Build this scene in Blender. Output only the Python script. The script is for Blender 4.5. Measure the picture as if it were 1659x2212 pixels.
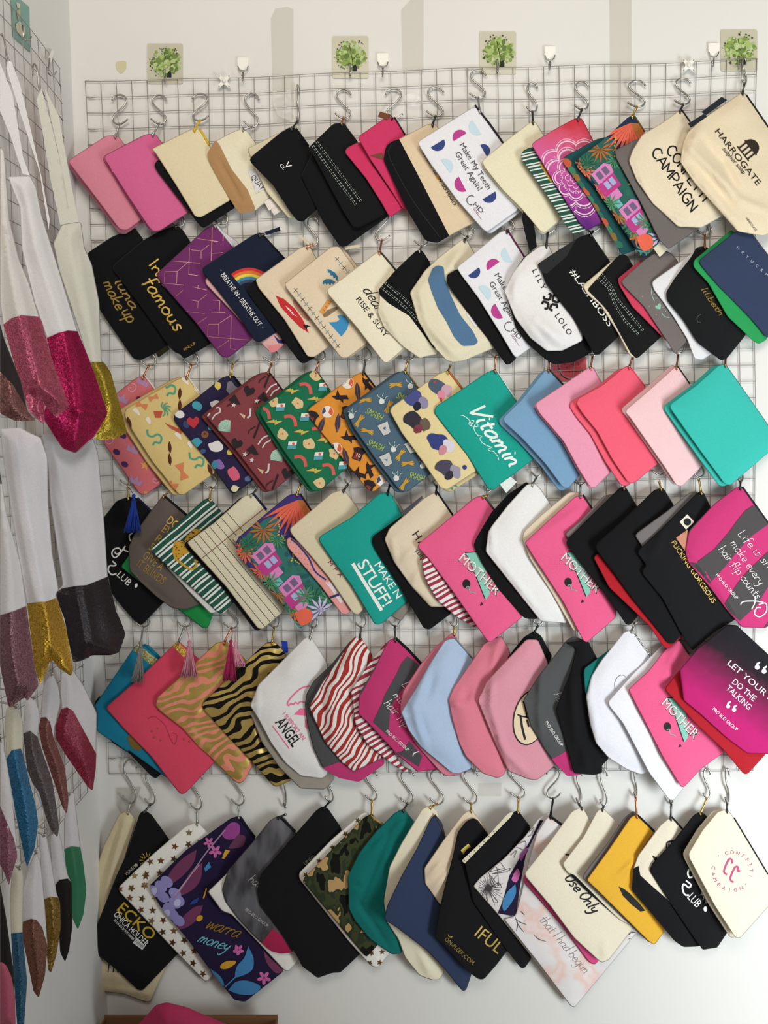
import bpy, bmesh, math, random
import numpy as np
from mathutils import Vector, Matrix
from mathutils.geometry import delaunay_2d_cdt

for _o in list(bpy.data.objects): bpy.data.objects.remove(_o)
scene = bpy.context.scene
COL = scene.collection
R = math.radians

# ------------------------------------------------------------------ camera
W, H_, FPX = 1659.0, 2212.0, 1720.0
YAW, PITCH, ROLL = R(1.5), R(-3.1), R(1.05)        # slight turn left, down, tilt
DIST, ZC = 1.72, 1.36
fwd = Vector((-math.sin(YAW)*math.cos(PITCH), math.cos(YAW)*math.cos(PITCH), math.sin(PITCH)))
rgt0 = fwd.cross(Vector((0, 0, 1))).normalized()
up0 = rgt0.cross(fwd).normalized()
# roll: image right vector leans up in the frame
rgt = (rgt0*math.cos(ROLL) - up0*math.sin(ROLL)).normalized()
up = (up0*math.cos(ROLL) + rgt0*math.sin(ROLL)).normalized()
CAMP = Vector((0, 0, ZC)) - fwd*DIST
cam_d = bpy.data.cameras.new('camera'); cam = bpy.data.objects.new('camera', cam_d); COL.objects.link(cam)
cam_d.sensor_fit = 'HORIZONTAL'; cam_d.sensor_width = 36.0; cam_d.lens = 36.0*FPX/W
cam_d.clip_start = 0.02; cam_d.clip_end = 50
M = Matrix((rgt, up, -fwd)).transposed().to_4x4(); M.translation = CAMP
cam.matrix_world = M
scene.camera = cam

# ------------------------------------------------------------------ light
vs = scene.view_settings
vs.view_transform = 'Standard'; vs.look = 'None'; vs.gamma = 1.0; vs.exposure = 0.15; vs.use_curve_mapping = False
world = bpy.data.worlds.new('world'); scene.world = world; world.use_nodes = True
world.node_tree.nodes['Background'].inputs[0].default_value = (1.0, 0.97, 0.93, 1)
world.node_tree.nodes['Background'].inputs[1].default_value = 0.16
def area(name, loc, target, sx, sy, power, col):
    d = bpy.data.lights.new(name, 'AREA'); d.shape = 'RECTANGLE'; d.size = sx; d.size_y = sy
    d.energy = power; d.color = col
    o = bpy.data.objects.new(name, d); COL.objects.link(o); o.location = loc
    o.rotation_euler = (Vector(target)-Vector(loc)).to_track_quat('-Z', 'Y').to_euler()
    return o
area('window_daylight', (1.62, -1.55, 0.50), (2.05, 0, 0.95), 1.0, 1.2, 52, (0.91, 0.985, 1.0))
area('ceiling_lamp', (0.2, -1.95, 2.78), (0.45, 0, 2.4), 1.4, 0.8, 24, (1.0, 0.91, 0.78))

# ------------------------------------------------------------------ pixel <-> place
CP = np.array(CAMP); F_ = np.array(fwd); R_ = np.array(rgt); U_ = np.array(up)
def rays(px):
    px = np.asarray(px, float).reshape(-1, 2)
    return F_[None] + R_[None]*((px[:, :1]-W/2)/FPX) - U_[None]*((px[:, 1:]-H_/2)/FPX)
def wallpt(px, depth):
    d = rays(px); t = (-np.asarray(depth)-CP[1])/d[:, 1]
    return CP[None]+d*t[:, None]
def planept(px, P0, n):
    d = rays(px); P0 = np.asarray(P0, float); n = np.asarray(n, float)
    t = ((P0-CP) @ n)/(d @ n)
    return CP[None]+d*t[:, None]
XL = float(wallpt([(190, 1080)], 0)[0, 0])          # the left wall meets the back wall here

# ------------------------------------------------------------------ materials
def lin(h):
    if isinstance(h, (tuple, list)): return tuple(h[:3])
    h = h.lstrip('#'); c = [int(h[i:i+2], 16)/255 for i in (0, 2, 4)]
    return tuple(x/12.92 if x <= 0.04045 else ((x+0.055)/1.055)**2.4 for x in c)
_m = {}
def newmat(name):
    m = bpy.data.materials.new(name); m.use_nodes = True
    return m, m.node_tree.nodes, m.node_tree.links, m.node_tree.nodes['Principled BSDF']
def node(N, t, **kw):
    n = N.new(t)
    for k, v in kw.items(): setattr(n, k, v)
    return n
def mth(N, L, op, a, b=None):
    n = N.new('ShaderNodeMath'); n.operation = op
    for i, v in enumerate((a, b)):
        if v is None: continue
        if isinstance(v, (int, float)): n.inputs[i].default_value = v
        else: L.new(v, n.inputs[i])
    return n.outputs[0]
def uvxy(N, L):
    t = N.new('ShaderNodeTexCoord'); s = N.new('ShaderNodeSeparateXYZ'); L.new(t.outputs['UV'], s.inputs[0])
    return t.outputs['UV'], s.outputs[0], s.outputs[1]
def weave(N, L, b, strength=0.10):
    t = N.new('ShaderNodeTexCoord')
    n1 = node(N, 'ShaderNodeTexNoise'); n1.inputs['Scale'].default_value = 900; n1.inputs['Detail'].default_value = 1
    n2 = node(N, 'ShaderNodeTexNoise'); n2.inputs['Scale'].default_value = 60; n2.inputs['Detail'].default_value = 3
    L.new(t.outputs['Object'], n1.inputs[0]); L.new(t.outputs['Object'], n2.inputs[0])
    add = mth(N, L, 'ADD', n1.outputs[0], n2.outputs[0])
    bm = N.new('ShaderNodeBump'); bm.inputs['Strength'].default_value = strength; bm.inputs['Distance'].default_value = 0.002
    L.new(add, bm.inputs['Height']); L.new(bm.outputs[0], b.inputs['Normal'])
    return n1, n2
def fabric(h, rough=0.9):
    k = ('fab', h)
    if k in _m: return _m[k]
    m, N, L, b = newmat('fabric_'+str(h).lstrip('#'))
    c = lin(h)
    n1, n2 = weave(N, L, b, 0.16)
    r = N.new('ShaderNodeValToRGB'); r.color_ramp.elements[0].position = 0.3; r.color_ramp.elements[1].position = 0.72
    r.color_ramp.elements[0].color = (*[x*0.90 for x in c], 1); r.color_ramp.elements[1].color = (*[min(1, x*1.06) for x in c], 1)
    L.new(n1.outputs[0], r.inputs[0]); L.new(r.outputs[0], b.inputs['Base Color'])
    b.inputs['Roughness'].default_value = rough; b.inputs['Specular IOR Level'].default_value = 0.15
    b.inputs['Sheen Weight'].default_value = 0.05
    _m[k] = m; return m
def plain(h, rough=0.6, metal=0.0, spec=0.3):
    k = ('pl', h, rough, metal)
    if k in _m: return _m[k]
    m, N, L, b = newmat(('metal_' if metal else 'plain_')+str(h).lstrip('#'))
    b.inputs['Base Color'].default_value = (*lin(h), 1); b.inputs['Roughness'].default_value = rough
    b.inputs['Metallic'].default_value = metal; b.inputs['Specular IOR Level'].default_value = spec
    _m[k] = m; return m
STEEL = plain('#aeaba6', 0.36, 1.0); WIRE = plain('#989490', 0.5, 0.25); BRASS = plain('#c9a860', 0.3, 1.0)
COPPER = plain('#c98c6a', 0.3, 1.0); GOLD = plain('#c2a255', 0.45, 0.8); DSTEEL = plain('#5a5754', 0.35, 1.0); BLACKM = plain('#1b1a1a', 0.4, 0.3)
def bands(name, ang, period, stops, distort=0.0, nscale=1.2, metal_stop=None, smooth=False, dscale=None):
    """repeating bands printed along a direction; stops = [(pos, colour)]; UV unit is 100 mm."""
    k = ('band', name)
    if k in _m: return _m[k]
    m, N, L, b = newmat(name)
    uv, u, v = uvxy(N, L)
    a = R(ang)
    s = mth(N, L, 'ADD', mth(N, L, 'MULTIPLY', u, math.cos(a)), mth(N, L, 'MULTIPLY', v, math.sin(a)))
    s = mth(N, L, 'MULTIPLY', s, 100.0/period)
    if distort:
        n = N.new('ShaderNodeTexNoise'); n.inputs['Scale'].default_value = nscale; n.inputs['Detail'].default_value = 2
        L.new(uv, n.inputs[0])
        s = mth(N, L, 'ADD', s, mth(N, L, 'MULTIPLY', mth(N, L, 'SUBTRACT', n.outputs[0], 0.5), distort))
    fr = mth(N, L, 'FRACT', s)
    r = N.new('ShaderNodeValToRGB'); r.color_ramp.interpolation = 'LINEAR' if smooth else 'CONSTANT'
    els = r.color_ramp.elements
    while len(els) < len(stops): els.new(0.5)
    for e, (p, c) in zip(els, stops): e.position = p; e.color = (*lin(c), 1)
    L.new(fr, r.inputs[0]); L.new(r.outputs[0], b.inputs['Base Color'])
    b.inputs['Roughness'].default_value = 0.85; b.inputs['Specular IOR Level'].default_value = 0.15
    if metal_stop is not None:
        r2 = N.new('ShaderNodeValToRGB'); r2.color_ramp.interpolation = 'CONSTANT'; e2 = r2.color_ramp.elements
        while len(e2) < len(stops): e2.new(0.5)
        for i, (e, (p, c)) in enumerate(zip(e2, stops)):
            e.position = p; e.color = (.8, .8, .8, 1) if i in metal_stop else (0, 0, 0, 1)
        L.new(fr, r2.inputs[0]); L.new(r2.outputs[0], b.inputs['Metallic'])
        rr = mth(N, L, 'SUBTRACT', 0.85, mth(N, L, 'MULTIPLY', r2.outputs[0], 0.5)); L.new(rr, b.inputs['Roughness'])
    weave(N, L, b, 0.12)
    if metal_stop is not None:      # creased foil
        n3 = N.new('ShaderNodeTexNoise'); n3.inputs['Scale'].default_value = 4; n3.inputs['Detail'].default_value = 1.5; L.new(uv, n3.inputs[0])
        b3 = N.new('ShaderNodeBump'); b3.inputs['Strength'].default_value = 0.22; b3.inputs['Distance'].default_value = 0.012
        L.new(n3.outputs[0], b3.inputs['Height']); L.new(b3.outputs[0], b.inputs['Normal'])
    _m[k] = m; return m
def noisebands(name, scale, stops, stretch=1.0, ang=0):
    k = ('nb', name)
    if k in _m: return _m[k]
    m, N, L, b = newmat(name)
    uv, u, v = uvxy(N, L)
    mp = N.new('ShaderNodeMapping'); mp.inputs['Rotation'].default_value = (0, 0, R(ang)); mp.inputs['Scale'].default_value = (stretch, 1, 1)
    L.new(uv, mp.inputs[0])
    n = N.new('ShaderNodeTexNoise'); n.inputs['Scale'].default_value = scale; n.inputs['Detail'].default_value = 2.5; n.inputs['Roughness'].default_value = 0.45
    L.new(mp.outputs[0], n.inputs[0])
    r = N.new('ShaderNodeValToRGB'); r.color_ramp.interpolation = 'CONSTANT' if name == 'camouflage' else 'LINEAR'
    els = r.color_ramp.elements
    while len(els) < len(stops): els.new(0.5)
    for e, (p, c) in zip(els, stops): e.position = p; e.color = (*lin(c), 1)
    L.new(n.outputs[0], r.inputs[0]); L.new(r.outputs[0], b.inputs['Base Color'])
    b.inputs['Roughness'].default_value = 0.88; b.inputs['Specular IOR Level'].default_value = 0.15
    weave(N, L, b, 0.12)
    _m[k] = m; return m
def glitter(h, metal=0.75):
    k = ('gl', h)
    if k in _m: return _m[k]
    m, N, L, b = newmat('glitter_'+h.lstrip('#'))
    t = N.new('ShaderNodeTexCoord'); v = N.new('ShaderNodeTexVoronoi'); v.inputs['Scale'].default_value = 750
    L.new(t.outputs['Object'], v.inputs[0])
    c = lin(h)
    r = N.new('ShaderNodeValToRGB'); r.color_ramp.elements[0].color = (*[x*0.55 for x in c], 1); r.color_ramp.elements[1].color = (*[min(1, x*1.5+0.01) for x in c], 1)
    s = N.new('ShaderNodeSeparateColor'); L.new(v.outputs['Color'], s.inputs[0]); L.new(s.outputs[0], r.inputs[0])
    L.new(r.outputs[0], b.inputs['Base Color'])
    nm = N.new('ShaderNodeVectorMath'); nm.operation = 'SUBTRACT'; L.new(v.outputs['Color'], nm.inputs[0]); nm.inputs[1].default_value = (0.5, 0.5, 0.5)
    sc = N.new('ShaderNodeVectorMath'); sc.operation = 'SCALE'; L.new(nm.outputs[0], sc.inputs[0]); sc.inputs['Scale'].default_value = 0.38
    g = N.new('ShaderNodeNewGeometry'); ad = N.new('ShaderNodeVectorMath'); ad.operation = 'ADD'
    L.new(g.outputs['Normal'], ad.inputs[0]); L.new(sc.outputs[0], ad.inputs[1])
    no = N.new('ShaderNodeVectorMath'); no.operation = 'NORMALIZE'; L.new(ad.outputs[0], no.inputs[0]); L.new(no.outputs[0], b.inputs['Normal'])
    b.inputs['Metallic'].default_value = metal; b.inputs['Roughness'].default_value = 0.42
    _m[k] = m; return m
def gradient(name, p0, p1, stops):
    """printed colour fade between two points of the cloth (UV unit 100 mm)."""
    k = ('gr', name)
    if k in _m: return _m[k]
    m, N, L, b = newmat(name)
    uv, u, v = uvxy(N, L)
    dx, dy = (p1[0]-p0[0])/100, (p1[1]-p0[1])/100; q = dx*dx+dy*dy
    s = mth(N, L, 'ADD', mth(N, L, 'MULTIPLY', mth(N, L, 'SUBTRACT', u, p0[0]/100), dx/q), mth(N, L, 'MULTIPLY', mth(N, L, 'SUBTRACT', v, p0[1]/100), dy/q))
    n = N.new('ShaderNodeTexNoise'); n.inputs['Scale'].default_value = 5; L.new(uv, n.inputs[0])
    s = mth(N, L, 'ADD', s, mth(N, L, 'MULTIPLY', mth(N, L, 'SUBTRACT', n.outputs[0], 0.5), 0.18))
    r = N.new('ShaderNodeValToRGB'); els = r.color_ramp.elements
    while len(els) < len(stops): els.new(0.5)
    for e, (p, c) in zip(els, stops): e.position = p; e.color = (*lin(c), 1)
    L.new(s, r.inputs[0]); L.new(r.outputs[0], b.inputs['Base Color'])
    b.inputs['Roughness'].default_value = 0.88; b.inputs['Specular IOR Level'].default_value = 0.15
    weave(N, L, b, 0.12)
    _m[k] = m; return m
def clearfilm(h='#e6e2d6', alpha=0.35, rough=0.12):
    k = ('film', h, alpha)
    if k in _m: return _m[k]
    m, N, L, b = newmat('clear_film')
    b.inputs['Base Color'].default_value = (*lin(h), 1); b.inputs['Alpha'].default_value = alpha; b.inputs['Roughness'].default_value = rough
    b.inputs['Specular IOR Level'].default_value = 0.5
    _m[k] = m; return m

# ------------------------------------------------------------------ objects
def tag(o, label=None, cat=None, group=None, kind=None):
    if label: o['label'] = label
    if cat: o['category'] = cat
    if group: o['group'] = group
    if kind: o['kind'] = kind
    return o
def empty(name, loc):
    o = bpy.data.objects.new(name, None); COL.objects.link(o); o.location = loc; o.empty_display_size = 0.02
    return o
def meshobj(name, V, F, mats, parent=None, org=None, uv=None, midx=None, smooth=True):
    org = np.zeros(3) if org is None else np.asarray(org, float)
    me = bpy.data.meshes.new(name)
    me.from_pydata((np.asarray(V, float)-org[None]).tolist(), [], [list(map(int, f)) for f in F])
    if not isinstance(mats, (list, tuple)): mats = [mats]
    for m in mats: me.materials.append(m)
    if midx is not None: me.polygons.foreach_set('material_index', midx)
    if smooth: me.polygons.foreach_set('use_smooth', [True]*len(me.polygons))
    if uv is not None:
        l = me.uv_layers.new(name='UVMap'); vi = np.empty(len(me.loops), np.int32); me.loops.foreach_get('vertex_index', vi)
        l.data.foreach_set('uv', np.asarray(uv, np.float32)[vi].ravel())
    me.update()
    o = bpy.data.objects.new(name, me); COL.objects.link(o)
    if parent: o.parent = parent
    else: o.location = org
    return o
def tube(pts, r, sides=6, cap=True):
    P = np.asarray(pts, float); n = len(P)
    T = np.gradient(P, axis=0); T /= np.linalg.norm(T, axis=1)[:, None]+1e-12
    ref = np.array([0.03, -1.0, 0.02]); V = []; r = np.broadcast_to(np.asarray(r, float), (n,))
    for i in range(n):
        a = np.cross(T[i], ref)
        if np.linalg.norm(a) < 0.2: a = np.cross(T[i], np.array([0, 0.05, 1.0]))
        a /= np.linalg.norm(a); b = np.cross(T[i], a)
        for k in range(sides):
            t = 2*math.pi*k/sides; V.append(P[i]+r[i]*(a*math.cos(t)+b*math.sin(t)))
    Fc = [(i*sides+k, i*sides+(k+1) % sides, (i+1)*sides+(k+1) % sides, (i+1)*sides+k) for i in range(n-1) for k in range(sides)]
    if cap: Fc += [tuple(range(sides))[::-1], tuple((n-1)*sides+k for k in range(sides))]
    return V, Fc
def catmull(pts, step=3.0):
    P = np.asarray(pts, float)
    if len(P) < 3: return P
    Q = np.vstack([2*P[0]-P[1], P, 2*P[-1]-P[-2]]); out = []
    for i in range(1, len(Q)-2):
        a, b, c, d = Q[i-1], Q[i], Q[i+1], Q[i+2]
        k = max(2, int(np.linalg.norm(c-b)/step))
        for t in np.linspace(0, 1, k, endpoint=False):
            out.append(0.5*((2*b)+(c-a)*t+(2*a-5*b+4*c-d)*t*t+(3*b-a-3*c+d)*t**3))
    out.append(P[-1]); return np.array(out)
def resample(P, step, closed=False):
    P = np.asarray(P, float)
    if closed: P = np.vstack([P, P[:1]])
    out = []
    for a, b in zip(P[:-1], P[1:]):
        k = max(1, int(np.linalg.norm(b-a)/step+0.5))
        for t in np.linspace(0, 1, k, endpoint=False): out.append(a+(b-a)*t)
    if not closed: out.append(P[-1])
    return np.array(out)
def roundpoly(P, r=5.0):
    P = np.asarray(P, float); out = []; n = len(P)
    for i in range(n):
        p = P[i]; a = P[i-1]-p; b = P[(i+1) % n]-p
        la, lb = np.linalg.norm(a)+1e-9, np.linalg.norm(b)+1e-9
        ra, rb = min(r, 0.4*la), min(r, 0.4*lb); p0, p1 = p+a/la*ra, p+b/lb*rb
        for t in (0, 0.5, 1): out.append((1-t)**2*p0+2*t*(1-t)*p+t*t*p1)
    return np.array(out)
def inside(P, q):
    q = np.asarray(q, float).reshape(-1, 2); x, y = q[:, 0], q[:, 1]; c = np.zeros(len(q), bool)
    for (x0, y0), (x1, y1) in zip(P, np.roll(P, -1, axis=0)):
        if y0 == y1: continue
        m = ((y0 > y) != (y1 > y)) & (x < (x1-x0)*(y-y0)/(y1-y0)+x0); c ^= m
    return c
def segdist(A, B, q):
    A = np.asarray(A, float); B = np.asarray(B, float); ab = B-A; L2 = (ab**2).sum()+1e-12
    t = np.clip(((q-A) @ ab)/L2, 0, 1); return np.linalg.norm(q-(A+t[:, None]*ab), axis=1), t
def polydist(P, q):
    d = np.full(len(q), 1e9)
    for a, b in zip(P, np.roll(P, -1, axis=0)): d = np.minimum(d, segdist(a, b, q)[0])
    return d
def area2(P):
    x, y = P[:, 0], P[:, 1]; return 0.5*np.sum(x*np.roll(y, -1)-np.roll(x, -1)*y)
def fill(P, step, clip=None, rings=()):
    """triangulate polygon P with inner points, optionally cut by outline clip."""
    P = np.asarray(P, float)
    if area2(P) < 0: P = P[::-1]
    B = resample(P, step, True)
    lo, hi = P.min(0), P.max(0)
    gx, gy = np.meshgrid(np.arange(lo[0], hi[0], step), np.arange(lo[1], hi[1], step*0.87)); gx[1::2] += step/2
    g = np.stack([gx.ravel(), gy.ravel()], 1); g = g[inside(P, g)]
    if len(g): g = g[polydist(P, g) > step*0.45]
    if rings:
        g = g[polydist(P, g) > rings[-1]+step*0.5] if len(g) else g; ex = []
        T = np.roll(B, -1, axis=0)-np.roll(B, 1, axis=0); T /= np.linalg.norm(T, axis=1)[:, None]+1e-9; Nn = np.stack([-T[:, 1], T[:, 0]], 1)
        for r in rings:
            c = B+Nn*r; c = c[inside(P, c)]
            if len(c): ex.append(c[polydist(P, c) > r*0.93])
        g = np.vstack([g]+ex)
    pts = [Vector(p) for p in B]; ed = [(i, (i+1) % len(B)) for i in range(len(B))]
    if clip is not None:
        c = resample(clip, step*1.5, True); o = len(pts); pts += [Vector(p) for p in c]; ed += [(o+i, o+(i+1) % len(c)) for i in range(len(c))]
    pts += [Vector(p) for p in g]
    v, e, f, *_ = delaunay_2d_cdt(pts, ed, [], 0, 1e-4)
    v = np.array([(p.x, p.y) for p in v]); f = np.array([t for t in f if len(t) == 3])
    if not len(f): return v, f
    cen = v[f].mean(1); k = inside(P, cen)
    if clip is not None: k &= inside(clip, cen)
    f = f[k]
    used = np.unique(f); mp = -np.ones(len(v), int); mp[used] = np.arange(len(used))
    return v[used], mp[f]

# ------------------------------------------------------------------ lettering
CH = "ABCDEFGHIJKLMNOPQRSTUVWXYZabcdefghijklmnopqrstuvwxyz0123456789&!#-.'“?,"
_gl = {}
def build_glyphs():
    tmp = []
    def mk(s):
        c = bpy.data.curves.new('t', 'FONT'); c.body = s; c.resolution_u = 3; o = bpy.data.objects.new('t', c); COL.objects.link(o); tmp.append(o); return o
    pairs = [(c, mk(c), mk(c+'l')) for c in CH]; sp = mk(' l'); l1 = mk('l')
    dg = bpy.context.evaluated_depsgraph_get(); dg.update()
    def ms(o):
        e = o.evaluated_get(dg); me = e.to_mesh(); v = np.array([tuple(x.co)[:2] for x in me.vertices]).reshape(-1, 2)
        bm = bmesh.new(); bm.from_mesh(me); bmesh.ops.triangulate(bm, faces=bm.faces)
        bmesh.ops.remove_doubles(bm, verts=bm.verts, dist=1e-4)
        lg = [x for x in bm.edges if x.calc_length() > 0.3]
        if lg: bmesh.ops.subdivide_edges(bm, edges=lg, cuts=1); bmesh.ops.triangulate(bm, faces=bm.faces)
        bm.verts.index_update(); v2 = np.array([tuple(x.co)[:2] for x in bm.verts]).reshape(-1, 2); f = [tuple(x.index for x in q.verts) for q in bm.faces]
        bm.free(); e.to_mesh_clear(); return v, v2, f
    lx = ms(l1)[0][:, 0].max()
    for c, a, b in pairs:
        _, v2, f = ms(a); _gl[c] = (v2, f, ms(b)[0][:, 0].max()-lx)
    _gl[' '] = (np.zeros((0, 2)), [], ms(sp)[0][:, 0].max()-lx)
    for o in tmp:
        c = o.data; bpy.data.objects.remove(o); bpy.data.curves.remove(c)
build_glyphs()
def textmesh(s, spacing=0.0):
    V, Fc, x, off = [], [], 0.0, 0
    for c in s:
        v, f, adv = _gl.get(c, _gl[' '])
        for p in v: V.append((p[0]+x, p[1]))
        Fc += [tuple(i+off for i in t) for t in f]; off += len(v); x += adv+spacing
    return np.array(V).reshape(-1, 2), Fc, x-spacing
CAPH = 0.70
_bowl = [(0.9, 0.9), (0.5, 1), (0.1, 0.6), (0.15, 0.1), (0.5, 0), (0.85, 0.4), (0.9, 0.95)]
_bb = [(0.1, 0.6), (0.5, 1), (0.9, 0.6), (0.8, 0.1), (0.4, 0), (0.1, 0.2)]
SF = {'a': ([_bowl, [(0.9, 0.95), (0.88, 0.2), (1.15, 0.05)]], 1.15), 'b': ([[(0.1, 2), (0.1, 0.1)], _bb], 1.05), 'c': ([[(0.9, 0.85), (0.5, 1), (0.1, 0.55), (0.3, 0.05), (0.95, 0.15)]], 0.95),
 'd': ([_bowl, [(0.9, 2), (0.88, 0.2), (1.15, 0.05)]], 1.15), 'e': ([[(0.1, 0.5), (0.85, 0.6), (0.7, 0.95), (0.35, 0.95), (0.1, 0.5), (0.35, 0.03), (1, 0.2)]], 1.0),
 'f': ([[(0.95, 1.85), (0.65, 2), (0.42, 1.6), (0.35, 0), (0.3, -0.3)], [(0.05, 1), (0.8, 1.02)]], 0.85), 'g': ([_bowl, [(0.9, 1), (0.9, -0.5), (0.5, -0.95), (0.1, -0.7)]], 1.1),
 'h': ([[(0.1, 2), (0.1, 0)], [(0.1, 0.55), (0.5, 1), (0.8, 0.75), (0.85, 0)]], 1.05), 'i': ([[(0.2, 1), (0.2, 0.15), (0.42, 0.03)], [(0.22, 1.42), (0.25, 1.52)]], 0.5),
 'k': ([[(0.1, 2), (0.1, 0)], [(0.8, 1), (0.15, 0.45), (0.95, 0)]], 0.98), 'l': ([[(0.2, 2), (0.2, 0.15), (0.42, 0.03)]], 0.5),
 'm': ([[(0.1, 1), (0.1, 0)], [(0.1, 0.6), (0.4, 1), (0.6, 0.7), (0.6, 0)], [(0.6, 0.6), (0.95, 1), (1.15, 0.7), (1.17, 0.1), (1.4, 0.03)]], 1.48),
 'n': ([[(0.1, 1), (0.1, 0)], [(0.1, 0.6), (0.5, 1), (0.75, 0.7), (0.77, 0.1), (1, 0.03)]], 1.05), 'o': ([[(0.5, 1), (0.12, 0.75), (0.1, 0.3), (0.45, 0), (0.85, 0.25), (0.88, 0.7), (0.5, 1)]], 1.05),
 'p': ([[(0.1, 1), (0.1, -0.9)], _bb], 1.05), 'r': ([[(0.1, 1), (0.1, 0)], [(0.1, 0.55), (0.4, 0.95), (0.72, 0.9)]], 0.8), 's': ([[(0.8, 0.85), (0.45, 1), (0.2, 0.75), (0.7, 0.35), (0.5, 0), (0.1, 0.12)]], 0.95),
 't': ([[(0.35, 1.6), (0.35, 0.15), (0.72, 0.05)], [(0.02, 1), (0.78, 1.05)]], 0.8), 'u': ([[(0.1, 1), (0.12, 0.3), (0.4, 0), (0.75, 0.3), (0.8, 1)], [(0.8, 1), (0.82, 0.1), (1.05, 0.03)]], 1.1),
 'v': ([[(0.05, 1), (0.4, 0), (0.8, 1)]], 0.9), 'y': ([[(0.1, 1), (0.15, 0.4), (0.5, 0.2), (0.8, 0.6)], [(0.8, 1), (0.8, -0.3), (0.5, -0.95), (0.1, -0.7)]], 1.0),
 'I': ([[(0.2, 2), (0.2, 0)]], 0.5), 'L': ([[(0.1, 2), (0.1, 0), (0.9, 0.02)]], 1.0), 'V': ([[(0.05, 2), (0.45, 0), (1.3, 2.0)]], 1.2), 'U': ([[(0.1, 2), (0.1, 0.5), (0.55, 0), (1, 0.5), (1, 2)]], 1.2),
 'O': ([[(0.6, 2), (0.1, 1.4), (0.1, 0.6), (0.6, 0), (1.1, 0.6), (1.1, 1.4), (0.6, 2)]], 1.3), 'C': ([[(1.1, 1.7), (0.6, 2), (0.1, 1.3), (0.15, 0.5), (0.6, 0), (1.1, 0.25)]], 1.25),
 'N': ([[(0.1, 0), (0.1, 2), (1, 0), (1, 2)]], 1.25), 'T': ([[(0, 2), (1.1, 2)], [(0.55, 2), (0.55, 0)]], 1.15), 'W': ([[(0.05, 2), (0.4, 0), (0.8, 1.6), (1.2, 0), (1.6, 2)]], 1.6),
 'X': ([[(0, 2), (1.1, 0)], [(1.1, 2), (0, 0)]], 1.2), 'M': ([[(0.1, 0), (0.1, 2), (0.7, 0.6), (1.3, 2), (1.3, 0)]], 1.5), 'A': ([[(0, 0), (0.6, 2), (1.2, 0)], [(0.2, 0.7), (1, 0.7)]], 1.25),
 'P': ([[(0.1, 0), (0.1, 2), (0.8, 1.9), (0.95, 1.4), (0.6, 0.95), (0.1, 0.9)]], 1.05), 'F': ([[(1, 2), (0.1, 2), (0.1, 0)], [(0.1, 1), (0.8, 1)]], 1.05), 'G': ([[(1.1, 1.7), (0.6, 2), (0.1, 1.3), (0.15, 0.5), (0.6, 0), (1.1, 0.3), (1.1, 0.9), (0.65, 0.9)]], 1.3),
 'B': ([[(0.1, 0), (0.1, 2), (0.8, 1.8), (0.75, 1.2), (0.1, 1.05)], [(0.1, 1.05), (0.9, 0.85), (0.95, 0.3), (0.6, 0), (0.1, 0)]], 1.15), 'E': ([[(1, 2), (0.1, 2), (0.1, 0), (1, 0)], [(0.1, 1.05), (0.85, 1.05)]], 1.1),
 'H': ([[(0.1, 2), (0.1, 0)], [(1, 2), (1, 0)], [(0.1, 1), (1, 1)]], 1.2), 'D': ([[(0.1, 0), (0.1, 2), (0.8, 1.7), (1.05, 1), (0.8, 0.3), (0.1, 0)]], 1.25), 'S': ([[(1, 1.75), (0.55, 2), (0.15, 1.55), (0.9, 0.65), (0.6, 0), (0.1, 0.25)]], 1.15),
 'R': ([[(0.1, 0), (0.1, 2), (0.85, 1.85), (0.85, 1.2), (0.1, 1.0)], [(0.4, 1.0), (1, 0)]], 1.15), 'K': ([[(0.1, 2), (0.1, 0)], [(1, 2), (0.15, 0.9), (1.05, 0)]], 1.15), "'": ([[(0.15, 2), (0.1, 1.6)]], 0.35), ' ': ([], 0.6), 'w': ([[(0.05, 1), (0.3, 0), (0.6, 0.9), (0.9, 0), (1.2, 1)]], 1.3)}
SHARP = set('LVNTWXMAFEHKI')
# ------------------------------------------------------------------ the room
def quad(name, pts, mat, kind='structure'):
    o = meshobj(name, pts, [range(len(pts))], mat, smooth=False); tag(o, kind=kind); return o
def wallmat():
    m, N, L, b = newmat('white_paint')
    t = N.new('ShaderNodeTexCoord'); n = N.new('ShaderNodeTexNoise'); n.inputs['Scale'].default_value = 3; n.inputs['Detail'].default_value = 5
    L.new(t.outputs['Object'], n.inputs[0]); r = N.new('ShaderNodeValToRGB')
    r.color_ramp.elements[0].color = (0.71, 0.70, 0.68, 1); r.color_ramp.elements[1].color = (0.78, 0.775, 0.76, 1)
    L.new(n.outputs[0], r.inputs[0]); L.new(r.outputs[0], b.inputs['Base Color']); b.inputs['Roughness'].default_value = 0.75
    n2 = N.new('ShaderNodeTexNoise'); n2.inputs['Scale'].default_value = 160; L.new(t.outputs['Object'], n2.inputs[0])
    bp = N.new('ShaderNodeBump'); bp.inputs['Strength'].default_value = 0.06; bp.inputs['Distance'].default_value = 0.002
    L.new(n2.outputs[0], bp.inputs['Height']); L.new(bp.outputs[0], b.inputs['Normal'])
    return m
WALL = wallmat()
XR, YF, ZT = 3.2, -4.2, 2.95
quad('wall_back', [(XL, 0, 0), (XR, 0, 0), (XR, 0, ZT), (XL, 0, ZT)], WALL)
quad('wall_left', [(XL, YF, 0), (XL, 0, 0), (XL, 0, ZT), (XL, YF, ZT)], WALL)
quad('floor', [(XL, YF, 0), (XR, YF, 0), (XR, 0, 0), (XL, 0, 0)], fabric('#9a948a'))

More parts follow.
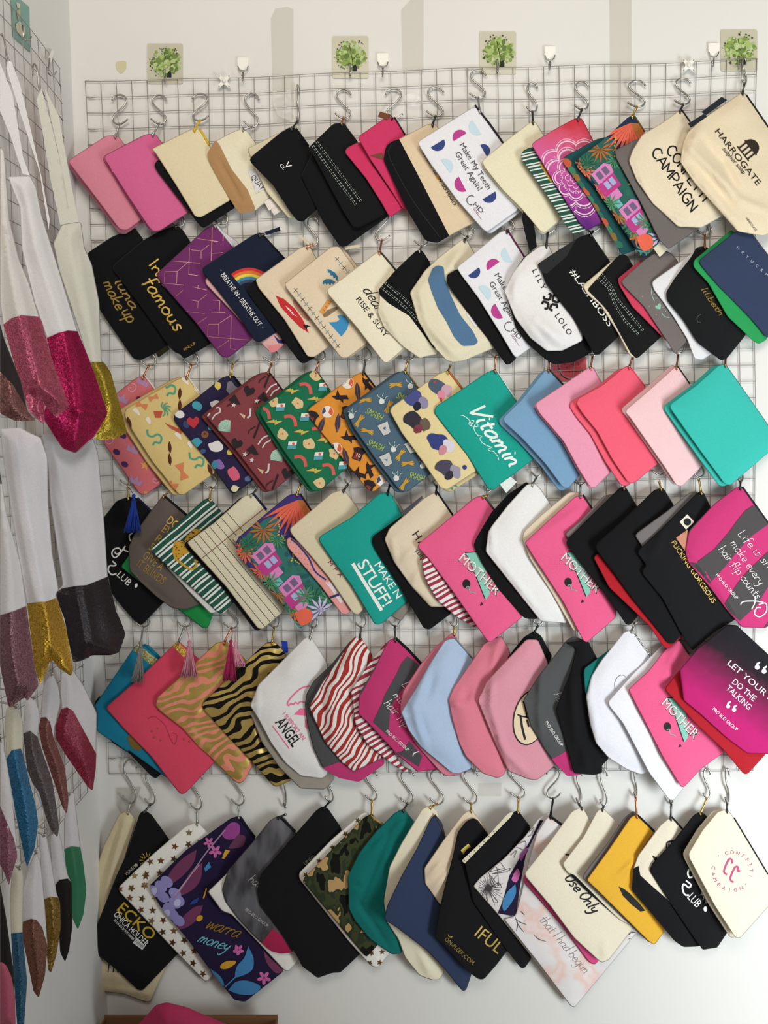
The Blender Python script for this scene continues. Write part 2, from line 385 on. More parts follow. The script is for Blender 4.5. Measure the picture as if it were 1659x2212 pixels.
# ------------------------------------------------------------------ what already hangs on the wall: a height map that each new pouch leans on
HX0, HZ0, HS = XL-0.05, -0.05, 0.004
HN, HMZ = 480, 700
HM = np.full((HN, HMZ), 0.0105)
def hidx(x, z):
    return np.clip(((x-HX0)/HS).astype(int), 1, HN-2), np.clip(((z-HZ0)/HS).astype(int), 1, HMZ-2)
AA, BB = np.meshgrid(np.linspace(-0.48, 0.24, 19), np.linspace(-0.40, 0.20, 11)); AA = AA.ravel(); BB = BB.ravel()

izip = zip
class Pouch:
    def __init__(s, name, poly, mat, label, cat='pouch', T=4.2, group=None, folds=(), crumple=1.2, rnd=5, plane=None, step=None, zip=None, pull=None, seed=None, wd=15, flange=1.5, seam=None, thick_min=0):
        s.poly = roundpoly(poly, rnd); T = T if plane is not None else (T if T < 5 else 4.2+(T-5)*0.7); s.T = T; s.folds = folds; s.crumple = crumple; s.wd = wd; s.seam = seam; s.flange = flange
        rs = np.random.RandomState(abs(hash_(label)) % 99991 if seed is None else seed)
        s.wv = [(rs.uniform(0.6, 1), rs.uniform(0, 6.28), 2*math.pi/rs.uniform(70, 170), rs.uniform(0, 6.28)) for _ in range(5)]
        P = s.poly; ar = abs(area2(P)); step = step or max(5.5, math.sqrt(ar/800.0))
        s.V2, Fc = fill(P, step, rings=(2.5, 6.5))
        if plane is None: s._settle()
        else: s.P0, s.n = np.asarray(plane[0], float), np.asarray(plane[1], float)/np.linalg.norm(plane[1])
        top = P[np.argmin(P[:, 1])]; s.toppx = top
        s.org = planept([top], s.P0, s.n)[0]
        s.root = empty(name, s.org); tag(s.root, label, cat, group)
        d = polydist(P, s.V2); bnd = d < 0.01
        front = s.surf(s.V2, 0.0, d)
        back = planept(s.V2, s.P0, s.n) + (0 if plane is None else 1)*0
        nb = np.where(~bnd)[0]; m2 = np.arange(len(s.V2)); m2[nb] = len(s.V2)+np.arange(len(nb))
        if plane is not None:       # free hanging bags are puffed out on both sides
            dr = back-CP[None]; dr /= np.linalg.norm(dr, axis=1)[:, None]
            back = back + dr*(s.height(s.V2, d)*0.0006)[:, None]
        VV = np.vstack([front, back[nb]])
        uv = np.vstack([s.V2, s.V2[nb]])/100.0
        fr = [tuple(t) for t in Fc]
        # front triangles must face the camera
        a, b, c = VV[Fc[:, 0]], VV[Fc[:, 1]], VV[Fc[:, 2]]
        flip = ((np.cross(b-a, c-a)*(CP[None]-a)).sum(1) < 0)
        FF = [tuple(t[::-1]) if f else tuple(t) for t, f in izip(Fc, flip)]
        FB = [tuple(m2[list(t)][::-1]) for t in FF]
        s.mat = mat
        s.body = meshobj('body', VV, FF+FB, mat, s.root, s.org, uv)
        s.pr = {}; s.layer = 0; s.base = 0.25+0.25*crumple; s.gid = 0; s.own = None
        if plane is None: s._stamp(front)
        if zip: s.zipper(*zip)
        if pull: s.pull(*pull)
    def height(s, q, d=None):
        """how far the cloth stands off its back, in mm."""
        q = np.asarray(q, float).reshape(-1, 2)
        if d is None: d = polydist(s.poly, q)*np.where(inside(s.poly, q), 1, 0)
        h = s.flange*(1-np.exp(-d/2.2))+s.T*(1-np.exp(-(np.maximum(d-4, 0)/s.wd)**1.3))
        e = 1-np.exp(-d/18.0); w = np.zeros(len(q))
        for a, th, k, ph in s.wv: w += a*np.sin(k*(q[:, 0]*math.cos(th)+q[:, 1]*math.sin(th))+ph)
        h += e*s.crumple*0.5*w
        for f in s.folds:
            dd, t = segdist(f[0], f[1], q); h += 2.0*f[2]*np.exp(-(dd/f[3])**2)*(0.35+0.65*np.sin(math.pi*np.clip(t, 0.08, 0.92)))*(1-np.exp(-d/6))
        if s.seam is not None:
            dd = np.full(len(q), 1e9)
            for a, b in zip(s.seam[:-1], s.seam[1:]): dd = np.minimum(dd, segdist(a, b, q)[0])
            h += s.T*0.8*np.exp(-(dd/16)**2)*e-s.T*0.35*np.exp(-(dd/5.0)**2)*e
        return np.maximum(h, 0.3*(d > 0.01))
    def surf(s, q, off=0.0, d=None):
        """point of the cloth for a position in the traced outline, lifted by off mm."""
        q = np.asarray(q, float).reshape(-1, 2); b = planept(q, s.P0, s.n); h = s.height(q, d)+off
        dr = CP[None]-b; dr /= np.linalg.norm(dr, axis=1)[:, None]
        return b+dr*(h*0.001)[:, None]
    def _settle(s):
        q = np.vstack([s.V2, resample(s.poly, 5, True)])
        depth = 0.02; best = None
        for it in range(3):
            P = wallpt(q, depth) if it == 0 else planept(q, s.P0, s.n)
            ix, iz = hidx(P[:, 0], P[:, 2])
            Hs = np.maximum.reduce([HM[ix, iz], HM[ix-1, iz], HM[ix+1, iz], HM[ix, iz-1], HM[ix, iz+1]])+0.0006
            xc, zc = P[:, 0].mean(), P[:, 2].mean()
            dx, dz = P[:, 0]-xc, P[:, 2]-zc
            c = (Hs[None]-AA[:, None]*dx[None]-BB[:, None]*dz[None]).max(1)
            # keep every pouch close to the wall and nearly flat
            # (its right-hand edge lies back against the wall, so the row shingles)
            score = c+1.2*(c+AA*dx.max()*0.9)+0.010*np.abs(BB)+0.004*np.abs(AA)
            i = int(np.argmin(score)); a, b_, cc = AA[i], BB[i], c[i]
            s.P0 = np.array([xc, -cc, zc]); n = np.array([a, 1.0, b_]); s.n = n/np.linalg.norm(n)
    def _stamp(s, front):
        P = front; ix, iz = hidx(P[:, 0], P[:, 2]); dep = -P[:, 1]
        # dense stamp: sample the outline finely
        lo, hi = s.poly.min(0), s.poly.max(0)
        gx, gy = np.meshgrid(np.arange(lo[0], hi[0]+2, 2.5), np.arange(lo[1], hi[1]+2, 2.5)); g = np.stack([gx.ravel(), gy.ravel()], 1)
        g = g[inside(s.poly, g)]; Q = s.surf(g); ix, iz = hidx(Q[:, 0], Q[:, 2])
        np.maximum.at(HM, (ix, iz), -Q[:, 1])
    def depth(s, px): return -s.surf([px])[0, 1]
    # ---- printing on the cloth
    def _add(s, kind, V, F, mat, z=None):
        if not len(F): return
        if s.own is not None: key = (kind, s.own)
        else:
            w = np.asarray(V)[np.unique(np.concatenate([np.asarray(f) for f in F]))]; ext = np.ptp(w, axis=0).max()
            s.gid += 1; key = (kind, s.gid) if ext > 0.020 else (kind, 0)
        s.pr.setdefault(key, []).append((V, F, mat))
    def begin(s): s.gid += 1; s.own = s.gid
    def end(s): s.own = None
    def lift(s):
        s.layer += 1; return s.base+0.03*s.layer
    def decal(s, poly, mat, kind='printed_motif', smooth=False, off=None):
        P = catmull(list(poly)+[poly[0]], 4)[:-1] if smooth else np.asarray(poly, float)
        ext = (P.max(0)-P.min(0)).max(); o = s.lift() if off is None else off
        c = P.mean(0)
        if ext < 16 and inside(s.poly, P).all():
            v = s.surf(P, o); s._add(kind, v, [tuple(range(len(P)))], mat); return
        v2, f = fill(P, min(9, max(4, ext/6)), s.poly)
        if len(f): s._add(kind, s.surf(v2, o), [tuple(t) for t in f], mat)
    def panel(s, name, poly, mat, off=0.5, rnd=0):
        """a sewn-on panel of other cloth: a part of its own."""
        s.base = max(s.base, off+(1.3 if s.seam is not None else 0.5))
        v2, f = fill(roundpoly(poly, rnd) if rnd else np.asarray(poly, float), 5.5, s.poly)
        if not len(f): return
        V = s.surf(v2, off+(0.9 if s.seam is not None else 0.15)); a, b, c = V[f[:, 0]], V[f[:, 1]], V[f[:, 2]]
        fl = ((np.cross(b-a, c-a)*(CP[None]-a)).sum(1) < 0)
        return meshobj(name, V, [tuple(t[::-1]) if k else tuple(t) for t, k in zip(f, fl)], mat, s.root, s.org, v2/100.0)
    def ribbon(s, pts, w, mat, kind='printed_motif', smooth=True, off=None, taper=0):
        P = np.asarray(pts, float)
        P = catmull(P, 2.5) if smooth and len(P) > 2 else resample(P, 5)
        if len(P) < 2: return
        T = np.gradient(P, axis=0); T /= np.linalg.norm(T, axis=1)[:, None]+1e-9; Nn = np.stack([-T[:, 1], T[:, 0]], 1)
        n = len(P); ww = np.full(n, w/2.0)
        if taper: ww *= (0.35+0.65*np.sin(np.linspace(0.15, math.pi-0.15, n)))
        o = s.lift() if off is None else off
        A, B = P+Nn*ww[:, None], P-Nn*ww[:, None]
        V2 = np.vstack([A, B]); ok = inside(s.poly, V2)
        V = s.surf(V2, o)
        F = [(i, i+1, n+i+1, n+i) for i in range(n-1) if ok[i] and ok[i+1] and ok[n+i] and ok[n+i+1]]
        s._add(kind, V, F, mat)
    def frame(s, p0, p1):
        p0 = np.asarray(p0, float); p1 = np.asarray(p1, float); u = p1-p0; L = np.linalg.norm(u); u /= L
        return p0, u, np.array([u[1], -u[0]]), L
    def text(s, t, p0, p1, h, mat, slant=0.0, spacing=0.0):
        o, u, v, L = s.frame(p0, p1); V, F, w = textmesh(t, spacing)
        if not len(V): return
        q = o[None]+u[None]*((V[:, :1]+slant*V[:, 1:])*L/w)+v[None]*(V[:, 1:]*h/CAPH)
        ok = inside(s.poly, q); s.begin()
        s._add('lettering', s.surf(q, s.lift()), [f for f in F if all(ok[i] for i in f)], mat); s.end()
    def script(s, t, p0, p1, xh, w, mat, slant=0.25, taper=0):
        o, u, v, L = s.frame(p0, p1); tot = sum(SF[c][1] for c in t if c in SF); k = L/tot; x = 0
        off = s.lift(); s.begin()
        for c in t:
            st, adv = SF[c]
            for l in st:
                q = [o+u*((x+a+slant*b)*k)+v*(b*xh) for a, b in l]
                s.ribbon(q, w, mat, 'lettering', smooth=c not in SHARP, off=off, taper=taper)
            x += adv
        s.end()
    def circtext(s, t, c, r, a0, a1, h, mat, inward=False):
        c = np.asarray(c, float); off = s.lift(); s.begin()
        for i, ch in enumerate(t):
            if ch == ' ': continue
            a = R(a0+(a1-a0)*i/max(1, len(t)-1)); ctr = c+r*np.array([math.cos(a), math.sin(a)])
            u = np.array([-math.sin(a), math.cos(a)])*(-1 if inward else 1); v = np.array([u[1], -u[0]])
            V, F, w = textmesh(ch)
            q = ctr[None]+u[None]*((V[:, :1]-w/2)*h/CAPH)+v[None]*((V[:, 1:]-CAPH/2)*h/CAPH)
            s._add('lettering', s.surf(q, off), F, mat)
        s.end()
    def disc(s, c, r, mat, ry=None, ang=0, n=14, kind='printed_motif', off=None):
        ry = ry or r; a = R(ang); t = np.linspace(0, 2*math.pi, n, endpoint=False)
        P = np.stack([c[0]+r*np.cos(t)*math.cos(a)-ry*np.sin(t)*math.sin(a), c[1]+r*np.cos(t)*math.sin(a)+ry*np.sin(t)*math.cos(a)], 1)
        s.decal(P, mat, kind, off=off)
    def star(s, c, r, mat, ang=0, k=0.42, n=5):
        s.decal([(c[0]+(r if i % 2 == 0 else r*k)*math.cos(R(ang)+math.pi*i/n), c[1]+(r if i % 2 == 0 else r*k)*math.sin(R(ang)+math.pi*i/n)) for i in range(2*n)], mat)
    def half(s, a, b, mat):
        """half disc with flat edge a-b, bulging to the left of a->b (image sense)."""
        a = np.asarray(a, float); b = np.asarray(b, float); c = (a+b)/2; r = np.linalg.norm(b-a)/2; t0 = math.atan2(*(b-a)[::-1])
        s.decal([(c[0]+r*math.cos(t0+t), c[1]+r*math.sin(t0+t)) for t in np.linspace(0, -math.pi, 15)], mat)
    def stitch(s, pts, mat, w=1.1, gap=7.0, fill_=0.78):
        P = resample(pts, 1.5); L = np.concatenate([[0], np.cumsum(np.linalg.norm(np.diff(P, axis=0), axis=1))]); off = s.lift(); x = 0; s.begin()
        while x < L[-1]:
            k = (L >= x) & (L <= x+gap*fill_)
            if k.sum() > 1: s.ribbon(P[k], w, mat, smooth=False, off=off)
            x += gap
        s.end()
    # ---- fittings
    def zipper(s, pts, h='#1a1a1c', r=1.7, teeth=None):
        P = resample(pts, 8); b = planept(P, s.P0, s.n); dr = CP[None]-b; dr /= np.linalg.norm(dr, axis=1)[:, None]
        V, F = tube(b+dr*0.0016, r*0.001, 6); z = meshobj('zipper', V, F, fabric(h), s.root, s.org)
        if teeth:
            V, F = [], []
            Q = resample(pts, 3.4); q = planept(Q, s.P0, s.n)+dr[:1]*0.0032
            for i, p in enumerate(q):
                v = np.array([(a, b_, c) for a in (-1, 1) for b_ in (-1, 1) for c in (-1, 1)])*0.00085+p; o = len(V); V += v.tolist()
                F += [tuple(o+j for j in f) for f in ((0, 1, 3, 2), (4, 6, 7, 5), (0, 4, 5, 1), (2, 3, 7, 6), (0, 2, 6, 4), (1, 5, 7, 3))]
            meshobj('zip_teeth', V, F, teeth, z, s.org, smooth=False)
    def pull(s, hx, hy, mat=None, end=None, w=3.8):
        mat = mat or STEEL; e = s.toppx if end is None else np.asarray(end, float)
        a = wallpt([(hx, hy)], HOOKD+0.004)[0]; b = s.surf([e+np.array([0, 3.0])], 2.0)[0]
        P = np.linspace(a, b, 6); V, F = tube(P, np.array([0.7, 1.0, 0.8, 0.8, 1.0, 1.15])*w*0.0007, 6)
        V = np.asarray(V); o = meshobj('zipper_pull', V, F, mat, s.root, s.org)
        # slider body at the cloth and an eye at the hook
        V, F = tube(np.array([b+np.array([0, -0.001, 0.004]), b+np.array([0, -0.002, 0]), b+np.array([0.0005, -0.001, -0.005])]), np.array([1.6, 2.4, 1.5])*0.001, 8)
        meshobj('slider', V, F, mat, o, s.org)
        t = np.linspace(0, 2*math.pi, 13); V, F = tube([a+np.array([0.0022*math.cos(k), 0.001, 0.003*math.sin(k)]) for k in t], 0.0007, 5, False)
        meshobj('eyelet', V, F, mat, o, s.org)
    def label_tag(s, name, poly, mat, off=1.2, th=0.6):
        s.base = max(s.base, off+0.4); P = np.asarray(poly, float); v2, f = fill(P, 7); b = planept(v2, s.P0, s.n); dr = CP[None]-b; dr /= np.linalg.norm(dr, axis=1)[:, None]
        h = np.where(inside(s.poly, v2), s.height(v2), 1.0)+off
        A = b+dr*(h*0.001)[:, None]; B = b+dr*((h-th)*0.001)[:, None]; n = len(v2)
        F = [tuple(t) for t in f]+[tuple(i+n for i in t[::-1]) for t in f]
        return meshobj(name, np.vstack([A, B]), F, mat, s.root, s.org, np.vstack([v2, v2])/100)
    def done(s):
        for (k, g), L in s.pr.items():
            V, F, mi, mats = [], [], [], []
            o = 0
            for v, f, m in L:
                if m not in mats: mats.append(m)
                V.append(v); F += [tuple(i+o for i in t) for t in f]; mi += [mats.index(m)]*len(f); o += len(v)
            o_ = meshobj(k, np.vstack(V), F, mats, s.body, s.org, midx=mi, smooth=False)
            if g == 0 and len(L) > 1: o_['kind'] = 'stuff'
        return s
def hash_(t):
    h = 7
    for c in t: h = (h*131+ord(c)) % 1000003
    return h
HOOKD = 0.0135
K = 420/1659.0; KL = 320/1416.0
CR = dict(A1=(130, 60), A2=(500, 60), A3=(880, 60), A4=(1239, 40), A5=(130, 260), A6=(480, 240), A7=(840, 220), A8=(1239, 200), B1=(170, 470), B2=(530, 480), B3=(880, 470), B4=(1239, 460),
 C1=(220, 760), C2=(560, 760), C3=(900, 760), C4=(1239, 760), D1=(210, 1040), D2=(560, 1040), D3=(900, 1040), D4=(1239, 1040), E1=(190, 1350), E2=(540, 1350), E3=(860, 1350), E4=(1239, 1350),
 F1=(150, 1620), G1=(150, 1892), F2=(540, 1620), G2=(500, 1892), F3=(880, 1620), G3=(860, 1892), F4=(1239, 1620), G4=(1239, 1892), L1=(0, 0), L2=(0, 450), L3=(0, 880), L4=(0, 1280), L5=(0, 1712), PX=(0, 0))
def q(txt):
    """'B1 10,20 30,40 B2 5,6' -> outline in photo pixels (zoomed study crops)."""
    out = []; o = (0, 0); k = 1
    for w in txt.split():
        if w in CR: o = CR[w]; k = KL if w[0] == 'L' else (1 if w == 'PX' else K)
        else:
            x, y = w.split(','); out.append((o[0]+float(x)*k, o[1]+float(y)*k))
    return out
def q1(t): return q(t)[0]
def seg(t): return q(t)
def mv(poly, dx, dy): return [(x+dx, y+dy) for x, y in poly]
WHITE_I, BLACK_I, GOLD_I = plain('#f2f2f0', 0.7), plain('#161517', 0.7), GOLD
CREAM, NATURAL, BLACK, WHITE, TAUPE, NAVY = '#eee6cf', '#e6d5bb', '#131316', '#eeeef2', '#77706e', '#35415f'
PINKM, MAG, CHAR = '#e8608f', '#c63a78', '#55545a'
def fab(x): return fabric(x)
def zig(a, b, n=10): return [tuple(np.asarray(a)+(np.asarray(b)-np.asarray(a))*t) for t in np.linspace(0, 1, n)]

# ================================================================== bottom row
p = Pouch('drawstring_bag', q('F1 420,550 500,515 570,600 480,900 G1 300,700 830,760 780,870 690,1080 640,1075 460,1010 300,990 50,1055 100,500 150,200 F1 200,1100 290,820'), fab('#d9cba8'),
  'long folded cream cotton bag hanging lowest in the corner', 'bag', T=9, crumple=2.5, folds=[(q1('F1 480,560'), q1('G1 110,1000'), 5, 7), (q1('F1 430,650'), q1('G1 170,300'), -4, 5), (q1('G1 120,940'), q1('G1 690,1010'), 4, 6), (q1('G1 270,760'), q1('G1 250,960'), 3, 10), (q1('G1 420,800'), q1('G1 400,980'), 3, 10)],
  pull=(281, 1735, STEEL))
p.text('DS TR', q1('G1 150,815'), q1('G1 420,825'), 29, plain('#2d2c5e', 0.8), slant=0.15); p.done()
p = Pouch('zip_pouch', q('F1 600,540 640,512 700,550 780,660 870,790 G1 930,660 625,977 585,975 400,800 190,630 190,580 230,430 400,0 F1 480,900'), fab(BLACK),
  'black pouch with yellow ECKO lettering and HOLDER print', pull=(325, 1738, DSTEEL))
GK = plain('#c2a32a', 0.7)
p.text('ECKO', q1('G1 392,285'), q1('G1 688,560'), 24, GK); p.text('ECKO', q1('G1 395,283'), q1('G1 691,558'), 24, GK); p.text('ONICA HOLDER', q1('G1 372,335'), q1('G1 645,605'), 13.5, WHITE_I)
p.text('IN THE USA BY PETE FARMER', q1('G1 375,382'), q1('G1 542,552'), 5.5, WHITE_I)
p.decal(q('G1 572,528 648,598 622,632 540,572'), plain('#cfd0d0', .7)); p.text('FARMER', q1('G1 556,568'), q1('G1 622,618'), 6.5, BLACK_I)
for i in range(9):
    a = R(150+i*28); c = np.array(q1('F1 665,940')); p.ribbon([c+np.array([math.cos(a), math.sin(a)])*10, c+np.array([math.cos(a), math.sin(a)])*17], 1.6, GK)
p.ribbon([np.array(q1('F1 665,940'))+7.5*np.array([math.cos(R(t)), math.sin(R(t))]) for t in range(0, 361, 30)], 1.6, GK)
p.text('KUNED', q1('F1 490,1075'), q1('F1 570,1000'), 7, plain('#b8b5a8', .7)); p.disc(q1('F1 568,985'), 4, plain('#b8b5a8', .7)); p.done()
STARS = [plain('#c8ad72', .35, .9), plain('#8d5f3f', .4, .8), plain('#7c6440', .4, .8)]
p = Pouch('zip_pouch', q('F1 990,650 1090,612 1195,720 1300,900 G1 1000,300 1225,850 1175,900 1150,900 920,660 600,320 430,140 420,110 F1 430,1160 700,900'), fab('#efece6'),
  'white pouch printed with metallic stars beside the black HOLDER pouch', pull=(425, 1749, STEEL))
for i, t in enumerate(q('F1 1020,705 900,825 1015,805 1105,795 780,945 890,930 990,910 655,1060 770,1050 530,1180 640,1160 690,955 555,1075 860,1030 G1 530,105 645,80 515,190 620,195 730,185 610,290 710,295 700,385 800,380 795,480 890,470 880,570 980,550 970,660 1065,640 1055,745 1140,835 430,115 650,5')):
    p.star(t, 8.6, STARS[(i*7) % 3], 18*(i % 4)-90)
p.done()
p = Pouch('zip_pouch', q('F1 1380,580 1465,560 1585,745 G2 300,300 445,815 115,1077 30,1060 G1 1400,1050 1200,800 1000,530 800,300 690,120 F1 680,1160 1000,850'), fab('#23193b'),
  'dark purple pouch with painted flowers, berries and blue leaves', zip=(q('F1 1450,575 1580,745'), '#121216', 3.2), pull=(515, 1740, STEEL))
MAUV, PK, BLU, LAV, YEL = plain('#6f3558', .8), plain('#c566a4', .8), plain('#3f7fb5', .8), plain('#8d87c0', .8), plain('#c9982c', .8)
p.decal(q('F1 1085,850 1060,960 960,1080 830,1160 850,1060 960,930'), MAUV, smooth=True); p.decal(q('F1 1135,960 1120,1100 1040,1200 880,1264 960,1150 1050,1020'), MAUV, smooth=True)
p.decal(q('G1 1140,250 1100,360 1000,440 910,455 960,360 1060,270'), MAUV, smooth=True)
p.decal(q('F1 1300,700 1380,620 1450,640 1440,740 1360,765 1310,740'), plain('#93408c', .8), smooth=True); p.decal(q('F1 1440,720 1500,740 1480,820 1400,840 1360,830'), plain('#5f3450', .8), smooth=True)
p.decal(q('F1 1330,850 1300,925 1320,930 1370,860'), YEL)
for c, r in ((q1('F1 1245,865'), 13), (q1('F1 1190,790'), 11), (q1('G1 1435,640'), 9), (q1('G2 60,630'), 11), (q1('G2 278,870'), 14)):
    for i in range(5):
        a = R(72*i+20); p.disc((c[0]+r*.6*math.cos(a), c[1]+r*.6*math.sin(a)), r*.5, PK, r*.28, 72*i+20)
    p.disc(c, r*.22, plain('#8f3f7c', .8))
for c in q('G1 720,130 780,90 830,50 900,230 850,280 930,210 820,320 880,330 930,380 900,150 800,180'): p.disc(c, 15, LAV, 11, 40)
for c in q('G1 720,130 830,320 920,230'): p.disc(c, 7, plain('#b9b6dc', .8), 9, 30)
p.ribbon(q('F1 1330,680 1180,860 1080,1000 920,1230 G1 880,200'), 3, plain('#9a7f9d', .8)); p.ribbon(q('F1 1110,980 1000,1110 900,1240'), 1.6, plain('#c99ab5', .8))
p.decal(q('G1 1525,600 1570,700 1560,800 1480,850 1415,860 1430,770 1490,700'), BLU, smooth=True); p.decal(q('G1 1355,975 1420,905 1520,895 1630,945 1570,1010 1450,1010'), BLU, smooth=True)
p.ribbon(q('G1 1420,860 1325,950'), 3, BLU); p.decal(q('G1 1200,790 1290,860 1320,940 1250,880'), BLU, smooth=True)
p.decal(q('F1 1190,955 1210,1000 1160,1040 1150,1010'), BLU); p.decal(q('G1 1110,180 1090,230 1020,250 1050,210'), plain('#253f86', .8))
p.disc(q1('G1 1345,760'), 16, YEL, 8, -20); p.disc(q1('G1 1110,362'), 8, YEL, 6, -40); p.disc(q1('G2 5,745'), 9, YEL, 5, -20); p.decal(q('G1 1165,100 1175,110 1150,195 1138,190'), YEL)
p.decal(q('G2 270,630 330,700 440,800 380,830 300,740'), MAUV, smooth=True)
p.script('warra', q1('G1 1150,440'), q1('G1 1430,530'), 16, 2.2, plain('#b08d3c', .5, .6), 0.7); p.script('money', q1('G1 1085,560'), q1('G1 1340,640'), 14, 2.2, plain('#6fb0c4', .7), 0.7); p.done()
p = Pouch('zip_pouch', q('F1 1180,1210 1420,980 1650,1000 G2 500,500 575,715 490,815 450,808 200,540 0,330 G1 1300,300'), fab('#e4e0dc'), 'plain white pouch showing only its lower edge behind the grey pouch')
p.done()
p = Pouch('zip_pouch', q('F2 170,600 240,560 290,570 390,700 500,1000 G2 520,655 420,665 330,640 180,500 60,370 G1 1330,220 1300,120 F1 1350,1030 1560,790'), noisebands('grey_hair_print', 1.2, [(0.35, '#3c3a3e'), (0.55, '#5c5b60'), (0.75, '#6c6a70')], 3, 50),
  'grey pouch with PRO BLO GROUP print in the bottom row', zip=(q('F2 250,565 385,695'), '#141416', 3), pull=(616, 1760, BLACKM))
p.decal(q('G2 260,570 350,450 420,500 520,655 420,668 330,645'), fab('#a8254f'))
p.text('PRO BLO GROUP', q1('G2 112,292'), q1('G2 302,440'), 7, plain('#b9b7b6', .8)); p.script('hair', q1('G2 140,40'), q1('G2 250,120'), 10, 1.1, plain('#a9a7a6', .8)); p.done()
p = Pouch('zip_pouch', q('F2 560,520 610,482 660,490 780,665 800,1000 G2 1105,660 930,825 860,828 735,873 680,830 600,770 570,700 400,450 240,250 F2 60,1200 90,1060 350,760'), fab(BLACK), 'large plain black pouch left of the camouflage pouch', pull=(712, 1732, BLACKM))
p.text('UNEO', q1('F2 470,985'), q1('F2 560,915'), 7, plain('#8f8a78', .8)); p.done()
p = Pouch('zip_pouch', q('F2 420,1100 418,1050 700,760 960,535 1010,530 1100,900 G2 1350,660 1250,785 1190,770 1000,560'), fab('#eeebe4'), 'white star-printed pouch peeking out behind the camouflage pouch')
for i, t in enumerate(q('F2 920,600 815,715 705,830 590,945 475,1065 G2 1195,660 1285,650 1265,740 1180,745')): p.star(t, 7, STARS[2-i % 2], 20*i)
p.done()
CAMO = noisebands('camouflage', 2.3, [(0.0, '#12130f'), (0.41, '#3b4028'), (0.505, '#2c3524'), (0.585, '#b59263')], 1.6, 35)
p = Pouch('zip_pouch', q('F2 980,570 1040,545 1145,640 1250,1000 G2 1245,595 1150,695 1000,520 860,350 620,60 F2 450,1130 460,1090 700,850'), CAMO, 'green and tan camouflage pouch', zip=(q('F2 1030,560 1140,640'), '#a98d63', 3), pull=(803, 1729, BRASS)); p.done()
p = Pouch('cosmetic_bag', q('F2 1230,540 1310,498 1410,620 1500,1000 G2 1480,600 1450,660 1370,672 1180,540 1050,380 1000,280 F2 840,1200 832,1080 930,880 1070,700'), fab('#0e6e6a'), 'deep teal green bag with rounded creased base', 'cosmetic bag', T=12, crumple=2,
  folds=[(q1('F2 1180,720'), q1('G2 1090,250'), -5, 5), (q1('G2 1090,230'), q1('G2 1340,600'), -5, 5), (q1('F2 1300,560'), q1('F2 1000,830'), -4, 5), (q1('F2 900,1150'), q1('F2 940,1170'), -3, 4)], pull=(880, 1736, DSTEEL)); p.done()
p = Pouch('cosmetic_bag', q('F2 1470,500 1540,470 1600,520 1650,800 G3 390,820 350,890 285,890 180,850 60,700 0,540 G2 1330,400 1300,220 F2 1190,1000 1290,800'), fab('#e9e0c8'), 'pale cream bag right behind the navy one', 'cosmetic bag', T=9, crumple=2.5, pull=(945, 1737, BRASS),
  folds=[(q1('G3 180,640'), q1('G3 290,880'), 4, 8)]); p.done()
p = Pouch('zip_pouch', q('F2 1540,590 1580,550 1640,620 F3 330,760 400,900 G3 630,830 580,978 545,982 400,800 250,640 0,450 G2 1300,370 1330,250 F2 1290,1080 1430,830'), fab('#2f3b58'), 'dark navy blue pouch in the bottom row', zip=(q('F2 1580,555 1640,680 F3 320,740'), '#2b3450', 2, BRASS)); p.done()
p = Pouch('cosmetic_bag', q('F3 470,550 545,500 690,700 600,1264 G3 360,250 230,70 F3 150,1130 143,1010 300,780'), fab('#dfccb2'), 'beige creased bag behind the black ON-FLEEK pouch', 'cosmetic bag', T=9, crumple=2, folds=[(q1('F3 290,960'), q1('F3 190,1060'), 4, 6), (q1('F3 380,1020'), q1('F3 220,1180'), 4, 7)], pull=(1017, 1736, BRASS)); p.done()
p = Pouch('zip_pouch', q('F3 500,610 560,580 600,595 690,720 900,1200 G3 1000,500 930,640 840,760 730,885 685,882 600,820 400,600 313,520 330,400 F3 310,1200 390,900 430,700'), fab(BLACK), 'black pouch with gold ON-FLEEK.COM lettering')
G2M = plain('#b39a4f', .45, .7)
p.text('ON-FLEEK.COM', q1('G3 392,545'), q1('G3 632,762'), 9, G2M); p.text('IFUL', q1('G3 640,500'), q1('G3 850,670'), 27, G2M)
p.decal(q('F3 455,855 520,800 545,830 505,850 480,895'), G2M); p.decal(q('G3 425,495 440,520 470,515 455,530 430,520'), G2M); p.done()
p = Pouch('zip_pouch', q('F3 860,540 945,515 1050,655 1100,1200 G3 1135,710 1080,788 1050,790 900,600 640,220 F3 490,970 462,945 700,720'), fab(BLACK), 'black pouch with a ruled cream edge strip', pull=(1120, 1723, BRASS))
p.panel('edge_strip', q('F3 462,945 700,712 880,520 925,500 880,575 720,735 490,968'), fab('#ddd4bb'))
for t in ('F3 475,925 492,950', 'F3 515,890 535,912', 'F3 560,845 580,868', 'F3 600,805 620,828', 'F3 640,765 660,788', 'F3 682,720 702,745', 'F3 725,680 742,705'): p.ribbon(q(t), 1.3, BLACK_I, off=1.2)
p.done()
p = Pouch('zip_pouch', q('F3 1120,580 1200,530 1320,640 1300,1100 G3 1300,600 1425,1040 1400,1050 1100,640 850,330 650,100 F3 563,1160 620,1090 830,920 1000,740'), fab('#dcd6d6'), 'white pouch with grey ink flower drawings')
INK, INK2 = plain('#5a5758', .8), plain('#3a383a', .8)
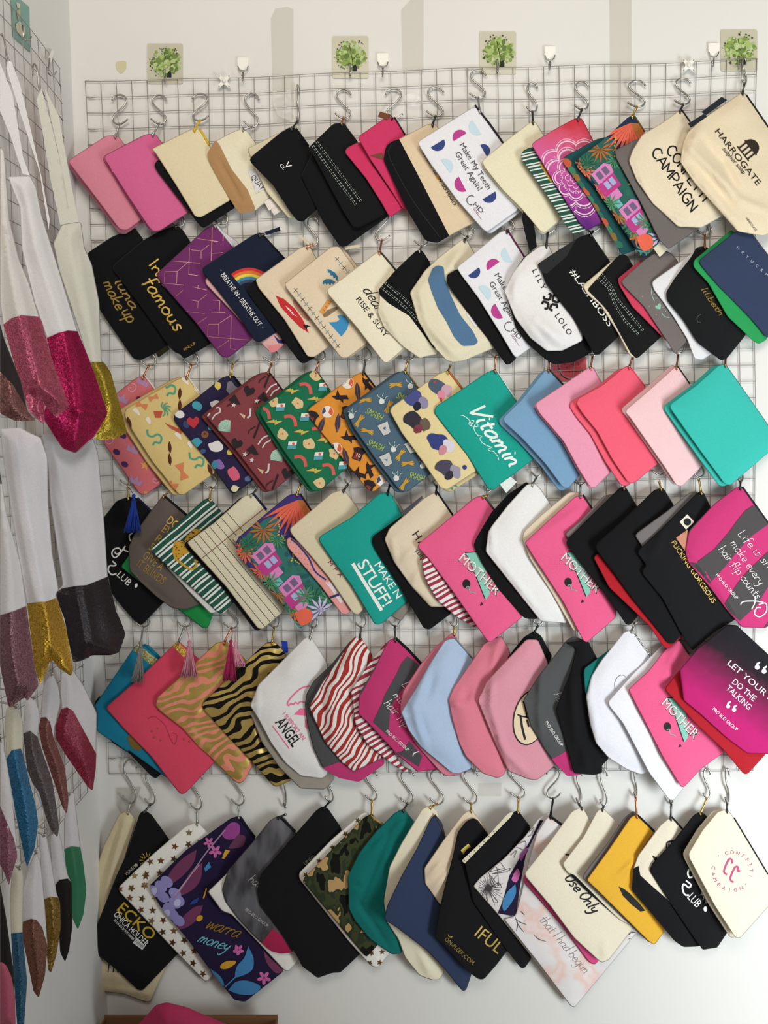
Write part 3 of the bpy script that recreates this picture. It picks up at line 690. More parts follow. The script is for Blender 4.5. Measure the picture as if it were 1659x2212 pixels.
for a, b, c in (('F3 690,1050', 'F3 780,1160', 'F3 760,1000'), ('F3 700,1040', 'F3 830,1010', 'F3 780,960'), ('F3 720,1060', 'F3 850,1040', 'F3 880,1010'), ('F3 700,1070', 'F3 760,1180', 'F3 720,1150'), ('G3 790,90', 'G3 860,60', 'G3 880,100'), ('G3 770,120', 'G3 820,230', 'G3 850,220'), ('G3 740,110', 'G3 710,190', 'G3 760,210')):
    P0, P1, P2 = q1(a), q1(b), q1(c); p.ribbon([P0, P2, P1], 1.3, INK); p.ribbon([P0, ((P0[0]+P1[0])/2, (P0[1]+P1[1])/2), P1], 1.1, INK2)
for i in range(16):
    c = np.array(q1('G3 775,110')); a = R(10+i*12); p.ribbon([c, c+np.array([math.cos(a), math.sin(a)])*(22+8*(i % 3))], 0.9, INK)
for i in range(14):
    c = np.array(q1('F3 690,1180')); a = R(200+i*13); p.ribbon([c, c+np.array([math.cos(a), math.sin(a)])*(20+7*(i % 3))], 0.9, INK)
p.decal(q('F3 690,1140 660,1190 700,1210 725,1180'), INK2, smooth=True)
for t in ('F3 950,800 1010,780 1000,850 930,830', 'F3 1040,700 1080,660 1060,720 1030,740', 'F3 880,900 930,860 910,920'): p.ribbon(q(t), 1.2, INK)
p.panel('inner_lining', q('F3 1160,600 1130,600 1040,790 970,900 G3 950,0 900,200 850,320 960,340 1005,335 1050,30 F3 1010,900 1080,740'), fab('#241d3a'), 0.8)
p.decal(q('G3 1000,70 1005,150 960,240 905,300 890,240 930,140'), BLU, smooth=True); p.decal(q('F3 905,1060 940,1010 960,1060 930,1130 890,1110'), PK, smooth=True); p.decal(q('F3 1040,830 1000,900 970,950 960,900 1010,840'), plain('#8a4587', .8), smooth=True); p.done()
WC = noisebands('watercolour_print', 1.6, [(0.3, '#e3e0e2'), (0.5, '#dfdadb'), (0.6, '#e2c4bd'), (0.72, '#e6e4e6')])
p = Pouch('zip_pouch', q('F3 1180,590 1220,555 1320,640 G4 560,460 20,1110 G3 1500,1122 1470,1110 1200,750 900,370 1000,340 F3 960,1264 1050,900 1100,720'), WC, 'pale watercolour pouch with handwritten lettering, lowest tip of the row', zip=(q('F3 1215,565 1320,640'), '#141416', 3), pull=(1195, 1725, BLACKM), crumple=2)
p.script('that I had begun', q1('G3 1200,375'), q1('G3 1590,840'), 11, 1.0, plain('#8a7f78', .8), 0.2)
for t in ('G3 1000,350 1020,410 1010,470', 'G3 1000,370 1050,400 1095,415', 'G3 1010,390 1040,440 1075,480', 'G3 1045,300 1080,335', 'G3 1155,500 1200,540 1260,560', 'G4 470,540 520,520', 'G4 470,505 500,480 540,490'): p.ribbon(q(t), 2, INK, taper=1)
p.done()
p = Pouch('zip_pouch', q('F3 985,1100 1000,1060 1100,1150 G4 100,400 220,720 180,760 G3 1630,740 1400,430 1080,60'), fab('#d84f87'), 'hot pink pouch edge showing under the cream Use Only pouch', T=4); p.done()
p = Pouch('zip_pouch', q('F3 1400,525 1490,478 1560,600 G4 400,200 510,445 300,720 240,742 215,725 G3 1500,530 1300,260 F3 1010,1085 1000,1050 1200,800'), fab('#e3d9c4'), 'natural cotton pouch with black script reading Use Only', pull=(1251, 1738, DSTEEL), folds=[(q1('G4 260,560'), q1('G4 270,720'), 3, 8)])
p.script('T', q1('F3 1320,860'), q1('F3 1380,930'), 9, 2.6, BLACK_I, 0.4); p.script('Use Only', q1('F3 1335,1090'), q1('G4 165,320'), 12, 3.2, BLACK_I, 0.35); p.done()
p = Pouch('zip_pouch', q('F4 200,520 245,488 385,630 500,1000 G4 510,440 400,380 100,120 F3 1360,1040 1320,975 1500,740'), fab('#e4dac6'), 'natural cotton pouch with a black lower band beside the Use Only pouch', pull=(1304, 1742, DSTEEL))
p.panel('black_band', q('F3 1385,1050 1430,1070 G4 350,335 290,332 0,45'), fab(BLACK)); p.done()
p = Pouch('zip_pouch', q('F4 75,1090 100,1040 300,780 430,580 510,515 560,560 600,1100 G4 660,540 650,575 400,340 120,60'), fab('#6e6766'), 'grey pouch just behind the yellow pouch', T=5, crumple=2); p.done()
p = Pouch('zip_pouch', q('F4 490,570 540,548 690,695 560,900 700,1200 G4 775,475 690,592 640,560 450,370 250,170 F4 110,1110 300,850'), fab('#e0ac38'), 'bright yellow pouch with a black slash print', zip=(q('F4 550,560 690,695'), '#17171a', 2.4), pull=(1373, 1722, COPPER), folds=[(q1('F4 560,900'), q1('F4 370,1090'), 5, 8), (q1('G4 440,280'), q1('G4 560,150'), -2, 9)])
p.decal(q('G4 385,90 430,110 480,150 560,230 612,298 570,305 500,250 420,170'), BLACK_I); p.done()
p = Pouch('cosmetic_bag', q('F4 740,640 830,567 940,685 1000,1000 G4 1100,500 1080,602 935,608 860,555 650,300 495,120 F4 500,1150 510,1010 550,900'), fab('#e3dac6'), 'cream bag with black base and dark doodle print', 'cosmetic bag', T=10, zip=(q('F4 835,570 940,685'), '#17171a', 2), pull=(1450, 1736, DSTEEL))
p.panel('black_base', q('F4 505,1015 555,990 570,1070 680,1170 G4 800,200 1090,570 1075,612 935,615 855,560 645,300 485,120 F4 490,1150'), fab(BLACK))
p.ribbon(q('F4 795,850 800,790 860,775'), 3, BLACK_I); p.ribbon(q('F4 810,840 815,790'), 2, BLACK_I); p.ribbon(q('F4 830,830 835,785'), 2, BLACK_I); p.decal(q('F4 670,900 720,920 725,960 690,940'), BLACK_I); p.done()
p = Pouch('zip_pouch', q('F4 1020,560 1060,532 1110,535 1165,600 G4 1330,300 1325,465 1225,615 1170,620 1100,632 1080,600 940,400 F4 790,1250 650,1030 670,970 850,780'), fab(BLACK), 'black pouch with white CLUB script and lashes in the bottom row', pull=(1527, 1725, BRASS))
p.ribbon(q('F4 985,1015 975,1055 990,1090 1020,1075 1025,1040'), 3.5, WHITE_I); p.ribbon(q('G4 960,40 1000,75 985,100 940,70 930,110 950,160 985,165'), 3.5, WHITE_I); p.text('LUB', q1('G4 965,185'), q1('G4 1050,275'), 18, WHITE_I)
for t in ('G4 1095,120 1100,145 1085,165', 'G4 1110,175 1105,205', 'G4 1130,195 1130,235', 'G4 1150,200 1165,235', 'G4 1090,140 1110,180 1140,200 1165,205'): p.ribbon(q(t), 1.8, WHITE_I)
p.disc(q1('G4 1125,283'), 4, WHITE_I, 6); p.done()
cc = q('F4 1230,525 1310,503 1370,580 1659,1060 1760,1240 G4 1655,270 1420,532 1380,528 1200,250 F4 1080,1100 985,920 980,880 1100,680')
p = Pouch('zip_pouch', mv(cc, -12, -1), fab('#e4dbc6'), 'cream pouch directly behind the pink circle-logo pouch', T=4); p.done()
p = Pouch('zip_pouch', cc, fab('#e8e0cc'), 'cream pouch with pink CONFETTI CAMPAIGN circle logo', zip=(q('F4 1370,580 1659,1060'), '#2b2a2c', 1.6), pull=(1571, 1736, DSTEEL))
CPK = plain('#c0517f', .8); c0 = q1('F4 1355,1035')
p.circtext('CONFETTI', c0, 41, -108, 15, 8, CPK); p.circtext('CAMPAIGN', c0, 41, 190, 62, 8, CPK, inward=True)
for t in ('F4 1235,903', 'F4 1470,1147'): p.disc(q1(t), 1.5, CPK)
p.ribbon(q('F4 1355,970 1350,935 1325,935 1290,1010 1285,1045 1310,1065'), 4.2, CPK); p.ribbon(q('F4 1420,1030 1400,1035 1405,1000 1380,1000 1345,1070 1340,1110 1365,1130'), 4.2, CPK); p.done()
# ================================================================== fifth row
REDST = bands('red_stripe_cloth', 30, 36, [(0, '#a5342f'), (0.22, '#e9e4e3'), (0.36, '#a5342f'), (0.46, '#e9e4e3'), (0.62, '#a5342f'), (0.78, '#e9e4e3')], 1.6, 0.9)
REDST2 = bands('red_stripe_cloth_tight', 62, 36, [(0, '#a03a4c'), (0.2, '#ebe6e8'), (0.42, '#a03a4c'), (0.55, '#ebe6e8'), (0.7, '#a03a4c'), (0.86, '#ebe6e8')], 0.5, 1.2)
ZEBP = bands('gold_zebra_coral', 62, 19, [(0, '#e58f78'), (0.42, '#d8b868')], 5, 1.15, [1]); ZEBB = bands('gold_zebra_black', 62, 20, [(0, '#151310'), (0.45, '#d9bb70')], 4.4, 1.1, [1])
GLGOLD = glitter('#c9a24a')
p = Pouch('zip_pouch', q('E1 50,670 100,600 300,800 640,1240 F1 780,205 745,243 710,235 510,30 E1 200,1000'), fab(BLACK), 'black pouch edge showing beneath the teal pouch', T=4); p.done()
p = Pouch('zip_pouch', q('E1 390,195 430,165 520,170 620,270 900,900 F1 870,265 760,190 500,0 E1 350,1090 75,905 80,740 55,690'), fab('#1b7d9e'), 'teal blue pouch with glitter zip band and grey tassel', zip=(q('E1 480,165 610,280'), '#176b88', 2.4), pull=(309, 1352, STEEL), crumple=2)
p.panel('glitter_band', q('E1 385,215 430,165 600,300 545,348'), glitter('#a5a06a')); p.disc(q1('E1 405,990'), 15, plain('#8a6f3a', .5, .5), 22, -30); p.done()
p = Pouch('zip_pouch', q('E1 720,180 770,135 960,300 1200,900 1065,1190 F1 985,375 945,378 850,260 700,60 E1 300,880 160,720 165,690 450,440'), fab('#db4a66'), 'coral red pouch with gold glitter band and pink tassel', pull=(399, 1352, STEEL), crumple=1.5)
p.panel('glitter_band', q('E1 722,182 768,140 850,230 818,278'), GLGOLD)
for t in ('E1 545,908', 'E1 595,885', 'E1 565,960', 'E1 820,975', 'E1 865,995', 'E1 620,985'): p.star(q1(t), 3.2, plain('#b5663a', .5, .5), 10)
p.ribbon(q('E1 510,800 560,780 600,800 660,860 700,960 740,1020 760,940 720,920'), 1, plain('#a8374e', .7)); p.done()
p = Pouch('zip_pouch', q('E1 1090,155 1180,135 1350,300 1450,800 F1 1560,140 1490,270 1440,290 1380,240 1200,60 E1 950,1050 800,880 620,740 575,690 590,620 800,430'), ZEBP, 'coral pouch with gold zebra foil and two tassels', pull=(500, 1357, COPPER), crumple=3, T=6,
  folds=[(q1('E1 960,660'), q1('E1 850,900'), 5, 10), (q1('E1 620,690'), q1('F1 1400,200'), 3, 8)]); p.done()
p = Pouch('zip_pouch', q('E1 1520,150 1590,140 E2 300,230 350,600 400,1000 F2 350,262 230,316 195,305 0,80 E1 1200,960 985,720 970,675 1250,400'), ZEBB, 'black pouch with gold zebra foil stripes', pull=(592, 1355, BRASS), crumple=3, T=6, folds=[(q1('E2 0,500'), q1('E2 60,1100'), 4, 12)])
p.label_tag('hanging_ribbon', q('E2 265,135 320,140 325,235 285,240'), fab('#2440a8')); p.done()
p = Pouch('cosmetic_bag', q('E2 0,750 150,700 500,800 F2 725,245 640,337 430,330 250,150 E2 100,1000'), fab('#9b938a'), 'grey-beige bag base under the white ANGEL bag', 'cosmetic bag', T=6); p.done()
p = Pouch('cosmetic_bag', q('E2 460,115 515,88 660,325 700,900 F2 660,210 615,246 430,222 300,110 E2 180,1010 70,800 0,690 70,510 250,330'), fab('#e4e2e2'), 'white bag with pink and black ANGEL print', 'cosmetic bag', T=11, pull=(676, 1356, STEEL), crumple=2, folds=[(q1('E2 60,540'), q1('E2 60,760'), 4, 6), (q1('E2 380,300'), q1('E2 330,520'), 3, 20)])
APK = plain('#ee6f9c', .8)
p.ribbon(q('E2 510,518 430,545 350,620 320,670 330,690 350,670 370,680 390,660 410,675 430,655 470,660'), 3, APK); p.decal(q('E2 375,765 430,712 490,715 490,775'), APK); p.decal(q('E2 470,800 495,820 490,890 468,870'), APK)
p.text('I SUPPORT AN', q1('E2 275,760'), q1('E2 450,988'), 9.5, APK); p.text('ANGEL', q1('E2 212,835'), q1('E2 362,1048'), 24, BLACK_I); p.text('ANGEL', q1('E2 215,832'), q1('E2 365,1044'), 24, BLACK_I); p.ribbon(q('E2 195,865 335,1055'), 2.4, APK, smooth=False); p.done()
p = Pouch('cosmetic_bag', q('E2 860,130 700,330 540,480 480,590 468,680 490,850 540,1050 620,1215 F2 640,170 760,240 930,275 1150,120 E2 1000,500'), fab('#4d4d4f'), 'charcoal bag with magenta base behind the red striped bag', 'cosmetic bag', T=6)
p.panel('magenta_base', q('E2 620,1220 760,1170 900,1240 1110,1130 1190,1150 F2 1160,120 935,285 755,250 600,140'), fab('#bb3a73')); p.done()
p = Pouch('cosmetic_bag', q('E2 880,110 940,92 1040,250 1150,900 1120,1140 880,1252 780,1170 640,1000 520,740 508,690 620,490 760,290'), REDST, 'red and white striped bag with crumpled folds', 'cosmetic bag', T=13, pull=(780, 1355, DSTEEL), crumple=3,
  folds=[(q1('E2 620,690'), q1('E2 750,700'), 7, 8), (q1('E2 620,500'), q1('E2 620,900'), -6, 8), (q1('E2 860,250'), q1('E2 690,560'), 6, 10), (q1('E2 750,720'), q1('E2 690,1000'), 5, 9), (q1('E2 940,800'), q1('E2 1000,1100'), -4, 10)]); p.done()
p = Pouch('cosmetic_bag', q('E2 860,560 1000,350 1200,100 1240,95 1000,700 1300,1200 1360,1240 1330,1264 1200,1180 1000,1020 900,850'), REDST2, 'red and white striped bag edge wrapped under the hair flip bag', 'cosmetic bag', T=8, crumple=2); p.done()
p = Pouch('cosmetic_bag', q('E2 1180,130 1240,110 1460,330 1700,900 1600,1230 1430,1255 1250,1100 1000,830 925,760 930,590 1050,390'), fab('#c23a73'), 'magenta and charcoal banded bag right of the red striped bag', 'cosmetic bag', T=10, zip=(q('E2 1240,110 1350,210 1465,335'), '#17171a', 3), pull=(853, 1353, DSTEEL), crumple=2)
for t in ('E2 1345,265 1450,350 1350,480 1260,600 1200,700 1180,950 1050,830 1110,700 1150,600 1250,420 1290,330', 'E2 1360,990 1470,1120 1440,1210 1250,1090 1300,1080', 'E2 1190,125 1165,160 1060,390 945,600 930,560 1050,380'): p.decal(q(t), fab('#4d4c50'))
p.script('Life', q1('E2 1290,510'), q1('E2 1420,640'), 9, 1.2, WHITE_I); p.script('make', q1('E2 1215,600'), q1('E2 1360,760'), 9, 1.2, WHITE_I); p.script('hair flip', q1('E2 1140,670'), q1('E2 1330,880'), 10, 1.2, WHITE_I)
p.text('PRO BLO GROUP', q1('E2 1155,910'), q1('E2 1345,1080'), 6.5, WHITE_I); p.ribbon(q('E2 1440,1080 1400,1095 1390,1120'), 2, WHITE_I); p.done()
p = Pouch('cosmetic_bag', q('E3 20,680 40,570 180,350 300,200 455,70 490,60 600,600 600,1200 F3 450,215 340,228 280,190 E3 150,1020 20,760'), fab('#d77f93'), 'rose pink bag showing behind the light blue bag', 'cosmetic bag', T=6, pull=(982, 1354, BRASS)); p.done()
p = Pouch('cosmetic_bag', q('E3 400,130 480,108 635,285 700,900 620,1230 F3 440,205 380,200 250,90 E3 190,1040 90,900 25,745 140,560 270,330'), fab('#aec2df'), 'light blue bag with creased side', 'cosmetic bag', T=14, crumple=3, zip=(q('E3 485,112 635,285'), '#7d7f86', 1.6),
  folds=[(q1('E3 270,340'), q1('E3 130,690'), 5, 7), (q1('E3 130,700'), q1('E3 230,1050'), 6, 8), (q1('E3 30,760'), q1('E3 190,765'), -3, 5), (q1('E3 190,800'), q1('E3 230,930'), -4, 8), (q1('E3 300,420'), q1('E3 240,640'), -4, 9)]); p.done()
p = Pouch('cosmetic_bag', q('E3 740,150 880,90 955,225 1000,900 F3 830,210 770,242 640,200 500,60 E3 520,1010 460,800 428,640 470,540 600,350'), fab('#de7f93'), 'rose pink bag between the light blue bag and the lettered pink bag', 'cosmetic bag', T=13, crumple=3, folds=[(q1('E3 440,660'), q1('E3 540,690'), 4, 8), (q1('E3 600,560'), q1('E3 560,640'), -4, 9), (q1('E3 860,150'), q1('E3 790,420'), 4, 9)]); p.done()
p = Pouch('zip_pouch', q('E3 930,280 1070,105 1160,50 1220,90 1315,265 1250,400 1000,500'), fab(BLACK), 'black pouch top behind the pink bag with oval badge', T=4, pull=(1163, 1350, BLACKM)); p.done()
p = Pouch('cosmetic_bag', q('E3 1095,122 1192,124 1278,320 1350,900 F3 1255,135 1160,220 1100,260 1030,250 860,180 E3 830,1020 740,800 680,650 750,490 850,380'), fab('#d994a4'), 'dusty pink bag with a cream oval letter badge', 'cosmetic bag', T=13, crumple=3,
  folds=[(q1('E3 800,480'), q1('E3 790,690'), 5, 7), (q1('E3 790,700'), q1('F3 860,150'), 6, 7), (q1('E3 690,650'), q1('E3 780,635'), -3, 5), (q1('E3 850,1000'), q1('F3 1040,240'), 5, 8)])
p.disc(q1('E3 1125,790'), 61, BLACK_I, 36, -78, 28, off=1.3); p.disc(q1('E3 1127,790'), 58, fab('#e4cfb0'), 34, -78, 28, off=1.9); p.base = 2.1
p.ribbon(q('E3 1065,650 1085,700 1100,790'), 4, BLACK_I, taper=1); p.ribbon(q('E3 1018,765 1060,780 1120,790'), 3.5, BLACK_I); p.ribbon(q('E3 1045,780 1060,880 1085,980'), 5, BLACK_I); p.ribbon(q('E3 1100,810 1115,870'), 4, BLACK_I); p.done()
p = Pouch('cosmetic_bag', q('E3 1440,125 1500,95 1640,150 1640,1100 F3 1490,212 1365,227 1250,100 E3 1250,1060 1130,860 1068,640 1200,430 1320,280'), fab('#525456'), 'grey bag with magenta base and PRO BLO GROUP print', 'cosmetic bag', T=11, crumple=3, folds=[(q1('E3 1210,420'), q1('E3 1210,680'), 5, 7), (q1('E3 1200,690'), q1('E3 1220,1000'), 5, 8), (q1('E3 1075,640'), q1('E3 1230,670'), -3, 5)])
p.panel('magenta_base', q('E3 1310,1145 1440,1075 1500,1200 F3 1510,215 1360,240 1225,85'), fab('#c23a78'))
p.text('PRO BLO GROUP', q1('E3 1250,830'), q1('E3 1388,1038'), 7, WHITE_I); p.script('hair', q1('E3 1325,590'), q1('E3 1400,720'), 9, 1.1, plain('#b5b5b5', .8)); p.done()
p = Pouch('cosmetic_bag', q('E4 -80,150 120,130 200,280 350,700 F4 300,75 240,135 248,195 170,215 0,200 E3 1490,1230 1430,1010 1345,720 1470,400 1520,200'), fab(BLACK), 'black bag between the grey bag and the white bag', 'cosmetic bag', T=11, crumple=3, folds=[(q1('E4 -30,400'), q1('E4 20,1000'), 5, 10), (q1('E4 60,1000'), q1('F4 120,200'), 4, 9)]); p.done()
p = Pouch('cosmetic_bag', q('E4 90,370 330,190 400,400 300,700 100,590 85,430'), fab('#15706c'), 'small visible corner of a dark teal bag behind the white bag', 'cosmetic bag', T=4); p.done()
p = Pouch('cosmetic_bag', q('E4 430,60 495,36 650,250 800,900 F4 640,190 570,212 450,165 300,70 E4 190,1010 140,850 105,610 150,440 230,310'), fab('#e6e6f0'), 'white bag with rounded base and thin loop drawing', 'cosmetic bag', T=12, zip=(q('E4 500,40 600,190 650,250'), '#3a3a3e', 1.6, STEEL), pull=(1371, 1346, STEEL), crumple=2, folds=[(q1('E4 140,450'), q1('E4 130,640'), 4, 7), (q1('E4 140,660'), q1('E4 200,980'), 4, 8)])
p.ribbon(q('E4 355,560 350,500 375,445 415,428 445,440'), 0.9, INK); p.done()
p = Pouch('zip_pouch', q('E4 295,650 520,400 770,160 850,300 1100,1000 F4 940,325 855,432 815,428 640,190 E4 420,840 300,690'), fab('#e9e8ef'), 'plain white pouch peeking out behind a pink MOTHER pouch', T=6, crumple=2); p.done()
MINT = plain('#84c4b4', .8); DKP = plain('#b93a66', .8)
def mother(p, o, s=1.0, rot=0.0):
    """retro MOTHER print; o = pixel of the first letter, as in the photo crop of the left pouch."""
    o = np.array(o); ca, sa = math.cos(rot), math.sin(rot)
    def T(pts): return [tuple(o+s*np.array([ca*x-sa*y, sa*x+ca*y])) for x, y in pts]
    f = K
    p.decal(T([(78*f, -50*f), (230*f, -60*f), (290*f, 300*f), (255*f, 352*f), (110*f, -10*f)]), MINT)
    p.ribbon(T([(75*f, -45*f), (110*f, 0), (250*f, 345*f)]), 2, BLACK_I, smooth=False); p.ribbon(T([(75*f, -52*f), (225*f, -62*f)]), 2, BLACK_I, smooth=False)
    a, b = T([(12*f, 8*f), (345*f, 325*f)])
    p.text('MOTHER', a, b, 22*s, BLACK_I, slant=-0.1); p.text('MOTHER', T([(16*f, 4*f)])[0], T([(341*f, 313*f)])[0], 20.5*s, plain('#f3ece8', .8), slant=-0.1)
    u = (np.array(b)-np.array(a)); u /= np.linalg.norm(u); v = np.array([u[1], -u[0]])
    for i in range(1, 7): p.ribbon([np.array(a)+v*(3.1*i*s)+u*2, np.array(b)+v*(3.1*i*s)-u*3], 0.7*s, plain('#c2a0a6', .8), smooth=False)
    p.text('ROCK', T([(150*f, -80*f)])[0], T([(330*f, 130*f)])[0], 13*s, BLACK_I); p.text('ROCK', T([(153*f, -83*f)])[0], T([(327*f, 122*f)])[0], 12*s, plain('#f3ece8', .8))
    for i in range(-5, 6):
        for j in range(-5, 6):
            if i*i+j*j < 27 and (i+j) % 1 == 0: p.disc(T([((-5+17*i)*f, (40+17*j)*f)])[0], 0.55*s*(1-0.02*(i*i+j*j)), DKP, n=5, off=0.4)
    p.disc(T([(90*f, 215*f)])[0], 8.5*s, BLACK_I, 10*s, 0); p.ribbon(T([(85*f, 245*f), (110*f, 240*f), (120*f, 280*f), (150*f, 285*f), (170*f, 300*f)]), 1.8, plain('#7fb5a8', .8))
    p.decal(T([(218*f, 368*f), (205*f, 402*f), (235*f, 390*f)]), BLACK_I)
p = Pouch('zip_pouch', q('E4 780,210 900,120 985,245 1290,700 1285,1085 F4 1090,160 945,317 915,316 760,60 E4 620,850 465,550 640,390'), fab(PINKM), 'pink MOTHER pouch hanging lower right beside the red pouch', pull=None, zip=(q('E4 905,125 985,245'), '#3a3a3c', 2), crumple=2, folds=[(q1('E4 900,150'), q1('E4 800,420'), 4, 12)])
mother(p, q1('E4 730,665'), 0.92, 0.06); p.done()
p = Pouch('zip_pouch', q('E4 775,545 905,380 1100,500 1650,1080 F4 1640,35 1485,207 1450,205 1280,0 E4 1050,850'), fab('#ae202c'), 'bright red pouch under the magenta gradient bag', T=5); p.done()
# ================================================================== fourth row
def tropical(p, o, u, v, bg_bush, bg):
    """jungle scene print: u runs along the pouch, v across it (photo pixels for a unit)."""
    o, u, v = map(lambda t: np.asarray(t, float), (o, u, v))
    def T(pts): return [tuple(o+u*x+v*y) for x, y in pts]
    rs = np.random.RandomState(5)
    G1, G2, G3, OR, CO, TE, PI, PD, WN, LV = [plain(h, .85) for h in ('#2f6b52', '#4b8a63', '#1f5a5c', '#b06a34', '#e2664f', '#3f8a8a', '#d583bd', '#b83b86', '#9fb0d8', '#c7b6de')]
    def fan(c, r, a0, a1, n, m, wd=.07):
        of = p.lift()
        for i in range(n):
            a = R(a0+(a1-a0)*i/(n-1)); d = np.array([math.cos(a), math.sin(a)]); w = np.array([-d[1], d[0]]); c_ = np.asarray(c)
            p.decal([tuple(c_), tuple(c_+d*r*.55+w*r*wd), tuple(c_+d*r), tuple(c_+d*r*.55-w*r*wd)], m, off=of)
    L = np.linalg.norm(v)
    # bushes on the skyline
    p.decal(T([(-.02, .05), (-.02, .52), (.08, .62), (.16, .50), (.28, .52), (.4, .44), (.52, .55), (.64, .50), (.76, .60), (.88, .52), (1.02, .62), (1.02, .02)]), plain(bg_bush, .85), smooth=True)
    for k in range(44):
        x, y = rs.uniform(.0, 1.0), rs.uniform(.06, .5); p.disc(T([(x, y)])[0], L*rs.uniform(.035, .07), [G3, G1, plain('#2b5f58', .85), G3][k % 4], L*.03, rs.uniform(0, 180), 8, off=p.base+.06+.02*(k % 4))
    c = T([(.03, .96)])[0]; fan(c, L*.5, 28, 152, 13, CO, .045); fan(c, L*.30, 10, 60, 6, OR)
    for k in range(34):
        x, y = rs.uniform(0, 1), rs.uniform(-.02, .22); fan(T([(x, y)])[0], L*rs.uniform(.08, .14), rs.uniform(0, 360), rs.uniform(420, 560), 5, [G1, G2, G1, TE, G2, OR][k % 6], .14)
    for x, y, m, r in ((.04, .38, OR, .20), (.10, .02, CO, .17), (.34, .02, CO, .17), (.60, .0, OR, .16), (.2, .44, G2, .14)): fan(T([(x, y)])[0], L*r, -30, 230, 10, m, .09)
    for ox in (.16, .56):
        p.decal(T([(ox, .06), (ox-.01, .30), (ox+.04, .37), (ox+.11, .34), (ox+.12, .06)]), PI)
        p.decal(T([(ox+.11, .02), (ox+.11, .33), (ox+.24, .31), (ox+.24, .02)]), PD)
        for k in (.11, .22): p.decal(T([(ox+.02, k), (ox+.02, k+.08), (ox+.09, k+.08), (ox+.09, k)]), plain('#6f6080', .85))
        for k in (.12, .21): p.decal(T([(ox+.13, k), (ox+.13, k+.07), (ox+.20, k+.07), (ox+.20, k)]), WN)
        p.decal(T([(ox+.24, .07), (ox+.24, .24), (ox+.32, .24), (ox+.32, .07)]), PI); p.decal(T([(ox+.32, .06), (ox+.32, .16), (ox+.39, .16), (ox+.39, .06)]), plain('#6fb3bd', .85))
    for x, y, m, r in ((.86, .34, G1, .2), (.95, .46, G2, .16), (.78, .26, G2, .15), (.98, .30, LV, .19), (.47, .03, G2, .15), (.06, .12, G1, .15)): fan(T([(x, y)])[0], L*r, 0, 330, 11, m, .1)
    p.decal(T([(.84, .02), (.87, .16), (.94, .2), (1.0, .12), (.97, -.02)]), CO, smooth=True)
    YE = plain('#c9a94b', .8); oy = p.lift()
    for a, b in (((.04, .66), (.17, .50)), ((.17, .50), (.36, .55)), ((.36, .55), (.44, .42)), ((.44, .42), (.60, .55)), ((.60, .55), (.97, .50))):
        for t in np.linspace(0, 1, 8): p.disc(T([(a[0]+(b[0]-a[0])*t, a[1]+(b[1]-a[1])*t+.012*math.sin(11*t))])[0], 2.0, YE, n=6, off=oy)
GRNST = bands('green_stripe_cloth', 50, 34, [(0, '#28584a'), (0.30, '#e6e6e4'), (0.42, '#28584a'), (0.52, '#e6e6e4'), (0.66, '#28584a'), (0.90, '#e6e6e4')], 0.12, 2)
PEACH = fab('#e8a8a0')
p = Pouch('zip_pouch', q('D1 165,165 265,130 345,140 470,260 700,900 560,1040 385,1222 350,1225 220,1080 125,960 82,760 66,560 45,320'), fab(BLACK), 'black pouch with white curled CLUB script and blue tassel', zip=(q('D1 345,140 470,262'), '#1b2340', 2.4), pull=(277, 1046, BRASS))
p.ribbon(q('D1 150,600 165,620 200,600 185,570 140,580 125,620 150,650 190,620 240,550 225,580 265,600'), 3, WHITE_I); p.ribbon(q('D1 300,440 275,460 280,500 305,520'), 3, WHITE_I)
p.ribbon(q('D1 130,680 160,710 140,720 105,720 95,760 125,795 165,785'), 3.2, WHITE_I); p.text('LUB', q1('D1 160,800'), q1('D1 262,895'), 15, WHITE_I); p.disc(q1('D1 333,888'), 3.2, WHITE_I, 5, 20); p.done()
p = Pouch('zip_pouch', q('D1 200,730 280,620 700,800 1010,1080 945,1250 905,1255 700,1100 330,830'), fab('#1f8a47'), 'green pouch peeking out behind the brown-grey IT BLINDS bag', T=4); p.done()
p = Pouch('cosmetic_bag', q('D1 565,112 600,130 768,290 950,900 880,1050 750,1095 640,1082 500,980 380,870 275,760 268,560 310,460 450,260'), fab('#665c57'), 'brown-grey bag with gold capitals ending IT BLINDS', 'cosmetic bag', T=9, zip=(q('D1 565,118 770,292'), '#17171a', 2.6), pull=(365, 1062, BRASS), folds=[(q1('D1 290,780'), q1('D1 620,1050'), -3, 6)])
for t, a, b in (("DON'T", 'D1 582,345', 'D1 760,480'), ('EVER', 'D1 540,420', 'D1 680,520'), ('RISE', 'D1 482,500', 'D1 620,600'), ('SHINE', 'D1 432,575', 'D1 590,690'), ('GIVE A', 'D1 378,645', 'D1 540,765'), ('IT BLINDS', 'D1 325,715', 'D1 555,882')): p.text(t, q1(a), q1(b), 18, GOLD_I)
p.done()
p = Pouch('zip_pouch', q('D1 560,640 900,420 1250,900 1010,1120 965,1128 800,960 600,740'), fab('#dcdcda'), 'white pouch edge beneath the green striped leopard pouch', T=4); p.done()
p = Pouch('zip_pouch', q('D1 910,155 960,138 1075,270 1300,800 1160,1035 1080,1130 1035,1125 800,900 570,700 470,605 462,570 700,340'), GRNST, 'green and white striped pouch with a leopard print figure', pull=(456, 1053, BRASS))
LEO = plain('#c79a33', .8); SPOT = plain('#4f3114', .8)
lp = q('D1 640,600 655,515 700,505 740,510 770,460 830,405 890,410 870,450 780,560 790,600 720,640 690,670 655,650'); p.decal(lp, LEO); p.ribbon(q('D1 665,655 740,715 800,748 845,720 835,665'), 5, LEO)
rs = np.random.RandomState(3)
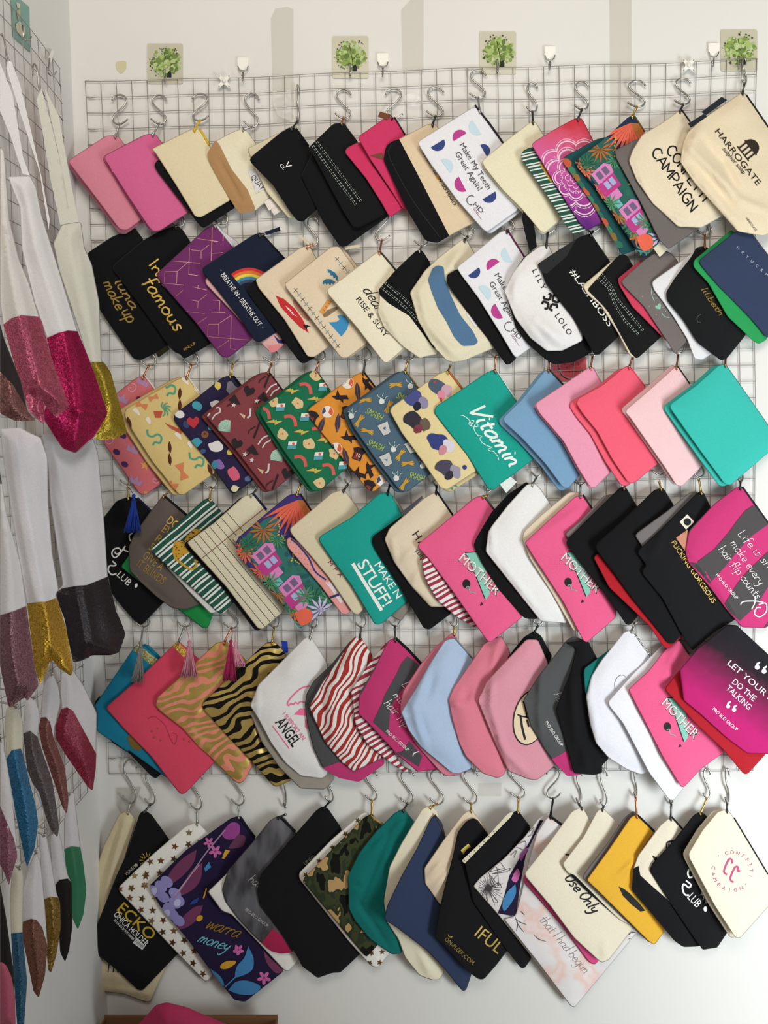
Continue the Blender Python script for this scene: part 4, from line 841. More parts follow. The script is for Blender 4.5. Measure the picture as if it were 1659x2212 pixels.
for _ in range(70):
    c = q1('D1 %d,%d' % (rs.randint(640, 890), rs.randint(405, 670)))
    if inside(np.array(lp), [c])[0]: p.disc(c, 1.5, SPOT, 1.1, 30, 6, off=1.6)
p.done()
lined = q('D1 1250,125 1330,104 1445,240 1700,900 1590,1110 1410,1262 1370,1255 1100,900 800,570 765,520 1000,350')
p = Pouch('zip_pouch', mv(lined, -7, 3), fab(BLACK), 'black pouch edge along the lined paper pouch', T=4); p.done()
p = Pouch('zip_pouch', lined, fab('#ddd5bb'), 'cream pouch printed like ruled notebook paper', zip=(q('D1 1335,108 1445,242'), '#1f2745', 2.6), pull=(554, 1058, STEEL))
LI = plain('#3d3a35', .8)
for a, b in (('812,480', '1432,1240'), ('857,442', '1475,1198'), ('905,408', '1520,1160'), ('948,372', '1562,1118'), ('1000,335', '1640,1110'), ('1050,300', '1690,1060'), ('1105,262', '1700,960')): p.ribbon(q('D1 %s %s' % (a, b)), 1.2, LI, smooth=False, off=0.5)
p.ribbon(q('D1 880,668 1430,225'), 1.4, plain('#8a5a48', .8), smooth=False); p.done()
p = Pouch('zip_pouch', q('D1 1148,490 1300,380 1500,235 1640,130 1700,700 1300,700 1165,520'), fab('#dfd7bf'), 'ruled cream pouch edge behind the purple jungle pouch', T=4)
for a, b in (('1160,495', '1200,545'), ('1195,450', '1245,505'), ('1240,410', '1290,470'), ('1290,375', '1340,440'), ('1335,340', '1390,400'), ('1385,305', '1440,365'), ('1435,265', '1490,325')): p.ribbon(q('D1 %s %s' % (a, b)), 1.2, LI, smooth=False)
p.done()
p = Pouch('zip_pouch', q('D2 250,115 340,95 445,250 700,850 640,1035 420,1215 345,1262 200,1050 0,830 -190,620 -207,540 -180,480 50,280'), fab('#42357a'), 'purple jungle print pouch with pink houses in the fourth row', zip=(q('D2 350,105 445,250'), '#20202a', 2), pull=(650, 1045, BRASS))
_o = np.array(q1('D2 -190,550')); _e = np.array(q1('D2 380,1240')); _t = np.array(q1('D2 330,120')); tropical(p, _o, _e-_o, _t-_o, '#2f6e68', '#42357a'); p.done()
p = Pouch('zip_pouch', q('D2 230,500 260,470 400,560 800,1000 785,1110 740,1140 700,1130 530,900 240,560'), fab('#e39d98'), 'pink spotted pouch edge between the jungle pouch and the cream pouch', T=4)
p.decal(q('D2 560,860 620,930 690,1040 760,1000 640,850'), fab('#e5d3d6')); p.ribbon(q('D2 270,490 330,540 420,650 480,770 570,840'), 3.5, plain('#2f3b78', .8)); p.ribbon(q('D2 605,990 680,965'), 5, plain('#2a2f63', .8))
for i in range(26): p.disc(q1('D2 %d,%d' % (265+(i % 4)*26+(i//4)*24, 520+(i//4)*44+(i % 4)*6)), .8, plain('#7a5560', .8), n=5)
p.done()
p = Pouch('zip_pouch', q('D2 620,95 720,63 845,230 1000,800 895,1085 845,1140 800,1128 600,830 400,590 280,460 256,405 450,240'), fab('#dccfb3'), 'plain cream pouch left of the teal STUFF pouch', pull=(752, 1046, DSTEEL))
p.text('MPA', q1('D2 582,690'), q1('D2 690,825'), 8.5, plain('#8d2f52', .8), spacing=.4); p.done()
p = Pouch('zip_pouch', q('D2 1060,150 1140,115 1230,240 1300,900 1290,1070 1210,1196 1130,1150 900,800'), fab('#8d857d'), 'grey pouch behind the teal STUFF pouch', T=4); p.done()
p = Pouch('zip_pouch', q('D2 1020,105 1115,85 1215,275 1400,850 1255,1035 1035,1222 985,1220 780,880 600,640 505,500 520,465 780,310'), fab('#1fa095'), 'teal pouch with bold white STUFF print', pull=(843, 1043, BLACKM))
p.text('STUFF!', q1('D2 828,700'), q1('D2 1062,1085'), 25, WHITE_I, spacing=-.03); p.text('STUFF!', q1('D2 831,698'), q1('D2 1065,1083'), 25, WHITE_I, spacing=-.03); p.ribbon(q('D2 797,700 1045,1100'), 7.5, WHITE_I, smooth=False); p.text('MAKE N', q1('D2 975,710'), q1('D2 1175,1010'), 17, WHITE_I, spacing=-.03); p.done()
p = Pouch('zip_pouch', q('D2 965,470 1220,290 1500,500 1700,1000 1640,1125 1455,1264 1405,1255 1200,900 1000,600 962,530'), fab(BLACK), 'black pouch behind the natural HARROGATE bag of the fourth row', T=6); p.done()
p = Pouch('cosmetic_bag', q('D2 1400,145 1510,80 1655,290 1800,900 1600,1070 1460,1072 1300,900 1150,690 1068,495 1110,400 1225,300'), fab('#e2d3bb'), 'natural cotton bag with partly hidden HA and sulph lettering', 'cosmetic bag', T=11, zip=(q('D2 1515,85 1655,292'), '#17171a', 2), pull=(943, 1050, BLACKM), crumple=2, folds=[(q1('D2 1130,490'), q1('D2 1160,700'), 4, 6), (q1('D2 1190,700'), q1('D2 1340,560'), 3, 8), (q1('D2 1290,890'), q1('D2 1500,1060'), 4, 7), (q1('D2 1380,760'), q1('D2 1290,880'), 3, 8)])
p.text('HARROGATE', q1('D2 1300,450'), q1('D2 1700,1000'), 17, plain('#3a2b22', .8), spacing=.1); p.text('sulphur soap', q1('D2 1325,590'), q1('D2 1560,880'), 10, plain('#3a2b22', .8)); p.label_tag('woven_label', q('D2 1220,255 1385,125 1400,140 1240,290'), fab('#4a4c52')); p.done()
p = Pouch('cosmetic_bag', q('D3 60,640 45,690 70,830 170,1010 330,1150 500,1250 540,1240 400,900 150,600'), REDST2, 'red and white striped bag edge beneath the left pink MOTHER pouch', 'cosmetic bag', T=8, crumple=2); p.done()
p = Pouch('zip_pouch', q('D3 490,140 565,116 660,235 1000,900 900,1160 632,1372 600,1360 300,930 100,660 8,560 15,530 200,380'), fab(PINKM), 'pink MOTHER pouch directly right of the natural bag with hidden lettering', zip=(q('D3 570,120 660,237'), '#4a4a4c', 2.2), pull=(1054, 1070, BRASS))
mother(p, q1('D3 335,660')); p.done()
p = Pouch('cosmetic_bag', q('D3 485,545 510,480 640,260 780,110 940,0 1100,200 1100,1000 1025,1178 920,1168 700,920 560,700'), fab(BLACK), 'black bag wrapped behind the plain white bag', 'cosmetic bag', T=7); p.done()
p = Pouch('cosmetic_bag', q('D3 940,25 1005,12 1050,50 1160,220 1400,900 1285,1210 1060,1195 850,930 660,690 588,600 610,430 640,380 780,200'), fab('#ecebec'), 'plain white bag with a folded left edge in the fourth row', 'cosmetic bag', T=10, pull=(1160, 1030, STEEL), crumple=2, folds=[(q1('D3 635,400'), q1('D3 650,600'), 4, 5), (q1('D3 660,620'), q1('D3 1100,1180'), 4, 6)]); p.done()
p = Pouch('zip_pouch', q('D3 900,490 915,425 1080,270 1300,90 1385,85 1500,500 1400,1264 1340,1280 1150,950 960,650'), fab('#e4d3bd'), 'natural cotton pouch edge behind the middle pink MOTHER pouch', T=5); p.done()
p = Pouch('zip_pouch', q('D3 1350,130 1415,112 1505,240 1700,800 1700,1160 1455,1376 1420,1360 1250,1030 1000,650 920,520 1150,310'), fab(PINKM), 'pink MOTHER pouch left of the large black pouches', zip=(q('D3 1420,116 1505,242'), '#2a2a2c', 2.2), pull=(1254, 1048, STEEL), crumple=2, folds=[(q1('D3 960,510'), q1('D3 1450,200'), 2, 9)])
mother(p, q1('D3 1208,655'), 0.95); p.done()
p = Pouch('zip_pouch', q('D3 1265,445 1400,330 1600,120 1700,100 1700,500 1290,490'), fab('#7b7070'), 'grey pouch edge behind the leftmost large black pouch', T=3); p.done()
p = Pouch('zip_pouch', q('D4 400,48 445,45 545,215 750,900 550,1145 490,1222 450,1225 300,1000 100,750 -60,540 -58,500 150,290'), fab(BLACK), 'leftmost of the three large black pouches in the fourth row', pull=(1352, 1048, COPPER)); p.done()
p = Pouch('zip_pouch', q('D4 170,650 205,610 400,750 900,1250 E4 930,95 815,203 770,190 640,0 D4 300,900'), fab('#b01f2a'), 'bright red pouch edge between the large black pouches', T=4); p.done()
p = Pouch('zip_pouch', q('D4 690,70 765,53 850,190 1100,900 E4 920,90 850,163 805,158 700,20 D4 500,1000 330,760 190,580 195,530 400,350'), fab(BLACK), 'large black pouch lying over the red pouch', pull=(1424, 1040, BRASS)); p.done()
p = Pouch('zip_pouch', q('D4 525,465 545,435 800,250 1000,85 1060,85 1000,500 600,580'), fab('#736f70'), 'grey pouch edge behind the gold-lettered black pouch', T=3, crumple=2); p.done()
p = Pouch('zip_pouch', q('D4 1060,90 1108,88 1168,212 1350,700 1380,1180 E4 1200,60 1020,215 1000,200 900,40 D4 760,1000 590,790 585,765 620,715 545,610 560,580 750,400'), fab('#17171a'), 'large black pouch with gold GORGEOUS lettering', pull=(1510, 1036, BRASS), crumple=2, folds=[(q1('D4 830,250'), q1('D4 640,700'), 3, 10)])
p.text('FUCKING GORGEOUS', q1('D4 828,520'), q1('D4 1185,1042'), 11, GOLD_I)
p.label_tag('woven_label', q('D4 905,345 970,280 1030,345 960,410'), fab('#e6dfcb')); p.disc(q1('D4 972,345'), 8, BLACK_I, off=2.2); p.label_tag('inner_lining', q('D4 875,480 975,408 975,440 955,600'), fab('#c98a72')); p.done()
LETG = gradient('black_to_magenta_print', q1('E4 1450,180'), q1('E4 1130,640'), [(0, '#232126'), (0.25, '#2c2229'), (0.75, '#9c2460'), (1.0, '#bb2470')])
p = Pouch('cosmetic_bag', q('E4 1310,0 1390,0 1660,250 1900,500 1900,950 1700,1100 1480,1095 1300,960 1080,760 935,640 905,385 1060,200'), LETG, 'black to magenta gradient bag reading DO THE TALKING', 'cosmetic bag', T=10, folds=[(q1('E4 925,400'), q1('E4 950,640'), 3, 5)])
p.text('LET YOUR HAIR', q1('E4 1305,330'), q1('E4 1800,760'), 13, WHITE_I); p.text('DO THE', q1('E4 1345,490'), q1('E4 1535,655'), 13, WHITE_I); p.text('TALKING', q1('E4 1295,545'), q1('E4 1495,730'), 13, WHITE_I); p.text('PRO BLO GROUP', q1('E4 1180,722'), q1('E4 1388,908'), 7.5, WHITE_I)
for c, k in ((q1('E4 1600,370'), 1.15), (q1('E4 1348,700'), 1.0)):
    for d in (-1, 1):
        x, y = c[0]+d*6.5*k, c[1]+d*3.8*k; p.disc((x-1, y+2), 4.6*k, WHITE_I); p.decal([(x-5.4*k, y+2), (x-2*k, y-6*k), (x+4*k, y-9*k), (x+5*k, y-6.5*k), (x+0.5*k, y-2*k)], WHITE_I)
p.done()
p = Pouch('cosmetic_bag', q('D4 1385,52 1440,42 1660,350 1900,700 1850,1100 1640,1250 1435,1245 1300,1090 1150,890 975,690 950,600 985,420 1200,190'), fab('#c83a78'), 'magenta and charcoal banded bag with white hair flip quote', 'cosmetic bag', T=10, zip=(q('D4 1440,45 1660,352'), '#2a2a2e', 2), pull=(1600, 1040, DSTEEL), folds=[(q1('D4 980,590'), q1('D4 1420,1180'), 3, 5)])
p.base = 1.3
for t in ('D4 1380,55 1320,95 1170,220 990,430 975,400 1180,190', 'D4 1535,205 1470,245 1400,330 1330,430 1200,580 1040,700 990,690 1090,790 1160,870 1300,720 1380,620 1500,480 1655,370 1700,300', 'D4 1290,1045 1400,870 1500,750 1660,600 1750,620 1660,900 1560,1060 1420,1190 1330,1110', 'D4 1600,1290 1660,1200 1760,1080 1800,1200'): p.decal(q(t), fab('#4f4b4d'))
for t, a, b in (('Life is short', 'D4 1400,450', 'D4 1735,845'), ('make every', 'D4 1335,525', 'D4 1585,890'), ('hair flip counts', 'D4 1235,580', 'D4 1560,1010')): p.script(t, q1(a), q1(b), 9.5, 1.05, WHITE_I, 0.1)
p.text('PRO BLO GROUP', q1('D4 1208,800'), q1('D4 1388,1008'), 6.5, WHITE_I)
p.ribbon(q('D4 1425,1050 1450,1025 1540,1020 1620,1030'), 2.4, WHITE_I); p.ribbon(q('D4 1550,980 1545,1040 1520,1090'), 2.4, WHITE_I); p.ribbon(q('D4 1580,1050 1640,1040 1645,1110 1590,1155 1545,1130 1560,1080 1600,1075'), 2.4, WHITE_I); p.done()
# ================================================================== third row
def blob(p, c, r, m, seed=0, squash=0.8, ang=40, n=10):
    rs = np.random.RandomState(seed); a = R(ang)
    P = []
    for i in range(n):
        t = 2*math.pi*i/n; k = r*rs.uniform(0.75, 1.1); x, y = k*math.cos(t), k*squash*math.sin(t)
        P.append((c[0]+x*math.cos(a)-y*math.sin(a), c[1]+x*math.sin(a)+y*math.cos(a)))
    p.decal(P, m, smooth=True)
def shape(p, c, pts, k, ang, m, smooth=False):
    a = R(ang); p.decal([(c[0]+k*(x*math.cos(a)-y*math.sin(a)), c[1]+k*(x*math.sin(a)+y*math.cos(a))) for x, y in pts], m, smooth=smooth)
def line(p, c, pts, k, ang, m, w, **kw):
    a = R(ang); p.ribbon([(c[0]+k*(x*math.cos(a)-y*math.sin(a)), c[1]+k*(x*math.sin(a)+y*math.cos(a))) for x, y in pts], w, m, **kw)
CROWN = [(-1, .6), (-1.1, -.6), (-.45, 0), (0, -.9), (.45, 0), (1.1, -.6), (1, .6)]
HEART = [(0, 1), (-.9, .1), (-.95, -.5), (-.5, -.85), (0, -.45), (.5, -.85), (.95, -.5), (.9, .1)]
FEATH = [(0, -1.3), (.3, -.6), (.35, .2), (.15, .9), (0, 1.2), (-.15, .9), (-.35, .2), (-.3, -.6)]
BOLT = [(-1.2, .1), (-.1, -.5), (0, -.1), (1.2, -.45), (.1, .35), (0, 0)]
BIRD = [(-1, .1), (-.5, -.1), (-.4, -.9), (0, -.2), (.9, -.4), (1.2, .1), (.5, .2), (.6, .7), (.1, .35), (-.4, .4)]
FANS = [(0, .9), (-1, -.2), (-.6, -.7), (0, -.9), (.6, -.7), (1, -.2)]
BOW = [(0, -.15), (-1, -.6), (-1, .6), (0, .15), (1, .6), (1, -.6)]
SNAKE = [(-1, -1), (-.9, -.3), (-.3, -.1), (.3, -.4), (.8, 0), (.6, .7), (0, .6), (-.3, 1)]
LILAC, PLUM, STARY = plain('#b58cb4', .85), plain('#4a2a63', .85), plain('#e0a25c', .85)
p = Pouch('zip_pouch', q('C1 300,215 370,205 465,335 700,900 520,1115 375,1222 320,1215 170,1000 20,790 -30,700 30,480 130,350'), fab('#d9737a'), 'coral pouch printed with lilac crowns and stars', zip=(q('C1 370,208 465,333'), '#e6dcdc', 2), pull=(322, 789, COPPER))
for t in ('C1 265,830', 'C1 290,1100', 'C1 350,255', 'C1 175,400'): shape(p, q1(t), CROWN, 13, 25, LILAC)
for t in ('C1 255,310', 'C1 60,755', 'C1 465,1090'): line(p, q1(t), [(-.2, -.9), (.6, -.8), (.8, 0), (.2, .7), (-.6, .4), (-.5, -.1), (0, 0)], 11, 10, plain('#d9a0b4', .85), 2.2)
for t in ('C1 195,960', 'C1 320,405', 'C1 180,715', 'C1 125,855'): p.disc(q1(t), 8, PLUM, 6, 30)
p.star(q1('C1 367,968'), 12, STARY, -80); p.star(q1('C1 375,1200'), 6, STARY, -80); p.done()
yp = q('C1 640,235 725,205 850,370 1080,900 950,1045 700,1222 655,1220 430,940 250,660 190,545 200,490 400,370')
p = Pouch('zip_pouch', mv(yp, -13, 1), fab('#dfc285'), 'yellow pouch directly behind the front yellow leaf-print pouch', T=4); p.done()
p = Pouch('zip_pouch', yp, fab('#e3c988'), 'pale yellow pouch printed with wings, snakes and feathers', zip=(q('C1 730,208 850,370'), '#e8e4dc', 2), pull=(414, 787, COPPER))
TEALP, BRN, ORG, WP = plain('#55a58a', .85), plain('#5a2a22', .85), plain('#e0855a', .85), plain('#efe6dc', .85)
for t in ('C1 455,730', 'C1 815,925', 'C1 575,310'): line(p, q1(t), SNAKE, 17, 0, TEALP, 4.2)
for t, a in (('C1 665,405', 3), ('C1 580,865', -5)):
    c = np.array(q1(t)); shape(p, c+(0, -12), FEATH, 11, a, BRN); shape(p, c+(0, 13), FEATH, 11, 180+a, BRN)
shape(p, q1('C1 235,610'), FEATH, 12, -15, BRN); shape(p, q1('C1 925,1010'), FEATH, 12, -20, BRN)
for t in ('C1 335,555', 'C1 690,760', 'C1 750,290'):
    c = np.array(q1(t)); shape(p, c+(-8, -5), [(0, 0), (-1.4, -.2), (-1.2, -.9), (-.2, -.8), (.6, -.1)], 10, 35, WP, True); shape(p, c+(9, 5), [(0, 0), (1.4, .6), (1.2, -.3), (.2, -.8)], 10, 30, WP, True)
c = np.array(q1('C1 480,530')); shape(p, c, [(-1, -.6), (1, -.6), (.6, .8), (-.6, .8)], 10, 0, plain('#c2583e', .85))
for i in range(6): line(p, np.array(q1('C1 530,490')), [(0, 0), (.5, -.25), (1, 0)], 16, -100+i*40, TEALP, 3, taper=1)
shape(p, q1('C1 685,1020'), BOW, 17, 70, ORG); shape(p, q1('C1 340,455'), BOW, 12, 20, ORG); shape(p, q1('C1 440,390'), BOW, 10, -20, ORG)
shape(p, q1('C1 610,640'), [(-1.2, -.2), (1.2, .1), (1.2, .6), (-.2, .3)], 17, 15, plain('#bf5a3c', .85)); shape(p, q1('C1 600,1130'), [(-1, 0), (-.2, -.5), (0, 0), (.9, -.4), (.7, .6), (-.4, .5)], 15, 20, ORG); p.done()
p = Pouch('zip_pouch', q('C1 1030,215 1115,198 1205,310 1450,900 1280,1105 1130,1212 1100,1205 900,920 640,620 608,570 630,520 800,400'), fab('#2d2748'), 'navy pouch scattered with hearts, cookies and pastel blobs', zip=(q('C1 1120,205 1205,312'), '#121218', 2.6), pull=(503, 786, BRASS))
for i, (t, h, r) in enumerate((('C1 665,535', '#e8e6e8', 11), ('C1 810,460', '#4aa3b8', 14), ('C1 720,620', '#39466f', 10), ('C1 935,630', '#4aa3b8', 11), ('C1 805,780', '#4aa3b8', 14), ('C1 970,810', '#e6e2e2', 17), ('C1 1000,960', '#8c6cb4', 14), ('C1 1120,1040', '#d8627f', 17), ('C1 960,970', '#3f8ea8', 10), ('C1 1100,850', '#dcc05a', 11), ('C1 1135,1165', '#e0d9b0', 10), ('C1 970,450', '#e2dcdc', 13), ('C1 1110,320', '#7d7a84', 17), ('C1 990,290', '#dcc768', 9), ('C1 1250,1080', '#5d6c9a', 9), ('C1 860,850', '#3b5f8f', 8))): blob(p, q1(t), r, plain(h, .85), i, .75, 35*i)
shape(p, q1('C1 780,600'), HEART, 14, -5, plain('#c23540', .85)); p.disc(q1('C1 880,705'), 8, plain('#8a5636', .85)); p.disc(q1('C1 880,700'), 2, plain('#2d2748', .85)); p.done()
mp_ = q('C1 1330,200 1420,163 1545,330 1800,850 1655,1030 1460,1190 1410,1188 1150,850 920,590 883,545 1000,450')
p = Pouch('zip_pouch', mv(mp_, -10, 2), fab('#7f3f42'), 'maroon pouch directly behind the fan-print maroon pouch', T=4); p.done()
p = Pouch('zip_pouch', mp_, fab('#87434a'), 'maroon pouch printed with fans, black hearts and umbrellas', zip=(q('C1 1425,168 1545,330'), '#3c2326', 1.6), pull=(587, 785, COPPER))
DK, MN, WR = plain('#2c2326', .85), plain('#a9cdbb', .85), plain('#d8cfd0', .85)
for t in ('C1 1255,335', 'C1 1150,785', 'C1 1580,1040'): shape(p, q1(t), HEART, 13, 20, DK)
for t in ('C1 1055,640', 'C1 1500,890'):
    shape(p, q1(t), FANS, 17, -40, MN)
    for i in range(6): line(p, q1(t), [(0, .9), (-.9+.36*i, -.55)], 17, -40, plain('#7fa593', .85), .8)
for t in ('C1 1130,420', 'C1 1380,400', 'C1 1285,850'): shape(p, q1(t), [(-.2, -1), (1, .2), (.5, .4), (-.9, .1)], 15, 15, DK); line(p, q1(t), [(0, 0), (-1, 1)], 14, 10, DK, 2)
for t in ('C1 1320,660', 'C1 1470,1120', 'C1 1410,230'): line(p, q1(t), [(.5, -1.4), (-.3, 1.4)], 14, 5, DK, 4); line(p, q1(t), [(-.2, -.5), (-1.2, .3), (-1.4, .9)], 12, 5, DK, 2)
for t in ('C1 1390,760', 'C1 1460,320', 'C1 960,520'): line(p, q1(t), [(-1, .8), (-.4, -.4), (.6, -1), (.9, -.3), (.2, .3), (-.2, 1.2)], 13, 10, WR, 3)
for t in ('C1 1240,530', 'C1 1395,1000'): line(p, q1(t), [(.6, -1), (.5, .3), (0, .7)], 12, 0, WR, 4); shape(p, np.array(q1(t))+(-9, 3), [(-1, -.6), (.6, 0), (.3, .9)], 9, 0, plain('#d9b48c', .85))
for t in ('C1 1125,455', 'C1 1320,420', 'C1 1220,875', 'C1 1280,925'): p.star(q1(t), 6, WR, -80)
p.done()
gp = q('C2 400,190 485,152 610,340 860,800 755,985 515,1188 455,1190 230,880 40,590 0,520 20,470 200,350')
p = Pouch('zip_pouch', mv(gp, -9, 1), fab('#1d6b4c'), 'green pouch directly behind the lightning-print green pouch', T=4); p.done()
p = Pouch('zip_pouch', gp, fab('#20714f'), 'green pouch printed with lightning bolts and red scarves', zip=(q('C2 490,160 610,338'), '#2c4038', 1.6, BRASS), pull=(689, 782, COPPER))
RS, BL, CB, TB = plain('#d65f5a', .85), plain('#d9b05a', .85), plain('#d9c08c', .85), plain('#57a0b0', .85)
for t in ('C2 395,310', 'C2 265,585', 'C2 350,930', 'C2 590,1000', 'C2 40,520', 'C2 500,690'): line(p, q1(t), [(-1, -.6), (0, -.7), (.7, -.1), (.9, 1)], 13, 0, RS, 7)
for t in ('C2 270,340', 'C2 130,605', 'C2 355,690', 'C2 470,1020', 'C2 480,410', 'C2 555,760'): shape(p, q1(t), BOLT, 15, 8, BL); shape(p, np.array(q1(t))+(5, -2), BOLT, 9, 8, plain('#bcc458', .85))
for i, t in enumerate(('C2 330,440', 'C2 200,700', 'C2 425,785', 'C2 515,1120', 'C2 640,870', 'C2 480,205', 'C2 120,420')): blob(p, q1(t), 14, CB, 30+i, .85); p.disc(q1(t), 2, RS)
for t in ('C2 180,475', 'C2 280,800', 'C2 505,890', 'C2 545,300', 'C2 390,560', 'C2 715,970'):
    c = q1(t); shape(p, c, [(-.9, -.7), (.9, -1.1), (.9, .3), (-.9, .7)], 10, 10, plain('#ece6df', .85)); shape(p, c, [(-.9, .1), (.9, -.3), (.9, .6), (-.9, 1)], 10, 10, TB); p.disc((c[0]+3, c[1]-4), 3, RS)
p.done()
op = q('C2 820,195 890,170 1000,315 1250,850 1115,1070 985,1192 930,1185 760,970 530,690 430,560 415,490 600,350')
p = Pouch('zip_pouch', op, fab('#e3963c'), 'orange pouch printed with crows, feathers and balls', zip=(q('C2 895,175 1000,315'), '#27201c', 1.8), pull=(789, 781, DSTEEL))
CROW = plain('#2a2026', .85)
for t, a in (('C2 685,385', 10), ('C2 760,730', 10), ('C2 920,270', 60), ('C2 845,1040', 30), ('C2 940,1000', 80), ('C2 845,660', 70)): shape(p, q1(t), BIRD, 17, a, CROW)
for t, a in (('C2 840,340', -5), ('C2 670,610', 5), ('C2 740,900', -15), ('C2 525,640', 20)): shape(p, q1(t), FEATH, 17, a, plain('#463646', .85)); line(p, q1(t), [(0, -1.2), (0, 1.3)], 16, a, plain('#7d6a78', .85), .8)
for t in ('C2 582,512', 'C2 755,265', 'C2 655,825', 'C2 1050,1100'):
    c = q1(t); p.disc(c, 13, plain('#efe6dc', .85)); p.decal([(c[0]+12*math.cos(R(a)), c[1]+12*math.sin(R(a))) for a in range(-60, 50, 15)]+[(c[0]+2, c[1]+2)], plain('#d9623c', .85)); p.decal([(c[0]+12*math.cos(R(a)), c[1]+12*math.sin(R(a))) for a in range(150, 250, 15)]+[(c[0]-3, c[1]-1)], plain('#44486a', .85))
for t in ('C2 845,870', 'C2 450,560', 'C2 745,520', 'C2 935,1150'):
    shape(p, q1(t), [(-1, -.6), (-.4, -1), (.4, -1), (1, -.6), (.7, -.1), (.7, 1), (-.7, 1), (-.7, -.1)], 14, 20, CROW); shape(p, np.array(q1(t))+(-2, 2), [(-.55, -.4), (.55, -.4), (.55, .9), (-.55, .9)], 11, 20, plain('#8e3a2c', .85))
p.text('10', q1('C2 818,890'), q1('C2 860,905'), 8, WP); p.done()
bp_ = q('C2 1175,180 1245,155 1360,310 1600,850 1460,1045 1265,1195 1195,1185 1000,930 800,640 748,510 760,480 1000,310')
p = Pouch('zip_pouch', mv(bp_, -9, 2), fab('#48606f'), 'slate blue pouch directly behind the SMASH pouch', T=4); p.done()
p = Pouch('zip_pouch', bp_, fab('#50697d'), 'slate blue pouch with green SMASH lettering', zip=(q('C2 1250,160 1360,310'), '#7a6a3c', 1.6, BRASS), pull=(881, 781, BRASS))
LIME, FL = plain('#a9bf4a', .85), plain('#c99a3a', .85)
for a, b in (('C2 900,520', 'C2 1040,590'), ('C2 915,790', 'C2 1050,850'), ('C2 1270,1070', 'C2 1400,1110'), ('C2 1165,390', 'C2 1290,450')): p.text('SMASH', q1(a), q1(b), 14, LIME, slant=.2)
for t, a in (('C2 1165,285', -10), ('C2 905,415', -10), ('C2 855,590', -60), ('C2 920,680', 10), ('C2 1105,470', -70), ('C2 1205,880', -60), ('C2 1265,955', -10), ('C2 1240,1130', -60)):
    for k in (-14, 6, 24): line(p, q1(t), [(-1, 0), (0, -.1), (1, 0)], 14, a+k, FL, 4.5, taper=1)
for t in ('C2 1045,420', 'C2 1145,830', 'C2 1290,290', 'C2 785,545', 'C2 1170,1075', 'C2 1395,970'):
    blob(p, q1(t), 6.5, plain('#d9dcdc', .85), 4, 1)
    for a in (-125, -80, -40): line(p, q1(t), [(.6, 0), (1, .25), (1.4, -.1), (2.1, .1)], 8, a, plain('#b9cdbb', .85), 1.3, smooth=False)
for t in ('C2 1070,655', 'C2 1085,920', 'C2 1300,810'): shape(p, q1(t), [(-1, -1), (1, -1), (.7, 1), (0, 1.15), (-.7, 1)], 12, -25, plain('#c8c8c4', .85)); shape(p, q1(t), [(-.5, -.4), (.5, -.4), (0, .6)], 8, -25, fab('#50697d'))
p.done()
cp_ = q('C3 180,190 265,157 395,325 620,850 520,1010 260,1178 205,1165 60,950 -130,690 -230,510 -215,470 0,320')
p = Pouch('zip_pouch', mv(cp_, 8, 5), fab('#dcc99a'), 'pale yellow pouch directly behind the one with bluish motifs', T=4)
line(p, q1('C3 325,1150'), SNAKE, 11, 60, TEALP, 4); p.done()
p = Pouch('zip_pouch', cp_, fab('#e6d3a0'), 'pale yellow pouch with large purple and blue motifs', zip=(q('C3 270,162 395,325'), '#b5632f', 2.2), pull=(973, 790, BRASS))
for i, (t, hs) in enumerate((('C3 10,420', ('#4a4f8c', '#8f8aa8', '#232338')), ('C3 215,320', ('#4d5c72', '#c9a2b4', '#d88aa0')), ('C3 20,610', ('#33303c', '#6a5a4f', '#7d3a45')), ('C3 225,790', ('#34407f', '#d8d2de', '#c98a98')), ('C3 285,1010', ('#4b4658', '#9a93a8', '#2f2b38')))):
    c = np.array(q1(t))
    for j, h in enumerate(hs): blob(p, c+np.array([(-8, -5), (9, 2), (-1, 9)][j])*1.3, (24, 16, 12)[j], plain(h, .85), i*9+j, .75, 20+50*j)
for t in ('C3 152,258', 'C3 208,400', 'C3 210,415'): p.disc(q1(t), 2.5, plain('#c2453c', .85))
p.disc(q1('C3 410,985'), 5, plain('#34407f', .85)); p.done()
p = Pouch('zip_pouch', q('C3 590,180 670,146 850,415 1150,780 1005,910 655,1180 610,1172 430,880 240,640 148,520 160,468 400,310'), fab('#1fa294'), 'teal pouch with white brush script Vitamin Sea', zip=(q('C3 675,150 850,412'), '#c9d8d4', 1.4), pull=(1070, 770, COPPER))
p.script('Vitamin', q1('C3 430,490'), q1('C3 800,985'), 18, 5.2, plain('#eaf3f1', .8), 0.35)
p.ribbon(q('C3 375,540 410,550 455,590 470,630 500,640 525,635 515,615 495,625 490,660 520,710 560,718 540,735 555,770 600,800 640,815 610,830 625,845 655,850 690,890 702,925'), 1.3, plain('#eaf3f1', .8)); p.ribbon(q('C3 455,590 445,615 470,635'), 1.3, plain('#eaf3f1', .8)); p.ribbon(q('C3 455,590 490,585 470,620'), 1.3, plain('#eaf3f1', .8))
p.label_tag('woven_label', q('C3 710,1130 800,1065 855,1110 765,1205'), fab('#e3ece8')); p.disc(q1('C3 788,1130'), 13, plain('#6fcbb0', .8), off=1.6); p.done()
def double(poly, dx, dy, col, label, back, **kw):
    b = Pouch('zip_pouch', mv(poly, dx, dy), fab(col), back, T=4); b.done()
    f = Pouch('zip_pouch', poly, fab(col), label, **kw); f.done(); return f
